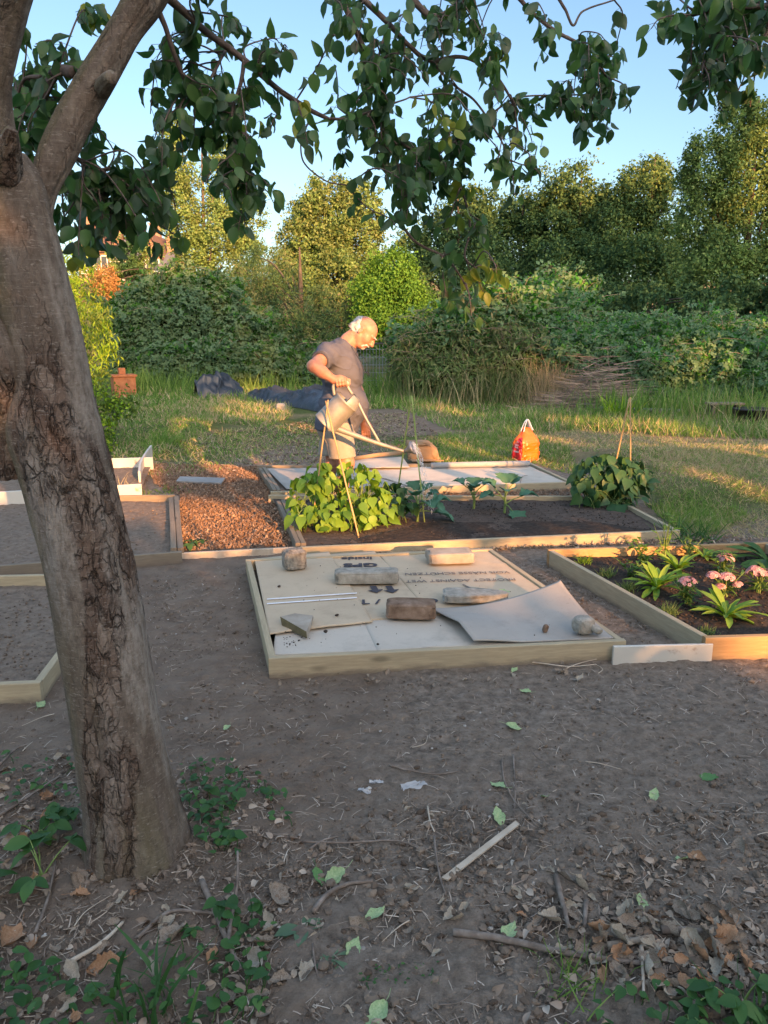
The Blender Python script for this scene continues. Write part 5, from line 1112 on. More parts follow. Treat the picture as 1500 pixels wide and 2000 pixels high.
# ------------------------------------------------------------------ signed distance modelling
class SDF:
    def __init__(s, lo, hi, h):
        s.lo = np.array(lo, float); s.h = h; s.n = np.ceil((np.array(hi)-s.lo)/h).astype(int)+1
        s.f = np.full(s.n, .12, np.float32)
    def _sl(s, lo, hi):
        a = np.clip(np.floor((np.array(lo)-s.lo)/s.h).astype(int), 0, s.n); b = np.clip(np.ceil((np.array(hi)-s.lo)/s.h).astype(int)+1, 0, s.n)
        if (b <= a).any(): return None, None
        g = [s.lo[k]+s.h*np.arange(a[k], b[k]) for k in range(3)]
        return tuple(slice(a[k], b[k]) for k in range(3)), np.stack(np.meshgrid(*g, indexing='ij'), -1)
    def op(s, lo, hi, fn, k=.02, mode='u'):
        sl, p = s._sl(lo, hi)
        if sl is None: return s
        d = fn(p).astype(np.float32); a = s.f[sl]
        if mode == 'u':
            h = np.clip(.5+.5*(a-d)/k, 0, 1); s.f[sl] = a*(1-h)+d*h-k*h*(1-h)
        elif mode == 'd':
            h = np.clip(.5-.5*(a+d)/k, 0, 1); s.f[sl] = a*(1-h)-d*h+k*h*(1-h)
        elif mode == 'i': s.f[sl] = np.maximum(a, d)
        return s
    def cone(s, a, b, r1, r2, k=.02, mode='u', sq=None):
        a = np.array(a, float); b = np.array(b, float); m = max(r1, r2)+k+.05
        def fn(p):
            ba = b-a; t = np.clip(((p-a) @ ba)/max(ba @ ba, 1e-9), 0, 1); return np.linalg.norm(p-a-t[..., None]*ba, axis=-1)-(r1+(r2-r1)*t)
        return s.op(np.minimum(a, b)-m, np.maximum(a, b)+m, fn, k, mode)
    def chain(s, pts, rs, k=.02, mode='u'):
        for i in range(len(pts)-1): s.cone(pts[i], pts[i+1], rs[i], rs[i+1], k, mode)
        return s
    def ell(s, c, r, ax=None, k=.02, mode='u'):
        c = np.array(c, float); r = np.array(r, float); A = np.eye(3) if ax is None else np.array(ax); m = r.max()+k+.05
        def fn(p):
            q = (p-c) @ A.T; k0 = np.linalg.norm(q/r, axis=-1); k1 = np.linalg.norm(q/(r*r), axis=-1); return k0*(k0-1)/np.maximum(k1, 1e-6)
        return s.op(c-m, c+m, fn, k, mode)
    def cut(s, c, n):                       # remove the side the normal points to
        n = norm(np.array(n, float)); c = np.array(c, float)
        g = [s.lo[k]+s.h*np.arange(s.n[k]) for k in range(3)]
        d = (g[0][:, None, None]-c[0])*n[0]+(g[1][None, :, None]-c[1])*n[1]+(g[2][None, None, :]-c[2])*n[2]
        s.f = np.maximum(s.f, d.astype(np.float32)); return s
    def mesh(s):
        f = s.f; ins = f < 0; nx, ny, nz = f.shape
        c = [ins[dx:nx-1+dx, dy:ny-1+dy, dz:nz-1+dz] for dx in (0, 1) for dy in (0, 1) for dz in (0, 1)]
        sm = sum(x.astype(np.int8) for x in c); act = (sm > 0) & (sm < 8)
        I = np.argwhere(act); idx = np.full(act.shape, -1, np.int64); idx[act] = np.arange(len(I))
        acc = np.zeros((len(I), 3)); cnt = np.zeros(len(I))
        cor = [(dx, dy, dz) for dx in (0, 1) for dy in (0, 1) for dz in (0, 1)]
        val = {q: f[I[:, 0]+q[0], I[:, 1]+q[1], I[:, 2]+q[2]] for q in cor}
        for q in cor:
            for a in range(3):
                if q[a] == 0:
                    r = list(q); r[a] = 1; r = tuple(r); m = (val[q] < 0) != (val[r] < 0)
                    t = val[q]/np.where(np.abs(val[q]-val[r]) < 1e-9, 1, val[q]-val[r]); pt = np.tile(np.array(q, float), (len(I), 1)); pt[:, a] = t
                    acc[m] += pt[m]; cnt[m] += 1
        V = s.lo+s.h*(I+acc/np.maximum(cnt, 1)[:, None]); F_ = []
        for a in range(3):
            b, d = (a+1) % 3, (a+2) % 3; s0 = [slice(1, -1)]*3; s0[a] = slice(0, -1); s1 = list(s0); s1[a] = slice(1, None)
            A, B = ins[tuple(s0)], ins[tuple(s1)]; E = np.argwhere(A != B); st = A[A != B]
            base = E.copy(); base[:, b] += 1; base[:, d] += 1
            def cell(ob, od):
                q = base.copy(); q[:, b] += ob; q[:, d] += od; return idx[q[:, 0], q[:, 1], q[:, 2]]
            qd = np.stack([cell(-1, -1), cell(0, -1), cell(0, 0), cell(-1, 0)], -1); qd[~st] = qd[~st][:, ::-1]; F_.append(qd)
        F_ = np.concatenate(F_); return V, F_[(F_ >= 0).all(1)]
def relax(V, Fq, it=2, lam=.5):
    e = np.concatenate([Fq[:, [0, 1]], Fq[:, [1, 2]], Fq[:, [2, 3]], Fq[:, [3, 0]]])
    for _ in range(it):
        a = np.zeros_like(V); n = np.zeros(len(V)); 
        for k in range(3):
            a[:, k] = np.bincount(e[:, 0], V[e[:, 1], k], len(V))+np.bincount(e[:, 1], V[e[:, 0], k], len(V))
        n = np.bincount(e[:, 0], minlength=len(V))+np.bincount(e[:, 1], minlength=len(V))
        V = V*(1-lam)+lam*a/np.maximum(n, 1)[:, None]
    return V
# ------------------------------------------------------------------ the man
MY = 6.5
def Q(px, py, dy=0.0): return P(px, py, MY+dy)
feet_z = .05
hR, hL = Q(662, 838, -.10), Q(655, 838, .10)               # hip joints (his right is nearer)
kR, kL = Q(676, 903, -.10), Q(650, 905, .12)
aR = np.array([kR[0]-.035, MY-.11, feet_z+.09]); aL = np.array([kL[0]-.09, MY+.13, feet_z+.09])
pel, bel, che, upb = Q(657, 826), Q(668, 790), Q(668, 735), Q(660, 692)
nk = Q(681, 668); shR, shL = Q(641, 693, -.19), Q(676, 694, .20)
elR, wrR = Q(612, 715, -.46), Q(652, 742, -.45)
elL, wrL = Q(700, 765, .27), Q(712, 818, .20)
HC = Q(712, 648)                                            # skull centre
fx = norm(np.array([.66, -.16, -.74])); ux = norm(np.array([.74, 0, .66])); ux = norm(ux-fx*np.dot(ux, fx)); lx = np.cross(ux, fx)   # face, crown, left-ear axes
HX = np.array([fx, lx, ux])
def H(f, l, u): return HC+fx*f+lx*l+ux*u
lo = np.array([-1.0, MY-.66, -.02]); hi = np.array([.30, MY+.52, 1.80])
B = SDF(lo, hi, .0055)
def torso(s, g=0.0, k=.07):
    s.ell(pel, (.155+g, .18+g, .14+g), k=k); s.ell(bel+[.012, 0, 0], (.185+g, .20+g, .16+g), k=k); s.ell(che+[0, 0, .02], (.165+g, .20+g, .17+g), k=k)
    s.ell(upb+[.0, 0, -.03], (.12+g, .19+g, .11+g), k=k); s.cone(shR, shL, .075+g, .075+g, k=k)
torso(B); B.cone(upb+[.03, 0, .0], nk, .085, .07, .05); B.cone(nk, H(-.035, 0, -.05), .068, .062, .03)
for h_, k_, a_ in ((hR, kR, aR), (hL, kL, aL)):
    B.cone(h_, k_, .092, .060, .05); B.ell(k_+[.012, 0, -.01], (.058, .055, .065), k=.03); B.cone(k_, k_*.45+a_*.55+[-.022, 0, 0], .056, .058, .03); B.cone(k_*.45+a_*.55+[-.022, 0, 0], a_, .056, .036, .03)
    B.chain([a_, a_+[.0, 0, -.05], a_+[.09, -.01, -.058], a_+[.16, -.015, -.065]], [.04, .042, .036, .026], .02); B.cone(a_+[0, 0, -.04], a_+[-.05, 0, -.055], .038, .03, .02)
B.chain([shR, elR], [.066, .047], .03); B.chain([elR, elR*.6+wrR*.4, wrR], [.047, .047, .030], .02)
B.chain([shL, elL], [.064, .046], .03); B.chain([elL, elL*.6+wrL*.4, wrL], [.046, .044, .029], .02)
# head: skull, jaw, face
B.ell(H(-.012, 0, .022), (.108, .080, .092), HX, .02); B.ell(H(.045, 0, -.04), (.062, .062, .075), HX, .03); B.ell(H(.062, 0, -.097), (.032, .036, .026), HX, .03)
for sg in (-1, 1):
    B.ell(H(.048, sg*.045, -.03), (.038, .026, .032), HX, .02); B.cone(H(.0, sg*.058, -.055), H(.05, sg*.035, -.098), .022, .02, .025)
    B.ell(H(.094, sg*.030, .006), (.022, .019, .014), HX, .012, 'd'); B.ell(H(.083, sg*.030, .004), (.0135, .0135, .012), HX, .004)
    B.cone(H(.086, sg*.048, .022), H(.098, sg*.014, .022), .010, .011, .012)
    c = H(-.012, sg*.080, -.012); e = norm(lx*sg-fx*.45)
    B.ell(c+e*.008, (.019, .011, .033), np.array([norm(np.cross(ux, e)), e, ux]), .008); B.ell(c+e*.016+fx*.002, (.010, .006, .019), np.array([norm(np.cross(ux, e)), e, ux]), .006, 'd')
B.chain([H(.098, 0, .012), H(.112, 0, -.010), H(.126, 0, -.030)], [.010, .0125, .0145], .012)
for sg in (-1, 1): B.ell(H(.108, sg*.014, -.034), (.013, .010, .010), HX, .008)
B.ell(H(.098, 0, -.060), (.016, .026, .009), HX, .010); B.ell(H(.094, 0, -.075), (.015, .023, .008), HX, .008); B.cone(H(.112, -.022, -.0675), H(.112, .022, -.0675), .003, .003, .004, 'd')
def fingers(pts_list, r0, k=.006):
    for pts, r in pts_list: B.chain(pts, np.linspace(r, r*.8, len(pts)), k)
# right hand closed on the can handle
HA, HB_ = Q(652, 768, -.45), Q(684, 764, -.45)             # handle feet
hp = Q(667, 748, -.45)                                       # middle of the grip
gd = norm(Q(680, 752, -.45)-Q(654, 756, -.45)); ny = np.array([0, -1.0, 0]); gn = norm(np.cross(gd, ny)); gn = gn*np.sign(gn[2])
pc = hp+gn*.030
B.cone(wrR, pc-gd*.012+gn*.004, .030, .030, .02); B.ell(pc, (.046, .030, .024), np.array([gd, ny, gn]), .02)
for i, o in enumerate((-.033, -.011, .011, .032)):
    b = hp+gd*(o*1.05); l = (.85, .96, 1.0, .93)[i]
    fingers([([b+gn*.034+ny*.018, b+gn*.016+ny*.036*l, b-gn*.012+ny*.032*l, b-gn*.024+ny*.008, b-gn*.014-ny*.012], .0105)], 0)
fingers([([pc+gd*.03-ny*.012, hp+gd*.062+gn*.012-ny*.016, hp+gd*.060-gn*.012-ny*.002, hp+gd*.044-gn*.026+ny*.010], .0115)], 0)
# left hand hanging, half curled
hd = norm(np.array([.10, -.06, -1.0])); hs = norm(np.array([1.0, 0, .1])); hn = np.cross(hd, hs); pl_ = wrL+hd*.055
B.cone(wrL, pl_, .029, .034, .02); B.ell(pl_+hd*.012, (.044, .022, .050), np.array([hs, hn, hd]), .015)
for i, o in enumerate((-.033, -.011, .011, .031)):
    l = (.80, .95, 1.0, .92)[i]; b = pl_+hd*.050+hs*o
    fingers([([b, b+hd*.036*l-hn*.006, b+hd*.062*l-hn*.022, b+hd*.074*l-hn*.040], .0098)], 0)
fingers([([pl_+hs*.036-hd*.02, pl_+hs*.056+hd*.022-hn*.012, pl_+hs*.056+hd*.052-hn*.022], .0115)], 0)
V, Fq = B.mesh(); V = relax(V, Fq, 1, .35)
base = np.array([(aR[0]+aL[0])/2, MY, feet_z])
mb = MB(); mb.add(V, Fq); man = mb.build('person', MT['skin'], loc=tuple(base))
tag(man, 'balding white haired man in a grey T-shirt and shorts bending to water the bed', 'person')
# T-shirt
Tn = SDF(lo, hi, .0065); torso(Tn, .016, .07)
slR = shR*.45+elR*.55; slL = shL*.45+elL*.55
Tn.cone(shR, slR, .088, .080, .04); Tn.cone(shL, slL, .088, .078, .04); Tn.ell(pel+[.005, 0, -.02], (.178, .20, .15), k=.05); Tn.cone(upb+[.02, 0, 0], nk+[-.01, 0, -.02], .10, .085, .04)
Tn.ell(bel+[.03, 0, -.02], (.18, .20, .17), k=.05)
g = [Tn.lo[k]+Tn.h*np.arange(Tn.n[k]) for k in range(3)]; gx, gy, gz_ = np.meshgrid(*g, indexing='ij'); bnd = np.abs(Tn.f) < .04
wv = np.zeros_like(Tn.f); xx, yy, zz = gx[bnd], gy[bnd], gz_[bnd]
fd = fbm(xx*8+zz*7, yy*5, zz*4-xx*6, o=3, s=71); wv[bnd] = .020*fd-.007*np.clip(1-np.abs(fbm(xx*6+zz*9, yy*4, zz*5-xx*7, o=2, s=75))/.05, 0, 1)+.008*np.sin((zz*.8+xx*.9)*55+6*fbm(xx*5, yy*5, zz*5, s=73))*sst(.75, .95, zz)*(1-sst(1.12, 1.3, zz))*.5
Tn.f += wv
sd = norm(elR-shR); Tn.op(slR-.2, slR+.2, lambda p: np.where(np.linalg.norm(p-slR, axis=-1) < .16, (p-slR) @ sd, -1), mode='i')
sd2 = norm(elL-shL); Tn.op(slL-.2, slL+.2, lambda p: np.where(np.linalg.norm(p-slL, axis=-1) < .15, (p-slL) @ sd2, -1), mode='i')
Tn.cut(Q(660, 842), (-.10, 0, -1)); Tn.cone(nk+[.0, 0, .0], nk+norm(nk-upb)*.12, .078, .10, .01, 'd')
Tn.cone(slR-sd*.03, elR, .058, .05, .004, 'd'); Tn.cone(slL-sd2*.03, elL, .056, .05, .004, 'd')
V, Fq = Tn.mesh(); V = relax(V, Fq, 2, .4); mb = MB(); mb.add(V, Fq); mb.build('t_shirt', MT['shirt'], man)
# shorts
Sh = SDF(lo, [hi[0], hi[1], 1.1], .0065)
hmR, hmL = Q(671, 893, -.10), Q(645, 890, .12)
Sh.ell(pel+[0, 0, -.02], (.172, .198, .15), k=.05); Sh.cone(hR+[0, 0, .03], hmR+[0, 0, -.06], .118, .106, .04); Sh.cone(hL+[0, 0, .03], hmL+[0, 0, -.06], .118, .104, .03)
bnd = np.abs(Sh.f) < .04; g = [Sh.lo[k]+Sh.h*np.arange(Sh.n[k]) for k in range(3)]; gx, gy, gz_ = np.meshgrid(*g, indexing='ij'); xx, yy, zz = gx[bnd], gy[bnd], gz_[bnd]
Sh.f[bnd] += (-.010*np.clip(1-np.abs(fbm(xx*12+zz*3, yy*9, zz*3, o=2, s=85))/.05, 0, 1)+.020*fbm(xx*11, yy*11, zz*2.5, o=3, s=81)+.006*fbm(xx*20, yy*20, zz*14, o=2, s=83)).astype(np.float32)
Sh.cut(hmR, (0.08, 0, -1)); Sh.cone(hmR+[0, 0, .03], hmR-[0, 0, .1], .088, .092, .004, 'd'); Sh.cone(hmL+[0, 0, .03], hmL-[0, 0, .1], .086, .090, .004, 'd'); Sh.cut(pel+[0, 0, .12], (0, 0, 1))
V, Fq = Sh.mesh(); V = relax(V, Fq, 2, .4); mb = MB(); mb.add(V, Fq); mb.build('shorts', MT['shorts'], man)
# hair, moustache and beard
Hr = SDF(HC-.2, HC+.2, .004); Hr.ell(H(-.022, 0, .010), (.106, .084, .088), HX, .01); Hr.ell(H(-.06, 0, -.04), (.062, .070, .055), HX, .03)
Hr.cut(H(-.034, 0, .0), fx*.72+ux*.70); Hr.cut(H(0, 0, -.085), -ux-.25*fx)
for sg in (-1, 1): Hr.ell(H(-.004, sg*.085, -.012), (.024, .03, .036), HX, .01, 'd')
g = [Hr.lo[k]+Hr.h*np.arange(Hr.n[k]) for k in range(3)]; gx, gy, gz_ = np.meshgrid(*g, indexing='ij'); Hr.f += .030*fbm(gx*38, gy*38, gz_*38, o=3, s=91).astype(np.float32)
V, Fq = Hr.mesh(); mb = MB(); mb.add(V, Fq)
n = 900; k = rng.integers(len(V), size=n); o_ = norm(V[k]-HC); put(mb, blade_t(.6), V[k]-o_*.004, norm(o_*.5-fx*.6-ux*.4+rng.normal(0, .3, (n, 3))), o_, rng.uniform(.012, .026, n), np.full(n, .003)); mb.build('hair', MT['hair'], man)
Bd = SDF(HC-.2, HC+.2, .0035); Bd.ell(H(.102, 0, -.058), (.017, .030, .009), HX, .01); Bd.ell(H(.082, 0, -.095), (.022, .032, .022), HX, .015); Bd.cone(H(.09, -.03, -.062), H(.075, -.036, -.092), .011, .012, .01); Bd.cone(H(.09, .03, -.062), H(.075, .036, -.092), .011, .012, .01)
Bd.cone(H(.118, -.02, -.068), H(.118, .02, -.068), .004, .004, .003, 'd')
g = [Bd.lo[k]+Bd.h*np.arange(Bd.n[k]) for k in range(3)]; gx, gy, gz_ = np.meshgrid(*g, indexing='ij'); Bd.f += .012*fbm(gx*70, gy*70, gz_*70, o=2, s=95).astype(np.float32)
V, Fq = Bd.mesh(); mb = MB(); mb.add(V, Fq); mb.build('beard', MT['hair'], man)
mb = MB(); 
for sg in (-1, 1): tube(mb, [H(.094, sg*.046, .026), H(.107, sg*.032, .030), H(.108, sg*.016, .026)], [.004, .006, .004], 6)
mb.build('eyebrows', MT['hair'], man)
for a_, nm in ((aR, 'shoe'), (aL, 'shoe')):
    s_ = SDF(a_-[.2, .15, .12], a_+[.3, .15, .1], .006); s_.chain([a_+[-.05, 0, -.045], a_+[.06, 0, -.05], a_+[.17, -.015, -.06]], [.046, .046, .036], .03); s_.cone(a_+[0, 0, -.01], a_+[0, 0, -.05], .048, .048, .02); s_.cut([0, 0, a_[2]-.085], (0, 0, -1)); s_.cut([0, 0, a_[2]+.01], (0, 0, 1))
    V, Fq = s_.mesh(); mb = MB(); mb.add(V, Fq); mb.build(nm, MT['dark_shoe'], man)
# reading glasses hanging from a cord
gl = Q(714, 728, -.05); gt = thing('reading_glasses', 'dark reading glasses hanging on a cord at the front of the T-shirt', 'glasses', tuple(gl))
def onfront(px, py, dy=-.06): return Q(px, py, dy)
mb = MB(); th = np.linspace(0, 2*np.pi, 17)
for o in (-.03, .03): c = Q(716, 729, -.05+o)+[.012, 0, 0]; tube(mb, np.c_[c[0]+.016*np.cos(th), c[1]+.027*np.sin(th)*.9, c[2]-.016*np.cos(th)*.8+.006*np.sin(th)], .0035, 5, caps=False)
tube(mb, [Q(716, 729, -.055)+[.012, 0, 0], Q(716, 729, -.045)+[.012, 0, 0]], .003, 5); mb.build('frame', MT['black'], gt)
mb = MB()
for a, b in ((-.10, .0), (.02, .0)): tube(mb, smooth_path([Q(704, 704, a-.06), Q(708, 718, a-.07), Q(714, 730, a-.08)], 5), .0028, 5)
mb.build('temple_arm', MT['black'], gt)
mb = MB(); tube(mb, smooth_path([Q(686, 676, -.075), Q(695, 692, -.115), Q(704, 706, -.15), Q(713, 729, -.12)], 6), .0022, 5); tube(mb, smooth_path([Q(686, 676, .075), Q(707, 694, .05), Q(717, 710, .03), Q(719, 728, .0)], 6), .0022, 5); mb.build('cord', MT['black'], gt)
# ------------------------------------------------------------------ watering can
CY = -.45
ca, cb = Q(635, 828, CY), Q(676, 786, CY); cd = norm(cb-ca); cr_ = .102
wc = thing('watering_can', 'old galvanised watering can with a long braced spout in the man\'s hand', 'watering can', tuple((ca+cb)/2))
cs = norm(np.cross(cd, [0, 1, 0])); cs = cs*np.sign(cs[0]); cy = np.array([0, 1.0, 0])   # cs points to the spout side (down right)
def ring(c, r, n=40, sq=1.0): th = np.linspace(0, 2*np.pi, n, endpoint=False); return c+r*(np.cos(th)[:, None]*cs+sq*np.sin(th)[:, None]*cy)
prof = [(0, .0, 0), (0, cr_*.97, 0), (0, cr_*1.03, 0), (.008, cr_*1.04, 0), (.014, cr_, 0), (.06, cr_*1.0, 0), (.12, cr_*.99, 0), (.19, cr_*.985, 0), (.232, cr_*.98, 0), (.236, cr_*1.02, 0), (.246, cr_*1.02, 0), (.25, cr_*.98, 0), (.246, cr_*.93, 0), (.05, cr_*.93, 0), (.05, 0, 0)]
mb = MB(); n = 44; vs = np.concatenate([ring(ca+cd*a, max(r, 1e-4), n) for a, r, _ in prof]); m = len(prof); i = np.arange(m-1)[:, None]*n; j = np.arange(n)[None]; k = (j+1) % n
mb.add(vs, np.stack([i+j, i+k, i+n+k, i+n+j], -1).reshape(-1, 4)); mb.build('body', MT['zinc'], wc)
# hood over the front half of the mouth
mb = MB(); nu, nv = 25, 8; th = np.linspace(-np.pi/2, np.pi/2, nu)[None]; w = np.linspace(0, 1, nv)[:, None]
rr = cr_*(.98-.42*w**1.6); ht = .25+.075*w**.9; v = (ca+cd*0)[None, None]+cd*ht[..., None]+(rr*np.cos(th)-.0*w)[..., None]*(-cs)*-1+(rr*np.sin(th))[..., None]*cy
i = (np.arange(nv-1)[:, None]*nu+np.arange(nu-1)[None]).ravel(); vv = v.reshape(-1, 3); mb.add(vv, np.stack([i, i+1, i+nu+1, i+nu], -1))
tp = vv[-nu:]; mb.add(np.vstack([tp, tp.mean(0)]), np.stack([np.arange(nu-1), np.arange(1, nu), np.full(nu-1, nu)], -1)); mb.build('hood', MT['zinc'], wc)
hs_ = [Q(653, 772, CY), Q(651, 756, CY), hp-gd*.05, hp, hp+gd*.045, Q(680, 757, CY), Q(688, 770, CY)]
mb = MB(); tube(mb, smooth_path(hs_, 8), .0125, 14); mb.build('handle', MT['zinc'], wc)
sp_ = [Q(655, 836, CY), Q(690, 849, CY-.01), Q(735, 865, CY-.02), Q(790, 882, CY-.03)]; q = smooth_path(sp_, 8)
mb = MB(); tube(mb, q, np.linspace(.026, .0125, len(q)), 18); mb.build('spout', MT['zinc'], wc)
mb = MB(); tube(mb, smooth_path([Q(690, 773, CY), Q(698, 784, CY), Q(715, 818, CY-.01), Q(741, 864, CY-.02)], 7), .0105, 12); mb.build('brace', MT['zinc'], wc)
a = Q(789, 882, CY-.03); ra = norm(Q(806, 874, CY-.03)-a+[0.0, -.02, .0]); rc = [a, a+ra*.03, a+ra*.055, a+ra*.075, a+ra*.082]; mb = MB(); tube(mb, rc, [.012, .018, .036, .055, .054], 24)
mb.build('rose', MT['zinc_dark'], wc); RC = a+ra*.084
# water falling from the rose
t = NT('water_drops'); b_ = t.bsdf((.93, .95, .98), .08, None, .8, 0, Alpha=.7); MT['water'] = t.done(b_)
e1 = norm(np.cross(ra, [0, 0, 1])); e2 = np.cross(ra, e1); n = 300; th = rng.uniform(0, 6.28, n); r = .05*np.sqrt(rng.random(n)); p0 = RC+r[:, None]*(np.cos(th)[:, None]*e1+np.sin(th)[:, None]*e2)
vel = ra*.42+(p0-RC)*3.5+rng.normal(0, .05, (n, 3)); zt_ = RC[2]-.05; tm = rng.uniform(0, 1, n)*.33; p = p0+vel*tm[:, None]+[0, 0, -4.9]*(tm**2)[:, None]; vd = norm(vel+np.array([0, 0, -9.8])*tm[:, None])
kk = p[:, 2] > .06; mb = MB(); 
iv, if_ = ico(0); m = int(kk.sum()); pk, vk = p[kk], vd[kk]; L = rng.uniform(.006, .020, m); w = rng.uniform(.0008, .0015, m); X = norm(np.cross(vk, [0, 1, 0])); Yv = np.cross(vk, X)
v = pk[:, None]+iv[None, :, 2:3]*(L[:, None]*vk)[:, None]+iv[None, :, 0:1]*(w[:, None]*X)[:, None]+iv[None, :, 1:2]*(w[:, None]*Yv)[:, None]
mb.add(v.reshape(-1, 3), (if_[None]+(np.arange(m)*12)[:, None, None]).reshape(-1, 3)); tag(mb.build('water_spray', MT['water']), kind='stuff')
# ------------------------------------------------------------------ bean canes
def cane(px0, py0, Y0, px1, py1, Y1, r, mat, label, z1=None):
    a, b = P(px0, py0, Y0), P(px1, py1, Y1); b = b+(b-a)*max(0, (b[2]-.0)/max(a[2]-b[2], .01)) if z1 is None else b
    n = 14; q = np.linspace(0, 1, n)[:, None]; p = a*(1-q)+b*q; p[1:-1] += .004*np.stack([fbm(p[1:-1, 2]*6+px0, p[1:-1, 2]*0, s=k) for k in range(3)], -1)
    rad = np.full(n, r)*(1+.22*(np.arange(n) % 4 == 2)); mb = MB(); tube(mb, p, rad, 8); return tag(mb.build('bamboo_cane', MT[mat], loc=tuple(b)), label, 'cane', 'bamboo canes in the bean bed')
cane(641, 781, 5.95, 624, 914, 5.98, .0058, 'cane', 'short orange bamboo cane crossing in front of the watering can on the left')
cane(636, 783, 5.9, 688, 998, 5.72, .0062, 'cane', 'long orange bamboo cane leaning right through the yellow green beans')
cane(803, 773, 6.3, 779, 945, 6.4, .006, 'cane_green', 'left green cane of the tied pair above the bean bed')
cane(804, 774, 6.3, 829, 1018, 6.12, .006, 'cane_green', 'right green cane of the tied pair above the bean bed')
cane(1229, 778, 6.9, 1204, 898, 6.95, .0065, 'cane', 'slanting thin cane behind the dark green bean bush'); cane(1231, 776, 6.9, 1231, 898, 6.9, .0065, 'cane', 'upright thin cane behind the dark green bean bush')
# ------------------------------------------------------------------ bean bushes
def bean(label, ells, n, key, base_px, zb=.05, L=(.06, .105), group='bean plants in the long bed'):
    b0 = G(*base_px, zb); t_ = thing('bean_plant', label, 'bean plant', tuple(b0), group); mb = MB(); ms = MB()
    tot = sum(e[5] for e in ells)
    for px, py, rx, ry, Yc, wgt in ells:
        c = P(px, py, Yc); s = ppm(px, py, Yc); r = np.array([rx/s, .8*rx/s, ry/s]); m = int(n*wgt/tot)
        u = rdir(m); rad = rng.uniform(.4, 1, m)**.6*np.where(rng.random(m) < .12, rng.uniform(1.05, 1.35, m), 1); p = c+u*r*rad[:, None]; p[:, 2] = np.maximum(p[:, 2], zb+.03)
        d = np.c_[u[:, :2]*.8+rng.normal(0, .35, (m, 2)), -.75+rng.normal(0, .35, m)]; nn = u+rng.normal(0, .35, (m, 3))+[0, -.25, .5]
        LL = rng.uniform(*L, m); put(mb, T_HEART, p, d, nn, LL, LL*rng.uniform(.9, 1.15, m))
        for k in range(0, m, 3):
            g0 = np.array([c[0]+rng.normal(0, .05), c[1]+rng.normal(0, .05), zb]); tube(ms, smooth_path([g0, (g0+p[k])/2+[0, 0, .05], p[k]], 3), [.003]*7 if False else .0026, 4, caps=False)
    mb.build('leaves', MT[key], t_); ms.build('stems', MT['stem_green'], t_)
bean('sunlit yellow green bean plant at the left end of the long bed', [(600, 965, 38, 52, 6.0, 1.1), (640, 945, 40, 40, 6.1, 1), (640, 1000, 40, 34, 5.85, .8), (590, 1005, 26, 22, 5.85, .35), (620, 920, 30, 18, 6.1, .35)], 185, 'bean_leaf', (630, 1040), L=(.045, .115))
bean('bright green bean plant right of the long leaning cane', [(710, 960, 48, 48, 6.0, 1.1), (740, 985, 46, 36, 6.0, .8), (700, 925, 40, 22, 6.1, .5), (690, 1000, 36, 30, 5.85, .5), (725, 1018, 26, 16, 5.8, .3)], 160, 'bean_leaf', (715, 1035), L=(.045, .11))
bean('small shaded bean plant under the tied green canes', [(770, 965, 30, 34, 6.15, .6), (785, 985, 26, 22, 6.1, .4)], 52, 'bean_dark', (775, 1010), L=(.06, .09))
bean('dark green bean bush at the right end of the long bed', [(1165, 930, 46, 40, 6.8, 1), (1225, 930, 48, 36, 6.8, 1), (1195, 905, 60, 20, 6.85, .5), (1195, 965, 62, 34, 6.7, .8), (1150, 955, 30, 30, 6.7, .35), (1200, 990, 40, 18, 6.65, .25)], 260, 'bean_dark', (1200, 1003), L=(.075, .12))
# brassicas
def brassica(label, px, py, leaves, h):
    g0 = G(px, py, .05); t_ = thing('brassica_plant', label, 'cabbage plant', tuple(g0), 'young brassica plants in the long bed'); mb = MB(); ms = MB()
    tube(ms, smooth_path([g0-[0, 0, .02], g0+[.005, 0, h*.25], g0+[0, 0, h*.45]], 4), .011, 8)
    for a, e, L in leaves:
        st = g0+np.array([0, 0, h*rng.uniform(.22, .5)]); dd = np.array([math.cos(a)*math.cos(e), math.sin(a)*math.cos(e), math.sin(e)]); mid = st+dd*L*.5; tube(ms, [st, (st+mid)/2+[0, 0, .01], mid], [.006, .005, .004], 6, caps=False)
        nu, nv = 9, 13; u = np.linspace(-1, 1, nu)[None]; y = np.linspace(0, 1, nv)[:, None]; w = .34*L*np.sin(np.pi*np.clip(y*.93+.05, 0, 1))**.75*(1+.16*np.sin(y*23+a))
        sd = norm(np.cross(dd, [0, 0, 1])); up = np.cross(sd, dd); D = mid+dd*L*.62*y[..., None]-np.array([0, 0, 1])*(.30*L*y**2)[..., None]
        v = D+(u*w)[..., None]*sd+(np.abs(u)**1.5*w*.35+.035*L*np.sin(u*8+y*11+a)*np.abs(u))[..., None]*up
        i = (np.arange(nv-1)[:, None]*nu+np.arange(nu-1)[None]).ravel(); mb.add(v.reshape(-1, 3), np.stack([i, i+1, i+nu+1, i+nu], -1))
    mb.build('leaves', MT['brassica'], t_); ms.build('stems', MT['stem_green'], t_)
brassica('largest blue green brassica just right of the tied green canes', 815, 1018, [(.2, .5, .30), (1.2, .8, .28), (2.6, .55, .30), (3.6, .6, .26), (5.2, .4, .26), (-.3, .9, .26), (0, -.05, .28), (1.9, 1.2, .24), (4.4, .9, .24), (5.8, .1, .22)], .30)
brassica('middle blue green brassica, smaller and upright', 925, 993, [(.3, .7, .24), (2.8, .7, .24), (1.5, 1.1, .22), (4.6, .9, .20), (5.6, .5, .20), (3.5, 1.2, .2)], .26)
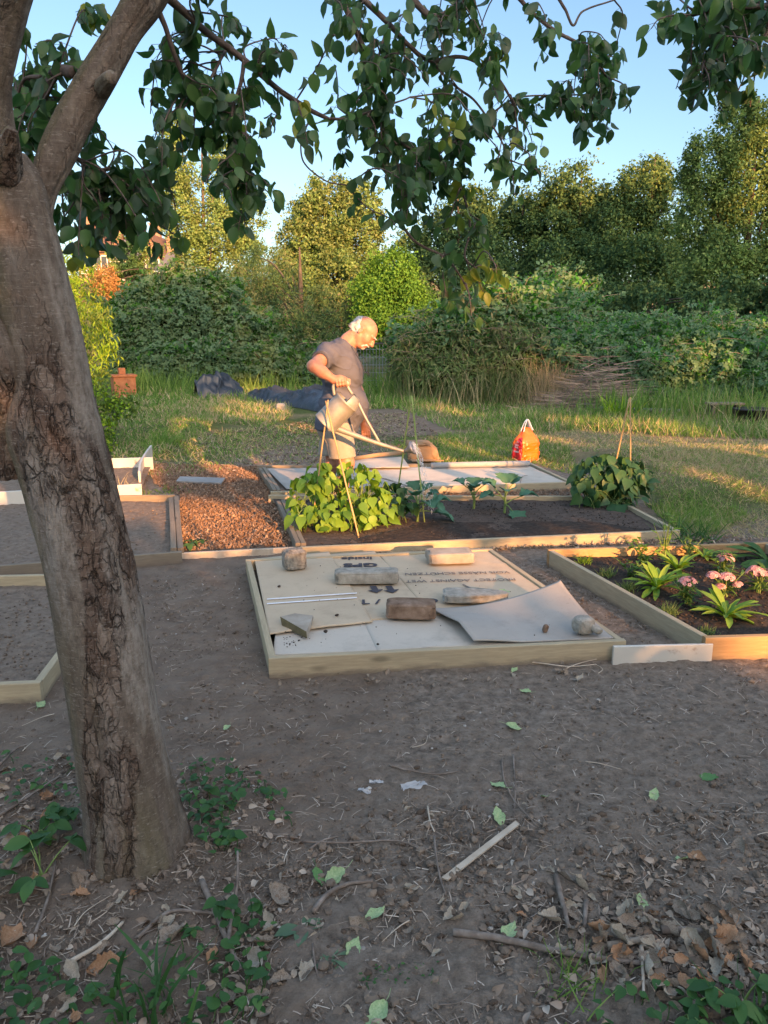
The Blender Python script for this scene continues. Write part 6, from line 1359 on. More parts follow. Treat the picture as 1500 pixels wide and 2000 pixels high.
brassica('rightmost blue green brassica with one low hanging leaf', 985, 1000, [(.1, .45, .30), (2.9, .9, .28), (1.3, 1.1, .28), (4.7, .7, .22), (5.2, -.35, .24), (.5, .95, .26), (3.4, .3, .22)], .30)
# the flower bed
def rosD(label, px, py, key, n, L0, L1, lift, w=None, cat='plant', name='primrose_plant', group='leaf rosettes in the flower bed'):
    return rosette(name, label, px, py, key, T_STRAP, n, L0, L1, lift, z=.062, group=group, cat=cat, w=w)
rosD('large bright leaf rosette with upright strap leaves in the middle of the flower bed', 1284, 1152, 'rosette', 34, .10, .19, 3.2, 1.0)
rosD('leaf rosette tucked behind the large bright rosette', 1325, 1118, 'rosette', 26, .10, .18, 3.0, 1.0)
rosD('front leaf rosette below the pink flowers near the front board', 1418, 1208, 'rosette', 34, .10, .195, 2.8, 1.0)
rosD('small leaf rosette by the back board of the flower bed', 1375, 1090, 'rosette', 14, .09, .15, 1.6, 1.2)
rosD('half shaded broad leaf rosette at the right end of the flower bed', 1500, 1098, 'herb', 14, .18, .28, 1.2, 1.2)
def herb(label, px, py, hgt, n, L0, L1, key='herb', tm=T_LANCE, name='leafy_plant', sp=.35, cat='plant', z=.062, group=None, nst=7):
    g0 = G(px, py, z); t_ = thing(name, label, cat, tuple(g0), group); mb = MB(); ms = MB(); tips = []
    for k in range(nst):
        e = g0+np.array([rng.normal(0, sp*hgt), rng.normal(0, sp*hgt), hgt*rng.uniform(.65, 1.05)]); p = smooth_path([g0+rng.normal(0, .008, 3)*[1, 1, 0], (g0*.55+e*.45)+[0, 0, .02], e], 5); tube(ms, p, np.linspace(.0032, .0016, len(p)), 5, caps=False); tips.append(e)
        m = n//nst; q = p[rng.integers(1, len(p), m)]; a = rng.uniform(0, 6.28, m); put(mb, tm, q, np.c_[np.cos(a), np.sin(a), rng.uniform(-.2, .9, m)], np.c_[rng.normal(0, .3, (m, 2)), np.ones(m)], rng.uniform(L0, L1, m))
    mb.build('leaves', MT[key], t_); ms.build('stems', MT['stem_green'], t_); return t_, tips
def sweetw(label, px, py, hgt, heads, leaves=90):
    t_, tips = herb(label, px, py, hgt, leaves, .05, .095, name='pink_flower_plant', group='pink flowered plants in the flower bed', cat='flower', sp=.28)
    rt_ = rootloc(t_)
    for hx, hy, r in heads:
        c = P(hx, hy, rt_[1]-.02); mb = MB(); m = 46; u = rdir(m); u[:, 2] = np.abs(u[:, 2])*.8; q = c+u*r*np.array([1, 1, .75])
        for k in range(m):
            nn = norm(u[k]+[0, 0, .4]); e = norm(np.cross(nn, [.3, 1, .2])); f = np.cross(nn, e)
            for b in range(5):
                an = b*1.2566+k; dd = e*math.cos(an)+f*math.sin(an); put(mb, T_QUAD, [q[k]], [dd+nn*.25], [nn], [.014], [.016])
        mb.build('flower_head', MT['pink'], t_); ms = MB(); tube(ms, smooth_path([rt_, (rt_+c)/2+[.0, 0, .02], c-[0, 0, r*.3]], 5), .003, 5); mb2 = ms.build('flower_stem', MT['stem_green'], t_)
sweetw('pink flower head on dark leaves in front of the large bright rosette', 1342, 1182, .13, [(1343, 1137, .046)])
sweetw('pink flower cluster at the back of the bed beside a broad leaf', 1412, 1118, .15, [(1417, 1091, .05)])
sweetw('plant with three small pink flower heads above the front rosette', 1416, 1165, .16, [(1393, 1124, .034), (1419, 1128, .044), (1407, 1146, .026), (1441, 1142, .026)], 70)
sweetw('largest pink flower cluster at the right edge of the flower bed', 1482, 1158, .16, [(1476, 1118, .05), (1494, 1124, .058), (1474, 1112, .03)], 100)
herb('tall slender light green plant standing up over the back board', 1297, 1088, .30, 90, .03, .07, 'rosette', T_LANCE, 'tall_herb', .16)
herb('leafy light green plant left of the tall slender plant', 1258, 1100, .16, 110, .02, .045, 'rosette', T_OV, 'leafy_plant', .5)
herb('low pale leaved plant in the left half of the flower bed', 1233, 1128, .10, 110, .02, .04, 'herb', T_OV, 'leafy_plant', .75)
herb('dark leafed plant between the back rosette and the tall plant', 1345, 1092, .14, 60, .04, .07, 'herb', T_LANCE, 'leafy_plant', .4)
for px, py, k, lab in ((1143, 1100, 'rosette', 'small bright tuft at the back left corner of the flower bed'), (1186, 1125, 'fine', 'small feathery tuft, second along the left side of the flower bed'), (1228, 1153, 'fine', 'small feathery tuft, third along the left side of the flower bed'), (1306, 1198, 'fine', 'yellowish feathery tuft midway down the left side of the flower bed'), (1380, 1238, 'fine', 'smallest grey tuft at the front left corner of the flower bed')):
    g0 = G(px, py, .062); mb = MB(); s = .6 if py > 1230 else 1; tuft(mb, g0, 110, .03*s, .085*s, 0, .0042, .45, .022); tag(mb.build('lavender_tuft', MT[k], loc=tuple(g0)), lab, 'plant', 'small tufts along the side of the flower bed')
gtuft('leafy green weed clump at the right end of the long bed', 1355, 1052, 90, .08, .22, .010, 'weed', .10, name='weed_clump', lean=.6, cat='plant')
gtuft('dry grass stems standing in front of the cream painted bed', 238, 962, 14, .12, .30, .006, 'grass_dry', .07, lean=.25)
gtuft('sunlit weeds along the front of the cream painted bed', 240, 968, 90, .04, .10, .009, 'fine', .16, name='weed_clump', lean=.7, cat='plant')
gtuft('low sunlit weeds at the corner of the empty bed by the chips', 325, 962, 90, .03, .07, .010, 'fine', .12, name='weed_clump', lean=.9, cat='plant')
for px, py in ((1055, 1062), (1118, 1054)):
    gtuft('small green weed growing against the front board of the long bed', px, py, 24, .03, .07, .008, 'weed', .04, name='weed_clump', lean=.8, cat='plant', group='weeds against the front board')
# ------------------------------------------------------------------ orange carrier bag
bb = gpt(1026, 899); bg_ = thing('carrier_bag', 'orange plastic carrier bag with a dark red printed side and white handles', 'bag', tuple(bb))
nz, nt_ = 60, 140; zz = np.linspace(0, 1, nz)[:, None]; th = np.linspace(0, 2*np.pi, nt_, endpoint=False)[None]
W_ = .152*(1-.06*zz-.52*sst(.58, 1, zz)); D_ = .105*(1-.06*zz-.76*sst(.58, 1, zz)); pw = .32
cx = np.sign(np.cos(th))*np.abs(np.cos(th))**pw; cyy = np.sign(np.sin(th))*np.abs(np.sin(th))**pw
xx = W_*cx; yy = D_*cyy; hh = .40*zz-.018*sst(.6, 1, zz)*np.cos(th*2)
cr2 = .026*fbm(cx*3+0*zz, cyy*3+0*zz, zz*4, o=4, s=101)-.020*np.clip(1-np.abs(fbm(cx*2.6+zz*3, cyy*2.6, zz*3.4-cx*2, o=2, s=103))/.06, 0, 1)+.012*np.clip(1-np.abs(fbm(cx*2-zz*4, cyy*2+zz, zz*2, o=2, s=107))/.05, 0, 1)
rr = 1+cr2*5*sst(0, .1, zz); v = np.stack([xx*rr, yy*rr, hh+0*th], -1).reshape(-1, 3); an = R(30); c, s = math.cos(an), math.sin(an)
v = np.c_[v[:, 0]*c-v[:, 1]*s, v[:, 0]*s+v[:, 1]*c, v[:, 2]]+bb-[0, 0, .01]
i = np.arange(nz-1)[:, None]*nt_; j = np.arange(nt_)[None]; k = (j+1) % nt_; fq = np.stack([i+j, i+k, i+nt_+k, i+nt_+j], -1)
thm = (th[0]+np.pi/nt_); ang = np.degrees(thm) % 360; left = (np.abs(cx[0]) > .93) & (cx[0] < 0)
zc_ = (zz[:-1]+zz[1:])/2; yl = cyy[0][None]; arch = zc_ < .62+.16*np.sqrt(np.clip(1-(yl*1.0+.5)**2, 0, 1))*(yl < .6)-.12*(yl > .3)
red = left[None] & arch
mb = MB(); mb.add(v, fq[~red], 0); mb.add(v, fq[red], 1); mb.add(v[:nt_], np.arange(nt_)[::-1][None], 0); mb.build('body', [MT['orange'], MT['red']], bg_)
mb = MB()
def loc_(x, y, z): return bb+np.array([x*c-y*s, x*s+y*c, z])
for sgn in (-1, 1):
    tube(mb, smooth_path([loc_(-.07, sgn*.025, .36), loc_(-.045, sgn*.02, .43), loc_(-.012, sgn*.01, .495), loc_(.012, sgn*.008, .495), loc_(.04, sgn*.02, .43), loc_(.075, sgn*.025, .37)], 6), .015, 8, flat=.4)
mb.build('handle', MT['white_plastic'], bg_)
mb = MB()                                    # worn white print on the red side
for row, (z0, segs) in enumerate(((.235, [(-.5, -.42), (-.35, -.25)]), (.195, [(-.55, -.48), (-.4, -.1), (-.02, .1)]), (.165, [(-.5, -.2), (-.1, .15)]), (.115, [(-.6, -.35), (-.3, .0), (.05, .3)]))):
    for a, b in segs:
        for q in np.arange(a, b, .09):
            y0, y1 = q*.1, (q+.06)*.1; x0 = -.163; zz0, zz1 = z0, z0+rng.uniform(.012, .026); mb.add([loc_(x0, y0, zz0), loc_(x0, y1, zz0), loc_(x0-.002, y1, zz1), loc_(x0-.002, y0, zz1)], np.array([(0, 1, 2, 3)]))
mb.build('white_print', MT['white_plastic'], bg_, smooth=False)
# ------------------------------------------------------------------ grass
def grasspatch(name, poly, n, lo, hi, wid, keys, lean=.35, pw=.6, mask=None, clump=.5):
    q = samp(poly, n, pw)
    if clump:
        c = fbm(q[:, 0]*2.2, q[:, 1]*2.2, o=3, s=120)+.5; q = q[rng.random(len(q)) < np.clip((c-.5+clump)/clump*.9, .05, 1)]
    n = len(q); hs = (.6+.8*(fbm(q[:, 0]*1.3, q[:, 1]*1.3, o=2, s=122)+.5)); a = rng.uniform(0, 6.28, n); p = np.c_[q, gz(q[:, 0], q[:, 1])-.005]
    ld = np.c_[fbm(q[:, 0]*1.7, q[:, 1]*1.7, o=2, s=124), fbm(q[:, 0]*1.7+9, q[:, 1]*1.7, o=2, s=125)]*1.2
    d = np.c_[ld+rng.normal(0, lean, (n, 2)), np.ones(n)]; mbs = [MB() for _ in keys]; pick = rng.random(n); cum = np.cumsum([k[1] for k in keys]); w_ = wid*(.5+q[:, 1]/14)
    for i, (k, f) in enumerate(keys):
        lo_ = 0 if i == 0 else cum[i-1]
        for b in range(3):
            s = (pick >= lo_) & (pick < cum[i]) & (np.arange(n) % 3 == b)
            put(mbs[i], blade_t((.15, .45, .85)[b]), p[s], d[s], np.c_[np.cos(a[s]), np.sin(a[s]), np.zeros(s.sum())], rng.uniform(lo, hi, s.sum())*hs[s], w_[s]*rng.uniform(.7, 1.3, s.sum()))
    for m, (k, f) in zip(mbs, keys):
        if m.n: tag(m.build(name, MT[k]), kind='stuff')
GG = lambda a: [('grass', 1-a), ('grass_dry', a)]
grasspatch('tall_grass', [(960, 862), (1000, 800), (1180, 800), (1540, 818), (1560, 862), (1300, 858), (1120, 846)], 13000, .08, .28, .008, GG(.28), .38)
grasspatch('tall_grass', [(780, 800), (860, 755), (1020, 770), (1100, 800), (1000, 842), (880, 840)], 8000, .05, .19, .009, GG(.35), .42)
grasspatch('tall_grass', [(1180, 812), (1540, 820), (1560, 790), (1180, 782)], 6000, .15, .42, .009, GG(.2), .28)
grasspatch('dry_grass', [(960, 850), (1120, 846), (1320, 862), (1560, 866), (1580, 912), (1300, 912), (1050, 880)], 9500, .03, .10, .006, GG(.72), .9, clump=.4)
grasspatch('cut_grass', [(850, 905), (860, 850), (1000, 850), (1110, 880), (1140, 935), (1040, 905)], 9000, .03, .10, .006, GG(.22), .6, clump=.45)
grasspatch('cut_grass', [(1130, 930), (1200, 905), (1580, 905), (1600, 1010), (1330, 1030), (1290, 985)], 13000, .025, .085, .0055, GG(.5), .9, pw=.3, clump=.45)
grasspatch('cut_grass', [(1260, 990), (1340, 985), (1460, 1010), (1400, 1045), (1330, 1040)], 3600, .04, .12, .0055, GG(.15), .6, clump=.4)
grasspatch('dry_grass', [(1340, 1048), (1330, 1020), (1560, 1000), (1580, 1056)], 1600, .03, .10, .005, GG(.85), 1.2)
grasspatch('dry_grass', [(1250, 905), (1560, 905), (1600, 960), (1350, 960)], 5200, .03, .09, .006, GG(.9), 1.3, clump=.4)
grasspatch('cut_grass', [(360, 880), (380, 850), (560, 848), (620, 860), (640, 905), (420, 915)], 1300, .02, .07, .006, GG(.55), .9, clump=.35)
grasspatch('meadow_grass', [(215, 890), (225, 800), (330, 770), (430, 790), (410, 850), (300, 895)], 6500, .04, .14, .009, GG(.3), .5)
grasspatch('meadow_grass', [(330, 800), (380, 770), (560, 780), (570, 815), (520, 840), (400, 830)], 6000, .05, .17, .010, GG(.5), .5)
grasspatch('meadow_grass', [(240, 800), (260, 752), (620, 748), (620, 790), (400, 785)], 8000, .06, .24, .014, GG(.25), .4)
grasspatch('meadow_grass', [(680, 800), (700, 745), (880, 745), (900, 790), (790, 800)], 7000, .08, .25, .013, GG(.15), .4)
grasspatch('meadow_grass', [(560, 905), (600, 850), (700, 862), (860, 850), (860, 880), (690, 885)], 1500, .02, .08, .006, GG(.3), .8, clump=.35)
grasspatch('dry_grass', [(580, 830), (620, 805), (800, 810), (800, 845), (640, 850)], 500, .02, .06, .007, GG(.7), 1.4)
gtuft('shaggy green grass clump at the edge of the bare ground', 322, 868, 160, .12, .32, .011, 'grass', .14, lean=.7, name='grass_clump')
BARE = [(380, 925), (400, 850), (560, 835), (640, 810), (800, 806), (860, 850), (760, 880), (560, 915)]
q = samp(BARE, 2600, .3); clods('dry_clods', withz(q, .01), .006+.02*rng.random(len(q))**2.5, MT['clod']); strips('dry_litter', samp(BARE, 900, .3), .03, .14, .006, MT['litter'], lift=.015)
grasspatch('sparse_grass', BARE, 1500, .02, .09, .007, GG(.6), .9, pw=.3, clump=.3)
grasspatch('sparse_grass', [(215, 905), (240, 850), (400, 850), (560, 835), (600, 850), (420, 925), (300, 935)], 4200, .03, .11, .008, GG(.45), .8, pw=.3, clump=.35)
strips('dry_litter', samp([(225, 935), (250, 860), (420, 850), (400, 925), (290, 945)], 500, .3), .03, .12, .006, MT['litter'], lift=.015)
grasspatch('sparse_grass', [(860, 880), (860, 845), (1000, 842), (1120, 880), (1100, 900), (960, 905)], 2500, .03, .12, .007, GG(.35), .8, pw=.3, clump=.3)
# ------------------------------------------------------------------ bramble thickets
def thicket(name, label, cat, ells, n, key, L, base, leaf=T_TRI, core=True, group=None, sprays=30, ckey='thicket_inner', stemk='brush'):
    """ells: (px, py, rx, ry, Y, depth radius factor)"""
    b0 = np.array([base[0], base[1], float(gz(*base))]); t_ = thing(name, label, cat, tuple(b0), group); mb = MB(); co = MB(); ms = MB()
    A = []
    for px, py, rx, ry, Yc, df in ells:
        c = P(px, py, Yc); s = ppm(px, py, Yc); A.append((c, np.array([rx/s, df*rx/s, ry/s])))
    vol = np.array([r[0]*r[2]+r[0]*r[1] for c, r in A]); vol = vol/vol.sum(); iv, if_ = ico(3)
    for (c, r), w in zip(A, vol):
        m = int(n*w); u = rdir(m); u[:, 1] = np.where(rng.random(m) < .6, -np.abs(u[:, 1]), u[:, 1]); bump = 1+.75*fbm(u[:, 0]*3.2+c[0], u[:, 1]*3.2, u[:, 2]*3.2+c[2], o=4, s=130)+.22*(.30-np.abs(fbm(u[:, 0]*6+c[0], u[:, 1]*6, u[:, 2]*6+c[2], o=2, s=137))*2.2)
        p = c+u*r*(bump*rng.uniform(.76, 1.08, m))[:, None]; g = gz(p[:, 0], p[:, 1]); k = p[:, 2] > g+.03; p, u = p[k], u[k]; m = len(p)
        d = u*.5+rng.normal(0, .55, (m, 3))+[0, 0, -.25]; nn = u*.7+rng.normal(0, .45, (m, 3))+[0, -.1, .45]
        put(mb, leaf, p, d, nn, rng.uniform(*L, m))
        if core:
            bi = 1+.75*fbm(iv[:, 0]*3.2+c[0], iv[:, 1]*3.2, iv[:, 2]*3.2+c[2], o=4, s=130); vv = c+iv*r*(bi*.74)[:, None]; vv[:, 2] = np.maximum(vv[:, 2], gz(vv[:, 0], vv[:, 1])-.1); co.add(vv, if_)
    for _ in range(sprays):                  # arching shoots that break the outline
        c, r = A[rng.choice(len(A), p=vol)]; u = norm(rng.normal(size=3)*[1, .7, .4]+[0, -.3, .7]); s0 = c+u*r*.85; s1 = s0+u*r*.2+np.array([rng.normal(0, .2), rng.normal(0, .2), rng.uniform(.1, .35)]); s2 = s1+np.array([rng.normal(0, .35), rng.normal(0, .2), rng.uniform(-.2, .1)])
        p = smooth_path([s0, s1, s2], 5); tube(ms, p, np.linspace(.006, .003, len(p)), 4, caps=False); m = 26; q = p[rng.integers(0, len(p), m)]+rng.normal(0, .04, (m, 3)); put(mb, leaf, q, rng.normal(0, 1, (m, 3))+[0, 0, -.2], rng.normal(0, .5, (m, 3))+[0, -.3, .6], rng.uniform(*L, m))
    mb.build('foliage', MT[key], t_)
    if core: co.build('filler_core', MT[ckey], t_)  # added solid filler core, its dark colour stands in for inner shade
    if ms.n: ms.build('shoots', MT[stemk], t_)
    return t_
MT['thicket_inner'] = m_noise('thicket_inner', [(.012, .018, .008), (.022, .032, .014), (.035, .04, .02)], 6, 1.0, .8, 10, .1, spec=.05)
gb = lambda px, py: gpt(px, py)[:2]
thicket('bramble_thicket', 'dark green bramble mound on the left in front of the houses', 'bramble', [(300, 640, 80, 80, 21.5, .9), (390, 625, 80, 82, 21.8, .9), (350, 575, 46, 40, 22, .9), (420, 590, 44, 40, 22, .9), (470, 660, 70, 58, 21.8, .9), (540, 686, 58, 48, 22, .9), (260, 690, 56, 60, 21, .8), (330, 710, 70, 42, 20.6, .6), (420, 712, 80, 40, 20.8, .6), (510, 715, 80, 38, 21, .6), (590, 710, 50, 38, 22, .8), (235, 640, 40, 50, 21.5, .8), (300, 590, 34, 30, 22.5, .8), (610, 725, 40, 26, 21, .6)], 34000, 'bramble', (.10, .19), (-5, 20.5), sprays=150)
thicket('bramble_thicket', 'bright green bramble bank filling the right side behind the tall grass', 'bramble', [(1150, 708, 105, 60, 17.0, .9), (1260, 706, 105, 68, 17.0, .9), (1380, 714, 115, 68, 16.6, .9), (1500, 722, 110, 68, 16.2, .9), (1330, 740, 120, 55, 16.1, .6), (1450, 750, 110, 50, 15.6, .6), (1060, 670, 70, 60, 18.0, .9), (1190, 662, 50, 34, 18.4, .8), (1290, 668, 44, 30, 18.2, .8), (1370, 660, 50, 34, 18.0, .8), (1450, 664, 50, 36, 17.8, .8), (1235, 735, 46, 40, 16.3, .7), (1400, 770, 60, 40, 15.4, .6), (1500, 775, 60, 44, 15.2, .6)], 40000, 'bramble_b', (.075, .15), (5.4, 15.8), sprays=260)
thicket('wild_shrub', 'loose grey green shrub of grasses and willow leaves in the centre behind the bag', 'shrub', [(880, 690, 75, 70, 17.6, .8), (960, 680, 80, 75, 17.8, .8), (820, 715, 55, 50, 17.6, .7), (1000, 715, 70, 50, 17.0, .7), (900, 730, 90, 40, 17.1, .6)], 17000, 'weedmix', (.09, .19), (2, 16.6), T_LANCE, sprays=170)
thicket('wild_shrub', 'green shrub overtopping the bramble right of the centre', 'shrub', [(900, 650, 60, 45, 17.5, .8), (990, 630, 80, 55, 18, .8), (1075, 590, 62, 42, 20, .8), (1090, 620, 70, 40, 19, .8), (800, 680, 40, 40, 18.5, .8)], 15000, 'bramble_b', (.09, .17), (2.9, 18), T_DIA, sprays=120)
def strands(name, label, cat, px, py, n, h, key, spread, lean, L, wid, lie=0.0, Y=None, group=None, flat=1.0):
    b0 = gpt(px, py); mb = MB()
    p = b0+np.c_[rng.normal(0, spread, n), rng.normal(0, spread*.6, n), np.abs(rng.normal(0, lie*.5, n))+.0]; p[:, 2] = p[:, 2]*np.exp(-((p[:, 0]-b0[0])/spread/1.3)**2) if lie else p[:, 2]
    a = rng.uniform(0, 6.28, n); d = np.c_[rng.normal(0, lean, (n, 2)), np.ones(n)*flat]; LL = rng.uniform(L[0], L[1], n)
    for b in range(3):
        s = slice(b, n, 3); m = len(p[s]); put(mb, blade_t((.1, .35, .7)[b]), p[s], d[s], np.c_[np.cos(a[s]), np.sin(a[s]), np.zeros(m)], LL[s], np.full(m, wid)*rng.uniform(.6, 1.4, m))
    o = mb.build(name, MT[key], loc=tuple(b0))
    return tag(o, kind='stuff') if name in ('rough_grass', 'dry_stalks', 'tall_weeds') else tag(o, label, cat, group)
strands('dead_grass_clump', 'tall clump of straw coloured dead grass left of the brush heap', 'dry grass', 1083, 792, 900, 1, 'straw_pink', .26, .17, (.5, 1.15), .010)
strands('dead_grass_clump', 'thin wisps of dead grass leaning over the brush heap', 'dry grass', 1120, 790, 46, 1, 'straw_pink', .25, .35, (1.0, 1.7), .010)
strands('brush_heap', 'grey heap of dry cut stems in front of the bramble bank', 'brush heap', 1165, 800, 1500, 1, 'brush', .48, 1.5, (.35, .9), .012, lie=.85, flat=.16)
strands('dock_clump', 'yellow leaved weed clump at the foot of the brush heap', 'plant', 1205, 822, 90, 1, 'shrub_y', .14, .3, (.25, .6), .03)
strands('tall_weeds', 'tall grey green stalks and grass along the foot of the central shrub', 'plants', 900, 782, 1300, 1, 'weedmix', .8, .2, (.4, 1.0), .012)
strands('tall_weeds', 'tall green stems at the right in front of the bramble bank', 'plants', 1420, 818, 420, 1, 'grass', .9, .18, (.35, .8), .012)
for px, py, n, sp, hgt, lab in ((300, 765, 700, .9, (.3, .8), 'rough grass and nettles along the foot of the bramble mound at the left'), (500, 764, 700, 1.0, (.25, .7), 'rough grass and nettles behind the flat tarpaulin'), (1010, 785, 900, .6, (.4, 1.1), 'tall rough grass between the central shrub and the dead grass clump'), (1300, 815, 800, .8, (.3, .8), 'rough green weeds between the brush heap and the plank bench'), (800, 772, 800, .7, (.3, .9), 'rough grass by the mesh gate right of the man')):
    strands('rough_grass', lab, 'grass', px, py, n, 1, 'grass' if px != 1010 else 'weedmix', sp, .22, hgt, .014)
strands('dry_stalks', 'pale dry grass stalks standing in front of the central shrub', 'dry grass', 950, 788, 160, 1, 'grass_dry', .9, .2, (.5, 1.2), .009)
strands('dry_stalks', 'pale dry stalks scattered in the long grass at the right', 'dry grass', 1400, 826, 120, 1, 'grass_dry', 1.0, .25, (.4, .9), .008)
# pipe, plank table and tub half hidden in the grass
mb = MB(); a, b = gpt(1168, 812)+[0, 0, .12], gpt(1330, 818)+[0, 0, .12]; tube(mb, [a, (a+b)/2, b], .055, 14); tag(mb.build('plastic_pipe', MT['wood_grey'], loc=tuple((a+b)/2)), 'pale grey pipe lying in the long grass below the brush heap', 'pipe')
c = gpt(1412, 822); tb_ = thing('plank_bench', 'dark low plank bench in the grass at the right below the brambles', 'bench', tuple(c)); mb = MB(); box(mb, c+[0, 0, .30], (.6, .25, .035), .08, bev=.004); mb.build('plank', MT['wood_old'], tb_, smooth=False)
for s in (-1, 1): mb = MB(); box(mb, c+[s*.22, 0, .14], (.05, .2, .285), .08, bev=.004); mb.build('leg', MT['wood_old'], tb_, smooth=False)
c = gpt(1470, 826); mb = MB(); n = 28; th = np.linspace(0, 2*np.pi, n, endpoint=False); pr = [(.0, 0), (.22, 0), (.25, .22), (.275, .22), (.275, .25), (.24, .25), (.2, .03), (0, .03)]
v = np.concatenate([np.c_[max(r, 1e-4)*np.cos(th)*1.3, max(r, 1e-4)*np.sin(th), np.full(n, z)] for r, z in pr])+c; i = np.arange(len(pr)-1)[:, None]*n; j = np.arange(n)[None]; k = (j+1) % n; mb.add(v, np.stack([i+j, i+k, i+n+k, i+n+j], -1).reshape(-1, 4)); tag(mb.build('black_tub', MT['black'], loc=tuple(c)), 'black plastic tub in the grass at the right edge', 'tub')
# ------------------------------------------------------------------ tarpaulin and box on the left
def tarp(name, label, x0, y0, x1, y1, hts, dep, seed):
    a, b = gpt(x0, y0), gpt(x1, y1); L = np.linalg.norm(b-a); d = (b-a)/L; n2 = np.array([-d[1], d[0], 0]); nu, nv = 90, 46; u = np.linspace(0, 1, nu)[None]; w = np.linspace(0, 1, nv)[:, None]
    hh = np.interp(u[0], np.linspace(0, 1, len(hts)), hts)[None]; prof = np.sin(np.pi*w)**.6; uw = u*L
    f = fbm(uw*2.2+w*.8+seed, w*2.0+uw*.8, o=2, s=140+seed); g2 = fbm(uw*2.6+w*1.4+seed, w*2.2-uw*1.2, o=2, s=145+seed); z = hh*prof*(1+.9*f)+.12*np.exp(-(g2/.05)**2)*prof*hh/.3-.07*np.exp(-((f+.05)/.035)**2)*prof*hh/.3; z = np.maximum(z, .0)
    jx = .08*fbm(uw*4+0*w, w*4+0*uw, o=3, s=150+seed); x = uw+jx; y = w*dep+.10*fbm(uw*3+0*w, w*3+0*uw, o=3, s=155+seed)
    v = a+x[..., None]*d+y[..., None]*n2; v[..., 2] = gz(v[..., 0], v[..., 1])+z+.01; i = (np.arange(nv-1)[:, None]*nu+np.arange(nu-1)[None]).ravel(); mb = MB(); mb.add(v.reshape(-1, 3), np.stack([i, i+1, i+nu+1, i+nu], -1)); return tag(mb.build(name, MT['tarp'], loc=tuple(a)), label, 'tarpaulin', 'dark tarpaulins on the grass')
tarp('tarpaulin', 'bunched up dark blue tarpaulin standing highest at the left', 388, 782, 478, 778, [.30, .55, .42, .35, .22], .8, 1)
tarp('tarpaulin', 'flat dark tarpaulin spread low on the ground behind the man', 472, 782, 640, 808, [.16, .30, .20, .24, .30, .26, .18], .9, 4)
rock('pale_stone', 'pale round stone at the near edge of the flat tarpaulin', 'stone', 548, 806, (.18, .14, .17), MT['slab'], .2, .8, .1, 31, 2, z=float(gz(*gpt(548, 806)[:2])), group=None)
c = gpt(243, 775); bh = thing('wooden_box', 'rust brown wooden box with a stubby top beside the yellow leaved shrub', 'box', tuple(c)); s = 1502/18.
mb = MB(); box(mb, c+[0, 0, .24], (.50, .42, .47), .5, bev=.008); mb.build('box_body', MT['terracotta'], bh, smooth=False)
mb = MB(); box(mb, c+[0, 0, .50], (.56, .48, .05), .5, bev=.006); mb.build('lid', MT['terracotta'], bh, smooth=False)
mb = MB(); box(mb, c+[-.02, 0, .60], (.15, .15, .15), .5, bev=.006); mb.build('top_block', MT['terracotta'], bh, smooth=False)
# mesh gate at the end of the grass path
c = gpt(722, 738); c = P(735, 720, 20.5); c[2] = float(gz(c[0], c[1])); gt_ = thing('mesh_gate', 'dark wire mesh gate in the hedge behind the man\'s chest', 'gate', tuple(c)); mb = MB()
for dx in (-.55, .55): box(mb, c+[dx, 0, .62], (.06, .06, 1.24), bev=.004)
for z_ in (.08, 1.2): box(mb, c+[0, 0, z_], (1.04, .05, .05), bev=.004)
mb.build('gate_frame', MT['black'], gt_, smooth=False); mb = MB()
for k in range(13): x = -.5+k/12; tube(mb, [c+[x, 0, .1], c+[x, 0, 1.18]], .006, 4, caps=False)
for k in range(5): z_ = .25+.2*k; tube(mb, [c+[-.52, 0, z_], c+[.52, 0, z_]], .006, 4, caps=False)
mb.build('wire_mesh', MT['zinc_dark'], gt_)
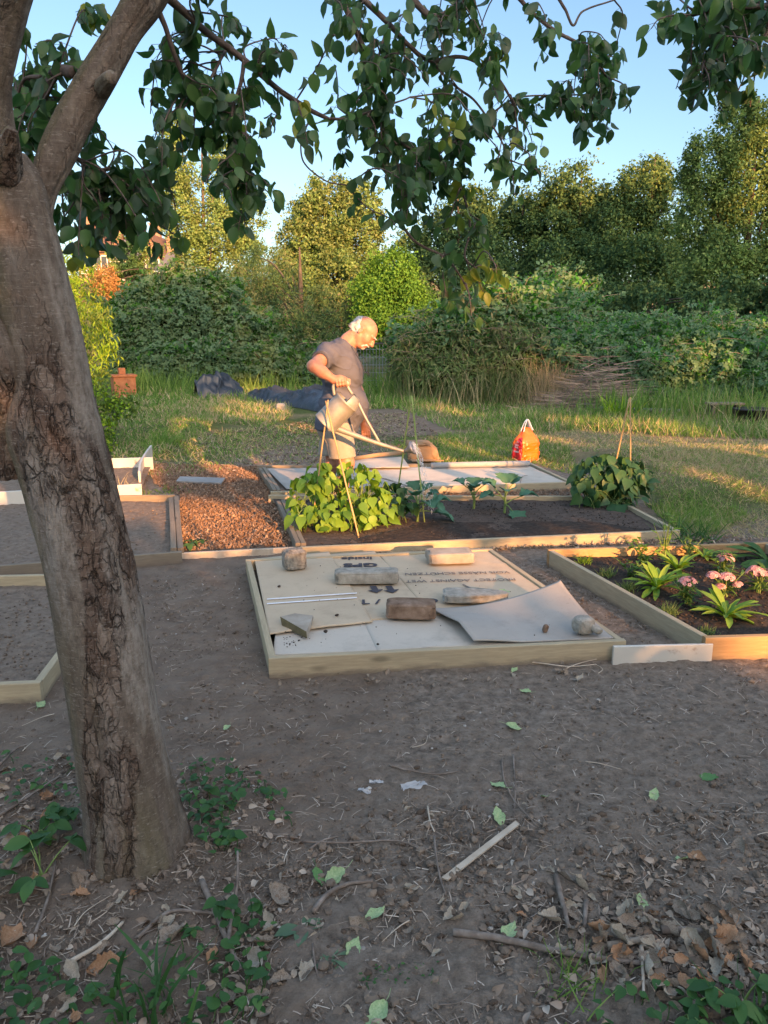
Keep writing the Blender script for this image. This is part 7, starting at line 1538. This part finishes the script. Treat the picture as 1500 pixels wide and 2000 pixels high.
# ------------------------------------------------------------------ trees
def tree(name, label, ells, n, key, L, trunk, group=None, leaf=T_QUAD, clump=.16, nlimb=14, key2=None, f2=0.0, tr=.16, droop=.3, fill=.55, wmat='farbark', sky=.0, tags='tree'):
    """ells: (px, py, rx, ry, Y); trunk: (px, Y)"""
    A = [(P(px, py, Yc), np.array([rx, rx*.85, ry])/ppm(px, py, Yc)) for px, py, rx, ry, Yc in ells]
    b = P(trunk[0], 640, trunk[1]); b[2] = float(gz(b[0], b[1])); t_ = thing(name, label, tags, tuple(b), group)
    vol = np.array([(r[0]*r[2])**.9 for c, r in A]); vol /= vol.sum(); mb = MB(); mb2 = MB(); ms = MB(); top = max(c[2]+r[2]*.5 for c, r in A)
    ncl = max(20, int(n/42)); tops = []
    for (c, r), w in zip(A, vol):
        kc = max(4, int(ncl*w)); u = rdir(kc); rad = rng.uniform(fill, 1, kc)**.5*np.where(rng.random(kc) < .28, rng.uniform(1.0, 1.32, kc), 1); cc = c+u*r*rad[:, None]*(1+.6*fbm(u[:, 0]*2.5+c[0], u[:, 1]*2.5, u[:, 2]*2.5, o=2, s=160))[:, None]; tops += list(cc)
        m = int(n*w*1.5); pick = rng.integers(kc, size=m); cs_ = clump*.68*min(r)*rng.uniform(.5, 1.5, kc)+.05; p = cc[pick]+rng.normal(0, 1, (m, 3))*cs_[pick, None]*[.85, .85, 1.05]
        d = rng.normal(0, .7, (m, 3))+[0, 0, -droop]; nn = (p-c)/r*.5+rng.normal(0, .6, (m, 3))+[0, 0, .3]; LL = rng.uniform(*L, m)*.66
        sec = (rng.random(kc) < f2)[pick]
        put(mb, leaf, p[~sec], d[~sec], nn[~sec], LL[~sec])
        if sec.any(): put(mb2, leaf, p[sec], d[sec], nn[sec], LL[sec])
    tp = np.array([c for c, r in A]).mean(0); tt = np.array([b[0]*.5+tp[0]*.5, tp[1], top]); q = smooth_path([np.r_[b-[0, 0, .2], tr], np.r_[b*.5+tt*.5, tr*.62], np.r_[tt, tr*.15]], 8); tube(ms, q[:, :3], q[:, 3]*1.0, 9)
    tops = np.array(tops)
    for c in tops[rng.permutation(len(tops))[:nlimb]]:
        z0 = b[2]+(c[2]-b[2])*rng.uniform(.45, .75); k = np.argmin(np.abs(q[:, 2]-z0)); s0 = q[k, :3]; r0 = q[k, 3]*.5; pth = smooth_path([s0, (s0+c)/2+[0, 0, .1*np.linalg.norm(c-s0)], c], 5); tube(ms, pth, np.linspace(r0, r0*.2, len(pth)), 5, caps=False)
    mb.build('crown', MT[key], t_)
    if mb2.n: mb2.build('lighter_foliage', MT[key2], t_)
    ms.build('trunk', MT[wmat], t_); return t_
GT = 'trees beyond the plots'
tree('tall_tree', 'tall airy golden tree with a double crown behind the bramble mound', [(345, 320, 36, 70, 38), (360, 420, 46, 80, 38), (335, 260, 24, 30, 38), (440, 370, 46, 70, 39), (420, 450, 60, 60, 38), (480, 430, 40, 60, 39), (460, 300, 22, 30, 39), (375, 500, 46, 50, 38), (480, 500, 40, 40, 38)], 26000, 'far_gold', (.12, .24), (400, 38), GT, clump=.16, f2=.25, key2='far_olive', fill=.25)
tree('broad_tree', 'round golden green tree with bare pinkish branches behind the man', [(640, 440, 70, 60, 30), (600, 480, 60, 60, 30), (690, 470, 60, 70, 30), (640, 380, 40, 34, 30), (580, 530, 56, 50, 30), (650, 540, 80, 50, 29), (700, 395, 30, 44, 31), (600, 410, 30, 30, 30), (735, 420, 16, 40, 31)], 30000, 'far_olive', (.11, .22), (668, 30), GT, tr=.09, f2=.35, key2='far_gold', fill=.3, nlimb=26)
tree('small_tree', 'small drooping willow like tree in front of the houses', [(255, 480, 26, 34, 52), (240, 510, 34, 26, 52), (272, 505, 28, 34, 52), (255, 540, 36, 26, 52)], 5000, 'far_gold', (.16, .3), (255, 52), GT, droop=.8)
tree('ivy_bush', 'rounded bright green ivy covered bush right behind the man', [(765, 540, 44, 44, 23), (745, 585, 52, 52, 23), (790, 600, 44, 46, 22.6), (770, 640, 60, 40, 22.4), (850, 630, 50, 34, 22), (735, 640, 40, 44, 22.6)], 22000, 'ivy', (.09, .16), (765, 23), None, leaf=T_DIA, clump=.2, nlimb=4, fill=.75, tags='bush')
tree('dark_shrub', 'dark leafless looking shrub between the golden tree and the bramble mound', [(520, 520, 55, 40, 27), (500, 570, 60, 45, 25), (580, 590, 70, 50, 25), (640, 610, 60, 50, 24), (560, 640, 60, 50, 22), (690, 640, 40, 50, 24), (640, 660, 50, 50, 22.5)], 19000, 'far_dark', (.1, .2), (590, 24.5), None, leaf=T_LANCE, f2=.3, key2='weedmix', fill=.4, tags='shrub')
tree('rusty_shrub', 'small rusty orange shrub below the houses at the left', [(205, 548, 26, 22, 30), (225, 560, 20, 16, 30)], 2600, 'dry_shrub', (.08, .16), (210, 30), None, nlimb=6, tags='shrub')
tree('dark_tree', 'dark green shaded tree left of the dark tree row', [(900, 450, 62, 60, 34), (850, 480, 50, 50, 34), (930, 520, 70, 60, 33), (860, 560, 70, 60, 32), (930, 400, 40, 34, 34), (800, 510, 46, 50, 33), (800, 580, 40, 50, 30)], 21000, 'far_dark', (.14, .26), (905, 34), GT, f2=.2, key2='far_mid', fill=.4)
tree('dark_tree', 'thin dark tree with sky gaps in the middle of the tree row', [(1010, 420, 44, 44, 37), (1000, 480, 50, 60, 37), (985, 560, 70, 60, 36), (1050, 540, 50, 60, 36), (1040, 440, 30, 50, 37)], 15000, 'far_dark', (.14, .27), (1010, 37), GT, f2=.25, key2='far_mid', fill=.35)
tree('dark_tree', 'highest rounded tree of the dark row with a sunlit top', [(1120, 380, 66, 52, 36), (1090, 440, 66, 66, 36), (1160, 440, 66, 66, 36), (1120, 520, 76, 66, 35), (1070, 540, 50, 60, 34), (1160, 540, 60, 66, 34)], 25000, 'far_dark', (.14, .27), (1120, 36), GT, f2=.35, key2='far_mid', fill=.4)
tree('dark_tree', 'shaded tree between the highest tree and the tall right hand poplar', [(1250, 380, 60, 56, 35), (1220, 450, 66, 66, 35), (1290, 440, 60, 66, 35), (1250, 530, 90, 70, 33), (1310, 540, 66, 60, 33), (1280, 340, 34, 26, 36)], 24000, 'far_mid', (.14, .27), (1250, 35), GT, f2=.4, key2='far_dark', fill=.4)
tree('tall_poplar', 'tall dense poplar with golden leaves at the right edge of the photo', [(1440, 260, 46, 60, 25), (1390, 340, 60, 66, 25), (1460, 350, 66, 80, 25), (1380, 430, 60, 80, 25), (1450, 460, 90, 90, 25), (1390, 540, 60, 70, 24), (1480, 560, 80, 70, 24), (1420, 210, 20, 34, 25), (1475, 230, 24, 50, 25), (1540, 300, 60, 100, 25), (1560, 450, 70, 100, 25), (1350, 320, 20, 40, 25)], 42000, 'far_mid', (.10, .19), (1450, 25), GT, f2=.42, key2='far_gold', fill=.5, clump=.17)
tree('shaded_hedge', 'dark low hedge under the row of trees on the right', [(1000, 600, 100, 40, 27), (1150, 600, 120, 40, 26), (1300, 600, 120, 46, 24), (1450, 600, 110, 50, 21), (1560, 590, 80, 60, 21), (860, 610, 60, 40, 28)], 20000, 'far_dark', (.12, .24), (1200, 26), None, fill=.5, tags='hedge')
tree('far_hedge', 'hazy green hedge on the skyline at the far left', [(60, 560, 120, 50, 44), (-60, 540, 120, 60, 44), (330, 570, 60, 26, 40), (170, 570, 60, 40, 44), (440, 560, 60, 36, 42)], 9000, 'far_olive', (.2, .36), (60, 44), None, fill=.4, tags='hedge')
tree('boundary_tree', 'leafy boundary tree left of the plots, outside the photo', [(-250, 470, 110, 100, 40), (-350, 520, 110, 100, 40), (-150, 540, 90, 70, 40), (-250, 580, 150, 70, 39)], 12000, 'far_mid', (.2, .36), (-250, 40), None, fill=.4)
tree('boundary_tree', 'leafy boundary tree further left of the plots, outside the photo', [(-700, 470, 130, 110, 42), (-560, 530, 120, 90, 42), (-820, 540, 120, 90, 42), (-680, 590, 200, 70, 41)], 12000, 'far_olive', (.2, .38), (-700, 42), None, fill=.4)
tree('yellow_shrub', 'willow leaved shrub with bright yellow green sunlit sprays right behind the trunk', [(140, 520, 46, 60, 10.6), (120, 590, 60, 60, 10.6), (170, 640, 46, 46, 10.4), (190, 690, 36, 40, 10.3), (110, 680, 70, 60, 10.6), (60, 560, 70, 90, 10.8), (20, 640, 80, 90, 10.8), (195, 610, 18, 30, 10.3)], 6200, 'shrub_y', (.075, .14), (120, 10.6), None, leaf=T_LANCE, droop=1.1, f2=.3, key2='shrub_g', fill=.4, tr=.035, nlimb=40, wmat='twigbark', tags='shrub')
tree('leafy_shrub', 'green leafy undergrowth below the yellow shrub', [(200, 760, 46, 50, 10.4), (150, 790, 60, 70, 10.4), (230, 800, 34, 34, 10.2), (100, 830, 60, 50, 10.2), (20, 830, 90, 60, 10.4), (-60, 800, 90, 80, 10.6), (190, 840, 40, 34, 10.0)], 6000, 'shrub_g', (.05, .10), (140, 10.4), None, leaf=T_DIA, f2=.3, key2='shrub_y', fill=.3, tr=.03, tags='shrub')
# ------------------------------------------------------------------ houses on the hill
MT['render_w'] = m_noise('white_render', [(.58, .55, .5), (.68, .65, .6)], 2, .9, .1); MT['brickwall'] = m_noise('brick_wall', [(.20, .12, .085), (.27, .165, .115), (.24, .14, .1)], 4, .9, .2); MT['rooftile'] = m_noise('roof_tile', [(.11, .065, .05), (.16, .095, .07)], 3, .85, .3, stretch=(1, 1, 4)); MT['slate'] = m_noise('slate_roof', [(.10, .10, .11), (.16, .16, .17)], 3, .7, .3, stretch=(1, 1, 4))
t = NT('window_glass'); MT['glass'] = t.done(t.bsdf((.04, .05, .06), .08, None, .6))
def house(label, px0, px1, py_eave, py_ridge, Yh, wall, roof, chim, win, gable=False):
    e0, e1 = P(px0, py_eave, Yh), P(px1, py_eave, Yh); rz = P((px0+px1)/2, py_ridge, Yh+3)[2]; z0 = float(gz(e0[0], Yh))-.5; w = e1[0]-e0[0]; cx = (e0[0]+e1[0])/2; ze = e0[2]; dp = 7.0
    t_ = thing('terraced_house', label, 'house', (cx, Yh+dp/2, z0), 'houses on the hill at the left'); mb = MB(); box(mb, (cx, Yh+dp/2, (z0+ze)/2), (w, dp, ze-z0))
    if gable: prism_v = np.array([(cx-w/2, Yh, ze), (cx+w/2, Yh, ze), (cx, Yh, rz-.12), (cx-w/2, Yh+dp, ze), (cx+w/2, Yh+dp, ze), (cx, Yh+dp, rz-.12)]); mb.add(prism_v, [np.array([(0, 1, 2), (4, 3, 5)])])
    mb.build('wall', MT[wall], t_, smooth=False); mb = MB(); o = .35
    if gable: v = [(cx-w/2-o, Yh-o, ze-.15), (cx, Yh-o, rz), (cx, Yh+dp+o, rz), (cx-w/2-o, Yh+dp+o, ze-.15), (cx+w/2+o, Yh-o, ze-.15), (cx+w/2+o, Yh+dp+o, ze-.15)]; f = [(0, 1, 2, 3), (1, 4, 5, 2)]
    else: v = [(cx-w/2-.1, Yh-o, ze-.15), (cx+w/2+.1, Yh-o, ze-.15), (cx+w/2+.1, Yh+dp/2, rz), (cx-w/2-.1, Yh+dp/2, rz), (cx-w/2-.1, Yh+dp+o, ze-.15), (cx+w/2+.1, Yh+dp+o, ze-.15)]; f = [(0, 1, 2, 3), (3, 2, 5, 4)]
    v = np.array(v); up = v+[0, 0, .14]; mb.add(np.vstack([v, up]), [np.array(f)+len(v), np.array(f)[:, ::-1]]); b_ = np.array([(0, 1), (1, 2), (2, 5), (4, 5), (3, 4), (0, 3)] if not gable else [(0, 1), (1, 4), (4, 5), (2, 5), (2, 3), (0, 3)]); mb.add(np.vstack([v, up]), np.stack([b_[:, 0], b_[:, 1], b_[:, 1]+6, b_[:, 0]+6], -1)); rf = mb.build('roof', MT[roof], t_, smooth=False)
    for pxc in chim:
        c = P(pxc, py_ridge, Yh+dp/2); mb = MB(); box(mb, (c[0], Yh+dp/2, rz+.45), (.95, .6, 1.7)); box(mb, (c[0], Yh+dp/2, rz+1.35), (1.1, .75, .12))
        for k in (-.25, .25): tube(mb, [(c[0]+k, Yh+dp/2, rz+1.4), (c[0]+k, Yh+dp/2, rz+1.8)], .12, 8)
        mb.build('chimney', MT['brickwall'], rf, smooth=False)
    for fx_, fz_, ww, wh in win:
        x = cx+fx_*w; z = z0+fz_*(ze-z0); mb = MB()
        for sx, sz, dx, dz in ((ww+.2, .1, 0, wh/2+.05), (ww+.2, .1, 0, -wh/2-.05), (.1, wh, ww/2+.05, 0), (.1, wh, -ww/2-.05, 0), (.06, wh, 0, 0)): box(mb, (x+dx, Yh-.03, z+dz), (sx, .12, sz))
        wf = mb.build('window', MT['render_w'], t_, smooth=False); mb = MB(); box(mb, (x, Yh+.0, z), (ww, .06, wh)); mb.build('pane', MT['glass'], wf, smooth=False)
house('tile roofed brick house half hidden by pear leaves at the far left', 150, 214, 490, 450, 76, 'brickwall', 'rooftile', (176,), [(-.2, .62, 1.1, 1.5), (.22, .62, 1.1, 1.5), (0, .25, 1.4, 1.5)])
house('white rendered house behind the small drooping tree', 216, 282, 505, 470, 74, 'render_w', 'slate', (228,), [(-.28, .6, 1.3, 1.5), (.2, .6, 1.3, 1.5), (-.25, .22, 1.4, 1.6), (.22, .22, 1.4, 1.6)])
house('brick gabled house with a chimney just right of the drooping tree', 283, 312, 505, 466, 73, 'brickwall', 'rooftile', (305,), [(0, .66, 1.1, 1.5), (0, .28, 1.2, 1.5)], True)
house('white house with a dark roof at the right end of the row', 313, 344, 518, 492, 72, 'render_w', 'slate', (338,), [(-.2, .6, 1.0, 1.3), (.25, .6, 1.0, 1.3), (0, .25, 1.4, 1.5)])
# ------------------------------------------------------------------ unseen trees added behind the camera to shade the plots, crowns cut for sun
LIT = []                                    # (point, radius): places the added trees are cut open for, so sun reaches them
def lit(px, py, Y=None, r=.12, z=0.09): LIT.append((P(px, py, Y) if Y is not None else G(px, py, z), r))
for q in ((712, 645, 6.5, .17), (690, 670, 6.4, .14), (655, 700, 6.4, .2), (668, 735, 6.4, .17), (615, 705, 6.1, .13), (648, 742, 6.1, .13), (655, 800, 6.05, .2), (640, 825, 6.05, .15), (670, 868, 6.4, .15), (676, 900, 6.4, .09), (720, 860, 6.0, .07), (755, 872, 6.0, .06), (695, 790, 6.4, .1), (640, 790, 5.9, .1), (632, 850, 5.9, .1), (650, 850, 5.9, .1),
          (600, 950, 6, .14), (640, 950, 6, .15), (620, 1000, 5.9, .12), (690, 940, 6, .14), (730, 960, 6, .14), (700, 1000, 5.9, .1), (665, 915, 6, .1), (735, 1005, 5.9, .08),
          (1026, 868, 9.3, .20), (1026, 890, 9.3, .14), (150, 500, 10.5, .55), (130, 580, 10.5, .6), (180, 640, 10.4, .5), (190, 700, 10.3, .35), (10, 860, 10.2, .3), (210, 760, 10.2, .15),
          (950, 525, 2.95, .12), (972, 535, 2.95, .08), (770, 550, 22.5, 1.0), (755, 610, 22.5, .9), (840, 625, 22, .6), (640, 470, 29, 1.6), (640, 540, 29, 1.2), (590, 500, 29, 1.2), (690, 430, 30, 1.2), (400, 450, 37, 2.2), (370, 380, 37, 2.2), (450, 400, 38, 2), (255, 500, 52, 1.5), (205, 550, 30, .5), (300, 500, 70, 3.5), (240, 510, 70, 2.5),
          (875, 1088, None, .08), (1420, 1140, None, .09), (1320, 1115, None, .09), (1290, 1140, None, .10), (1345, 1140, None, .05), (1420, 1185, None, .09), (1480, 1120, None, .08), (1270, 1075, None, .08), (1297, 1060, None, .09), (1230, 1100, None, .06),
          (1440, 1260, None, .09), (1390, 1262, None, .05), (1490, 1258, None, .10), (1340, 1275, None, .05), (1275, 1280, None, .02), (1130, 1268, None, .02), (930, 1270, None, .013), (1110, 1080, None, .04), (1150, 1084, None, .03), (1235, 1074, None, .06),
          (560, 725, 17, .3), (1440, 350, 25, .35), (1470, 300, 25, .5), (1490, 400, 25, .5), (1410, 420, 25, .3), (1120, 350, 36, 1.2), (1180, 360, 36, .8), (1250, 350, 35, .8), (920, 400, 34, .6), (1040, 400, 37, .5), (1100, 560, 20, .25)):
    lit(*q)
for px, py, r in ((356, 990, .10), (380, 998, .14), (410, 1008, .16), (445, 1018, .17), (480, 1028, .16), (512, 1036, .13), (365, 1030, .08), (430, 1034, .12), (490, 1044, .09), (390, 1020, .14), (1083, 745, .3), (1090, 760, .2), (1140, 770, .2), (900, 925, .18), (1000, 925, .2), (1060, 932, .12), (830, 932, .12), (850, 885, .12), (740, 905, .1), (0, 925, .25), (275, 903, .12), (240, 905, .10), (235, 965, .2), (290, 965, .2), (320, 965, .12),
                  (940, 1080, .09), (925, 1100, .10), (960, 1100, .08), (800, 1085, .04), (900, 1120, .05), (960, 1110, .05), (860, 1140, .025), (780, 1110, .03), (820, 1120, .03), (760, 1085, .05), (600, 1050, .07), (650, 1045, .06), (580, 1040, .06), (740, 1035, .05), (790, 1035, .05),
                  (470, 805, .22), (510, 796, .22), (590, 830, .2), (1150, 830, .2), (1240, 835, .22), (1340, 840, .15), (1350, 880, .1), (900, 800, .12), (1400, 950, .12), (1060, 850, .15), (1450, 880, .2), (1450, 1310, .10), (1500, 1300, .10), (1380, 1306, .04), (1010, 1160, .015), (1440, 1200, .06), (1460, 1215, .05)):
    lit(px, py, None, r)
LP_ = np.array([p for p, r in LIT]); LR_ = np.array([r for p, r in LIT])
def carve(p, grow=.0):
    """True where a leaf would stand in one of the shafts of sun"""
    out = np.zeros(len(p), bool)
    for a, r in zip(LP_, LR_):
        v = p-a; t = v @ SUNV; d = np.linalg.norm(v-t[:, None]*SUNV, axis=1); out |= (t > 1.0) & (d < r+grow+.004*t)
    return out
SH = []                                     # places whose covering leaves stay uncut, to keep them shaded
for o_, r_ in ((.1, .24), (.6, .22), (1.1, .22), (1.6, .24), (2.1, .28), (2.6, .3)): SH.append((np.array([-.66-.13*o_, 2.12, o_]), r_))
for px in range(60, 1240, 90):
    for py in range(10, 460, 90): SH.append((P(px, py, 2.75), .20))
for px in range(300, 1500, 110):
    for py in range(1350, 2000, 90): SH.append((G(px, py), .16))
for px in range(560, 860, 70):
    for py in (1130, 1190, 1250): SH.append((G(px, py, .09), .12))
for q in ((1215, 1278), (1250, 1278), (980, 1210), (1060, 1190), (1100, 1220), (1150, 1235), (1000, 1240), (900, 1220)): SH.append((G(*q, .12), .10))
for q in ((400, 955), (480, 945), (450, 970), (350, 955)): SH.append((G(*q, .03), .10))
SP_ = np.array([p for p, r in SH]); SR_ = np.array([r for p, r in SH])
def shaft(p, A, Rr, grow):
    out = np.zeros(len(p), bool)
    for a, r in zip(A, Rr):
        v = p-a; t = v @ SUNV; d2 = (v*v).sum(1)-t*t; out |= (t > 1.0) & (d2 < (r+grow)**2)
    return out
def carve(p, grow): return shaft(p, LP_, LR_, grow) & ~shaft(p, SP_, SR_, 0.0)
MT['occ'] = m_leaf('shade_tree_leaf', [(.04, .09, .025), (.06, .13, .035), (.09, .17, .05)], .15, .55, .3, .4)
def backtree(x, y, h, w, n, L, label, group, z0=.1):
    t_ = thing('added_shade_tree', label, 'tree', (x, y, float(gz(x, y))), group)
    p = np.c_[rng.uniform(-w, w, n), rng.normal(0, .5 if h < 8 else 1.0, n), rng.uniform(z0, h, n)]
    top = h*(1-.10*(p[:, 0]/w)**2)+.5*fbm((p[:, 0]+x)*1.1, p[:, 0]*0+y, o=3, s=170); p = p[p[:, 2] < top]
    p = p+np.array([x, y, 0]); p = p[~carve(p, L*.42)]; m = len(p); mb = MB(); LL = rng.uniform(.6, 1.15, m)*L; d = norm(rng.normal(0, .6, (m, 3))+[0, 0, .2])
    put(mb, T_QUAD, p-d*LL[:, None]*.5, d, SUNV+rng.normal(0, .45, (m, 3)), LL); mb.build('crown', MT['occ'], t_)
    mb = MB(); g = float(gz(x, y)); q = smooth_path([[x, y+.9, g-.1, .13], [x+.1, y+.9, g+h*.4, .09], [x, y+.9, g+h*.8, .03]], 6); k = carve(q[:, :3], .15); tube(mb, q[:, :3], q[:, 3]*np.where(k, .35, 1), 10); mb.build('trunk', MT['farbark'], t_)
for i, x in enumerate(np.arange(-2.5, 16, 2.4)):
    backtree(x, -8+rng.normal(0, .12), 6.2+rng.uniform(-.1, .3), 1.75, int(3.5*6.3*170), .26, 'small dense tree added just behind the viewpoint to cast shade, outside the photo', 'added shade trees behind the viewpoint')
for i, x in enumerate(np.arange(9, 53, 4.2)):
    h = np.interp(x, [9, 23, 27, 31, 35, 52], [15.5, 16.8, 14.4, 18.5, 23.5, 25.0])
    backtree(x, -30+rng.normal(0, .3), h, 3.1, int(6.2*h*48), .52, 'tall tree added far behind the viewpoint to cast shade, outside the photo', 'added tall shade trees far behind the viewpoint')
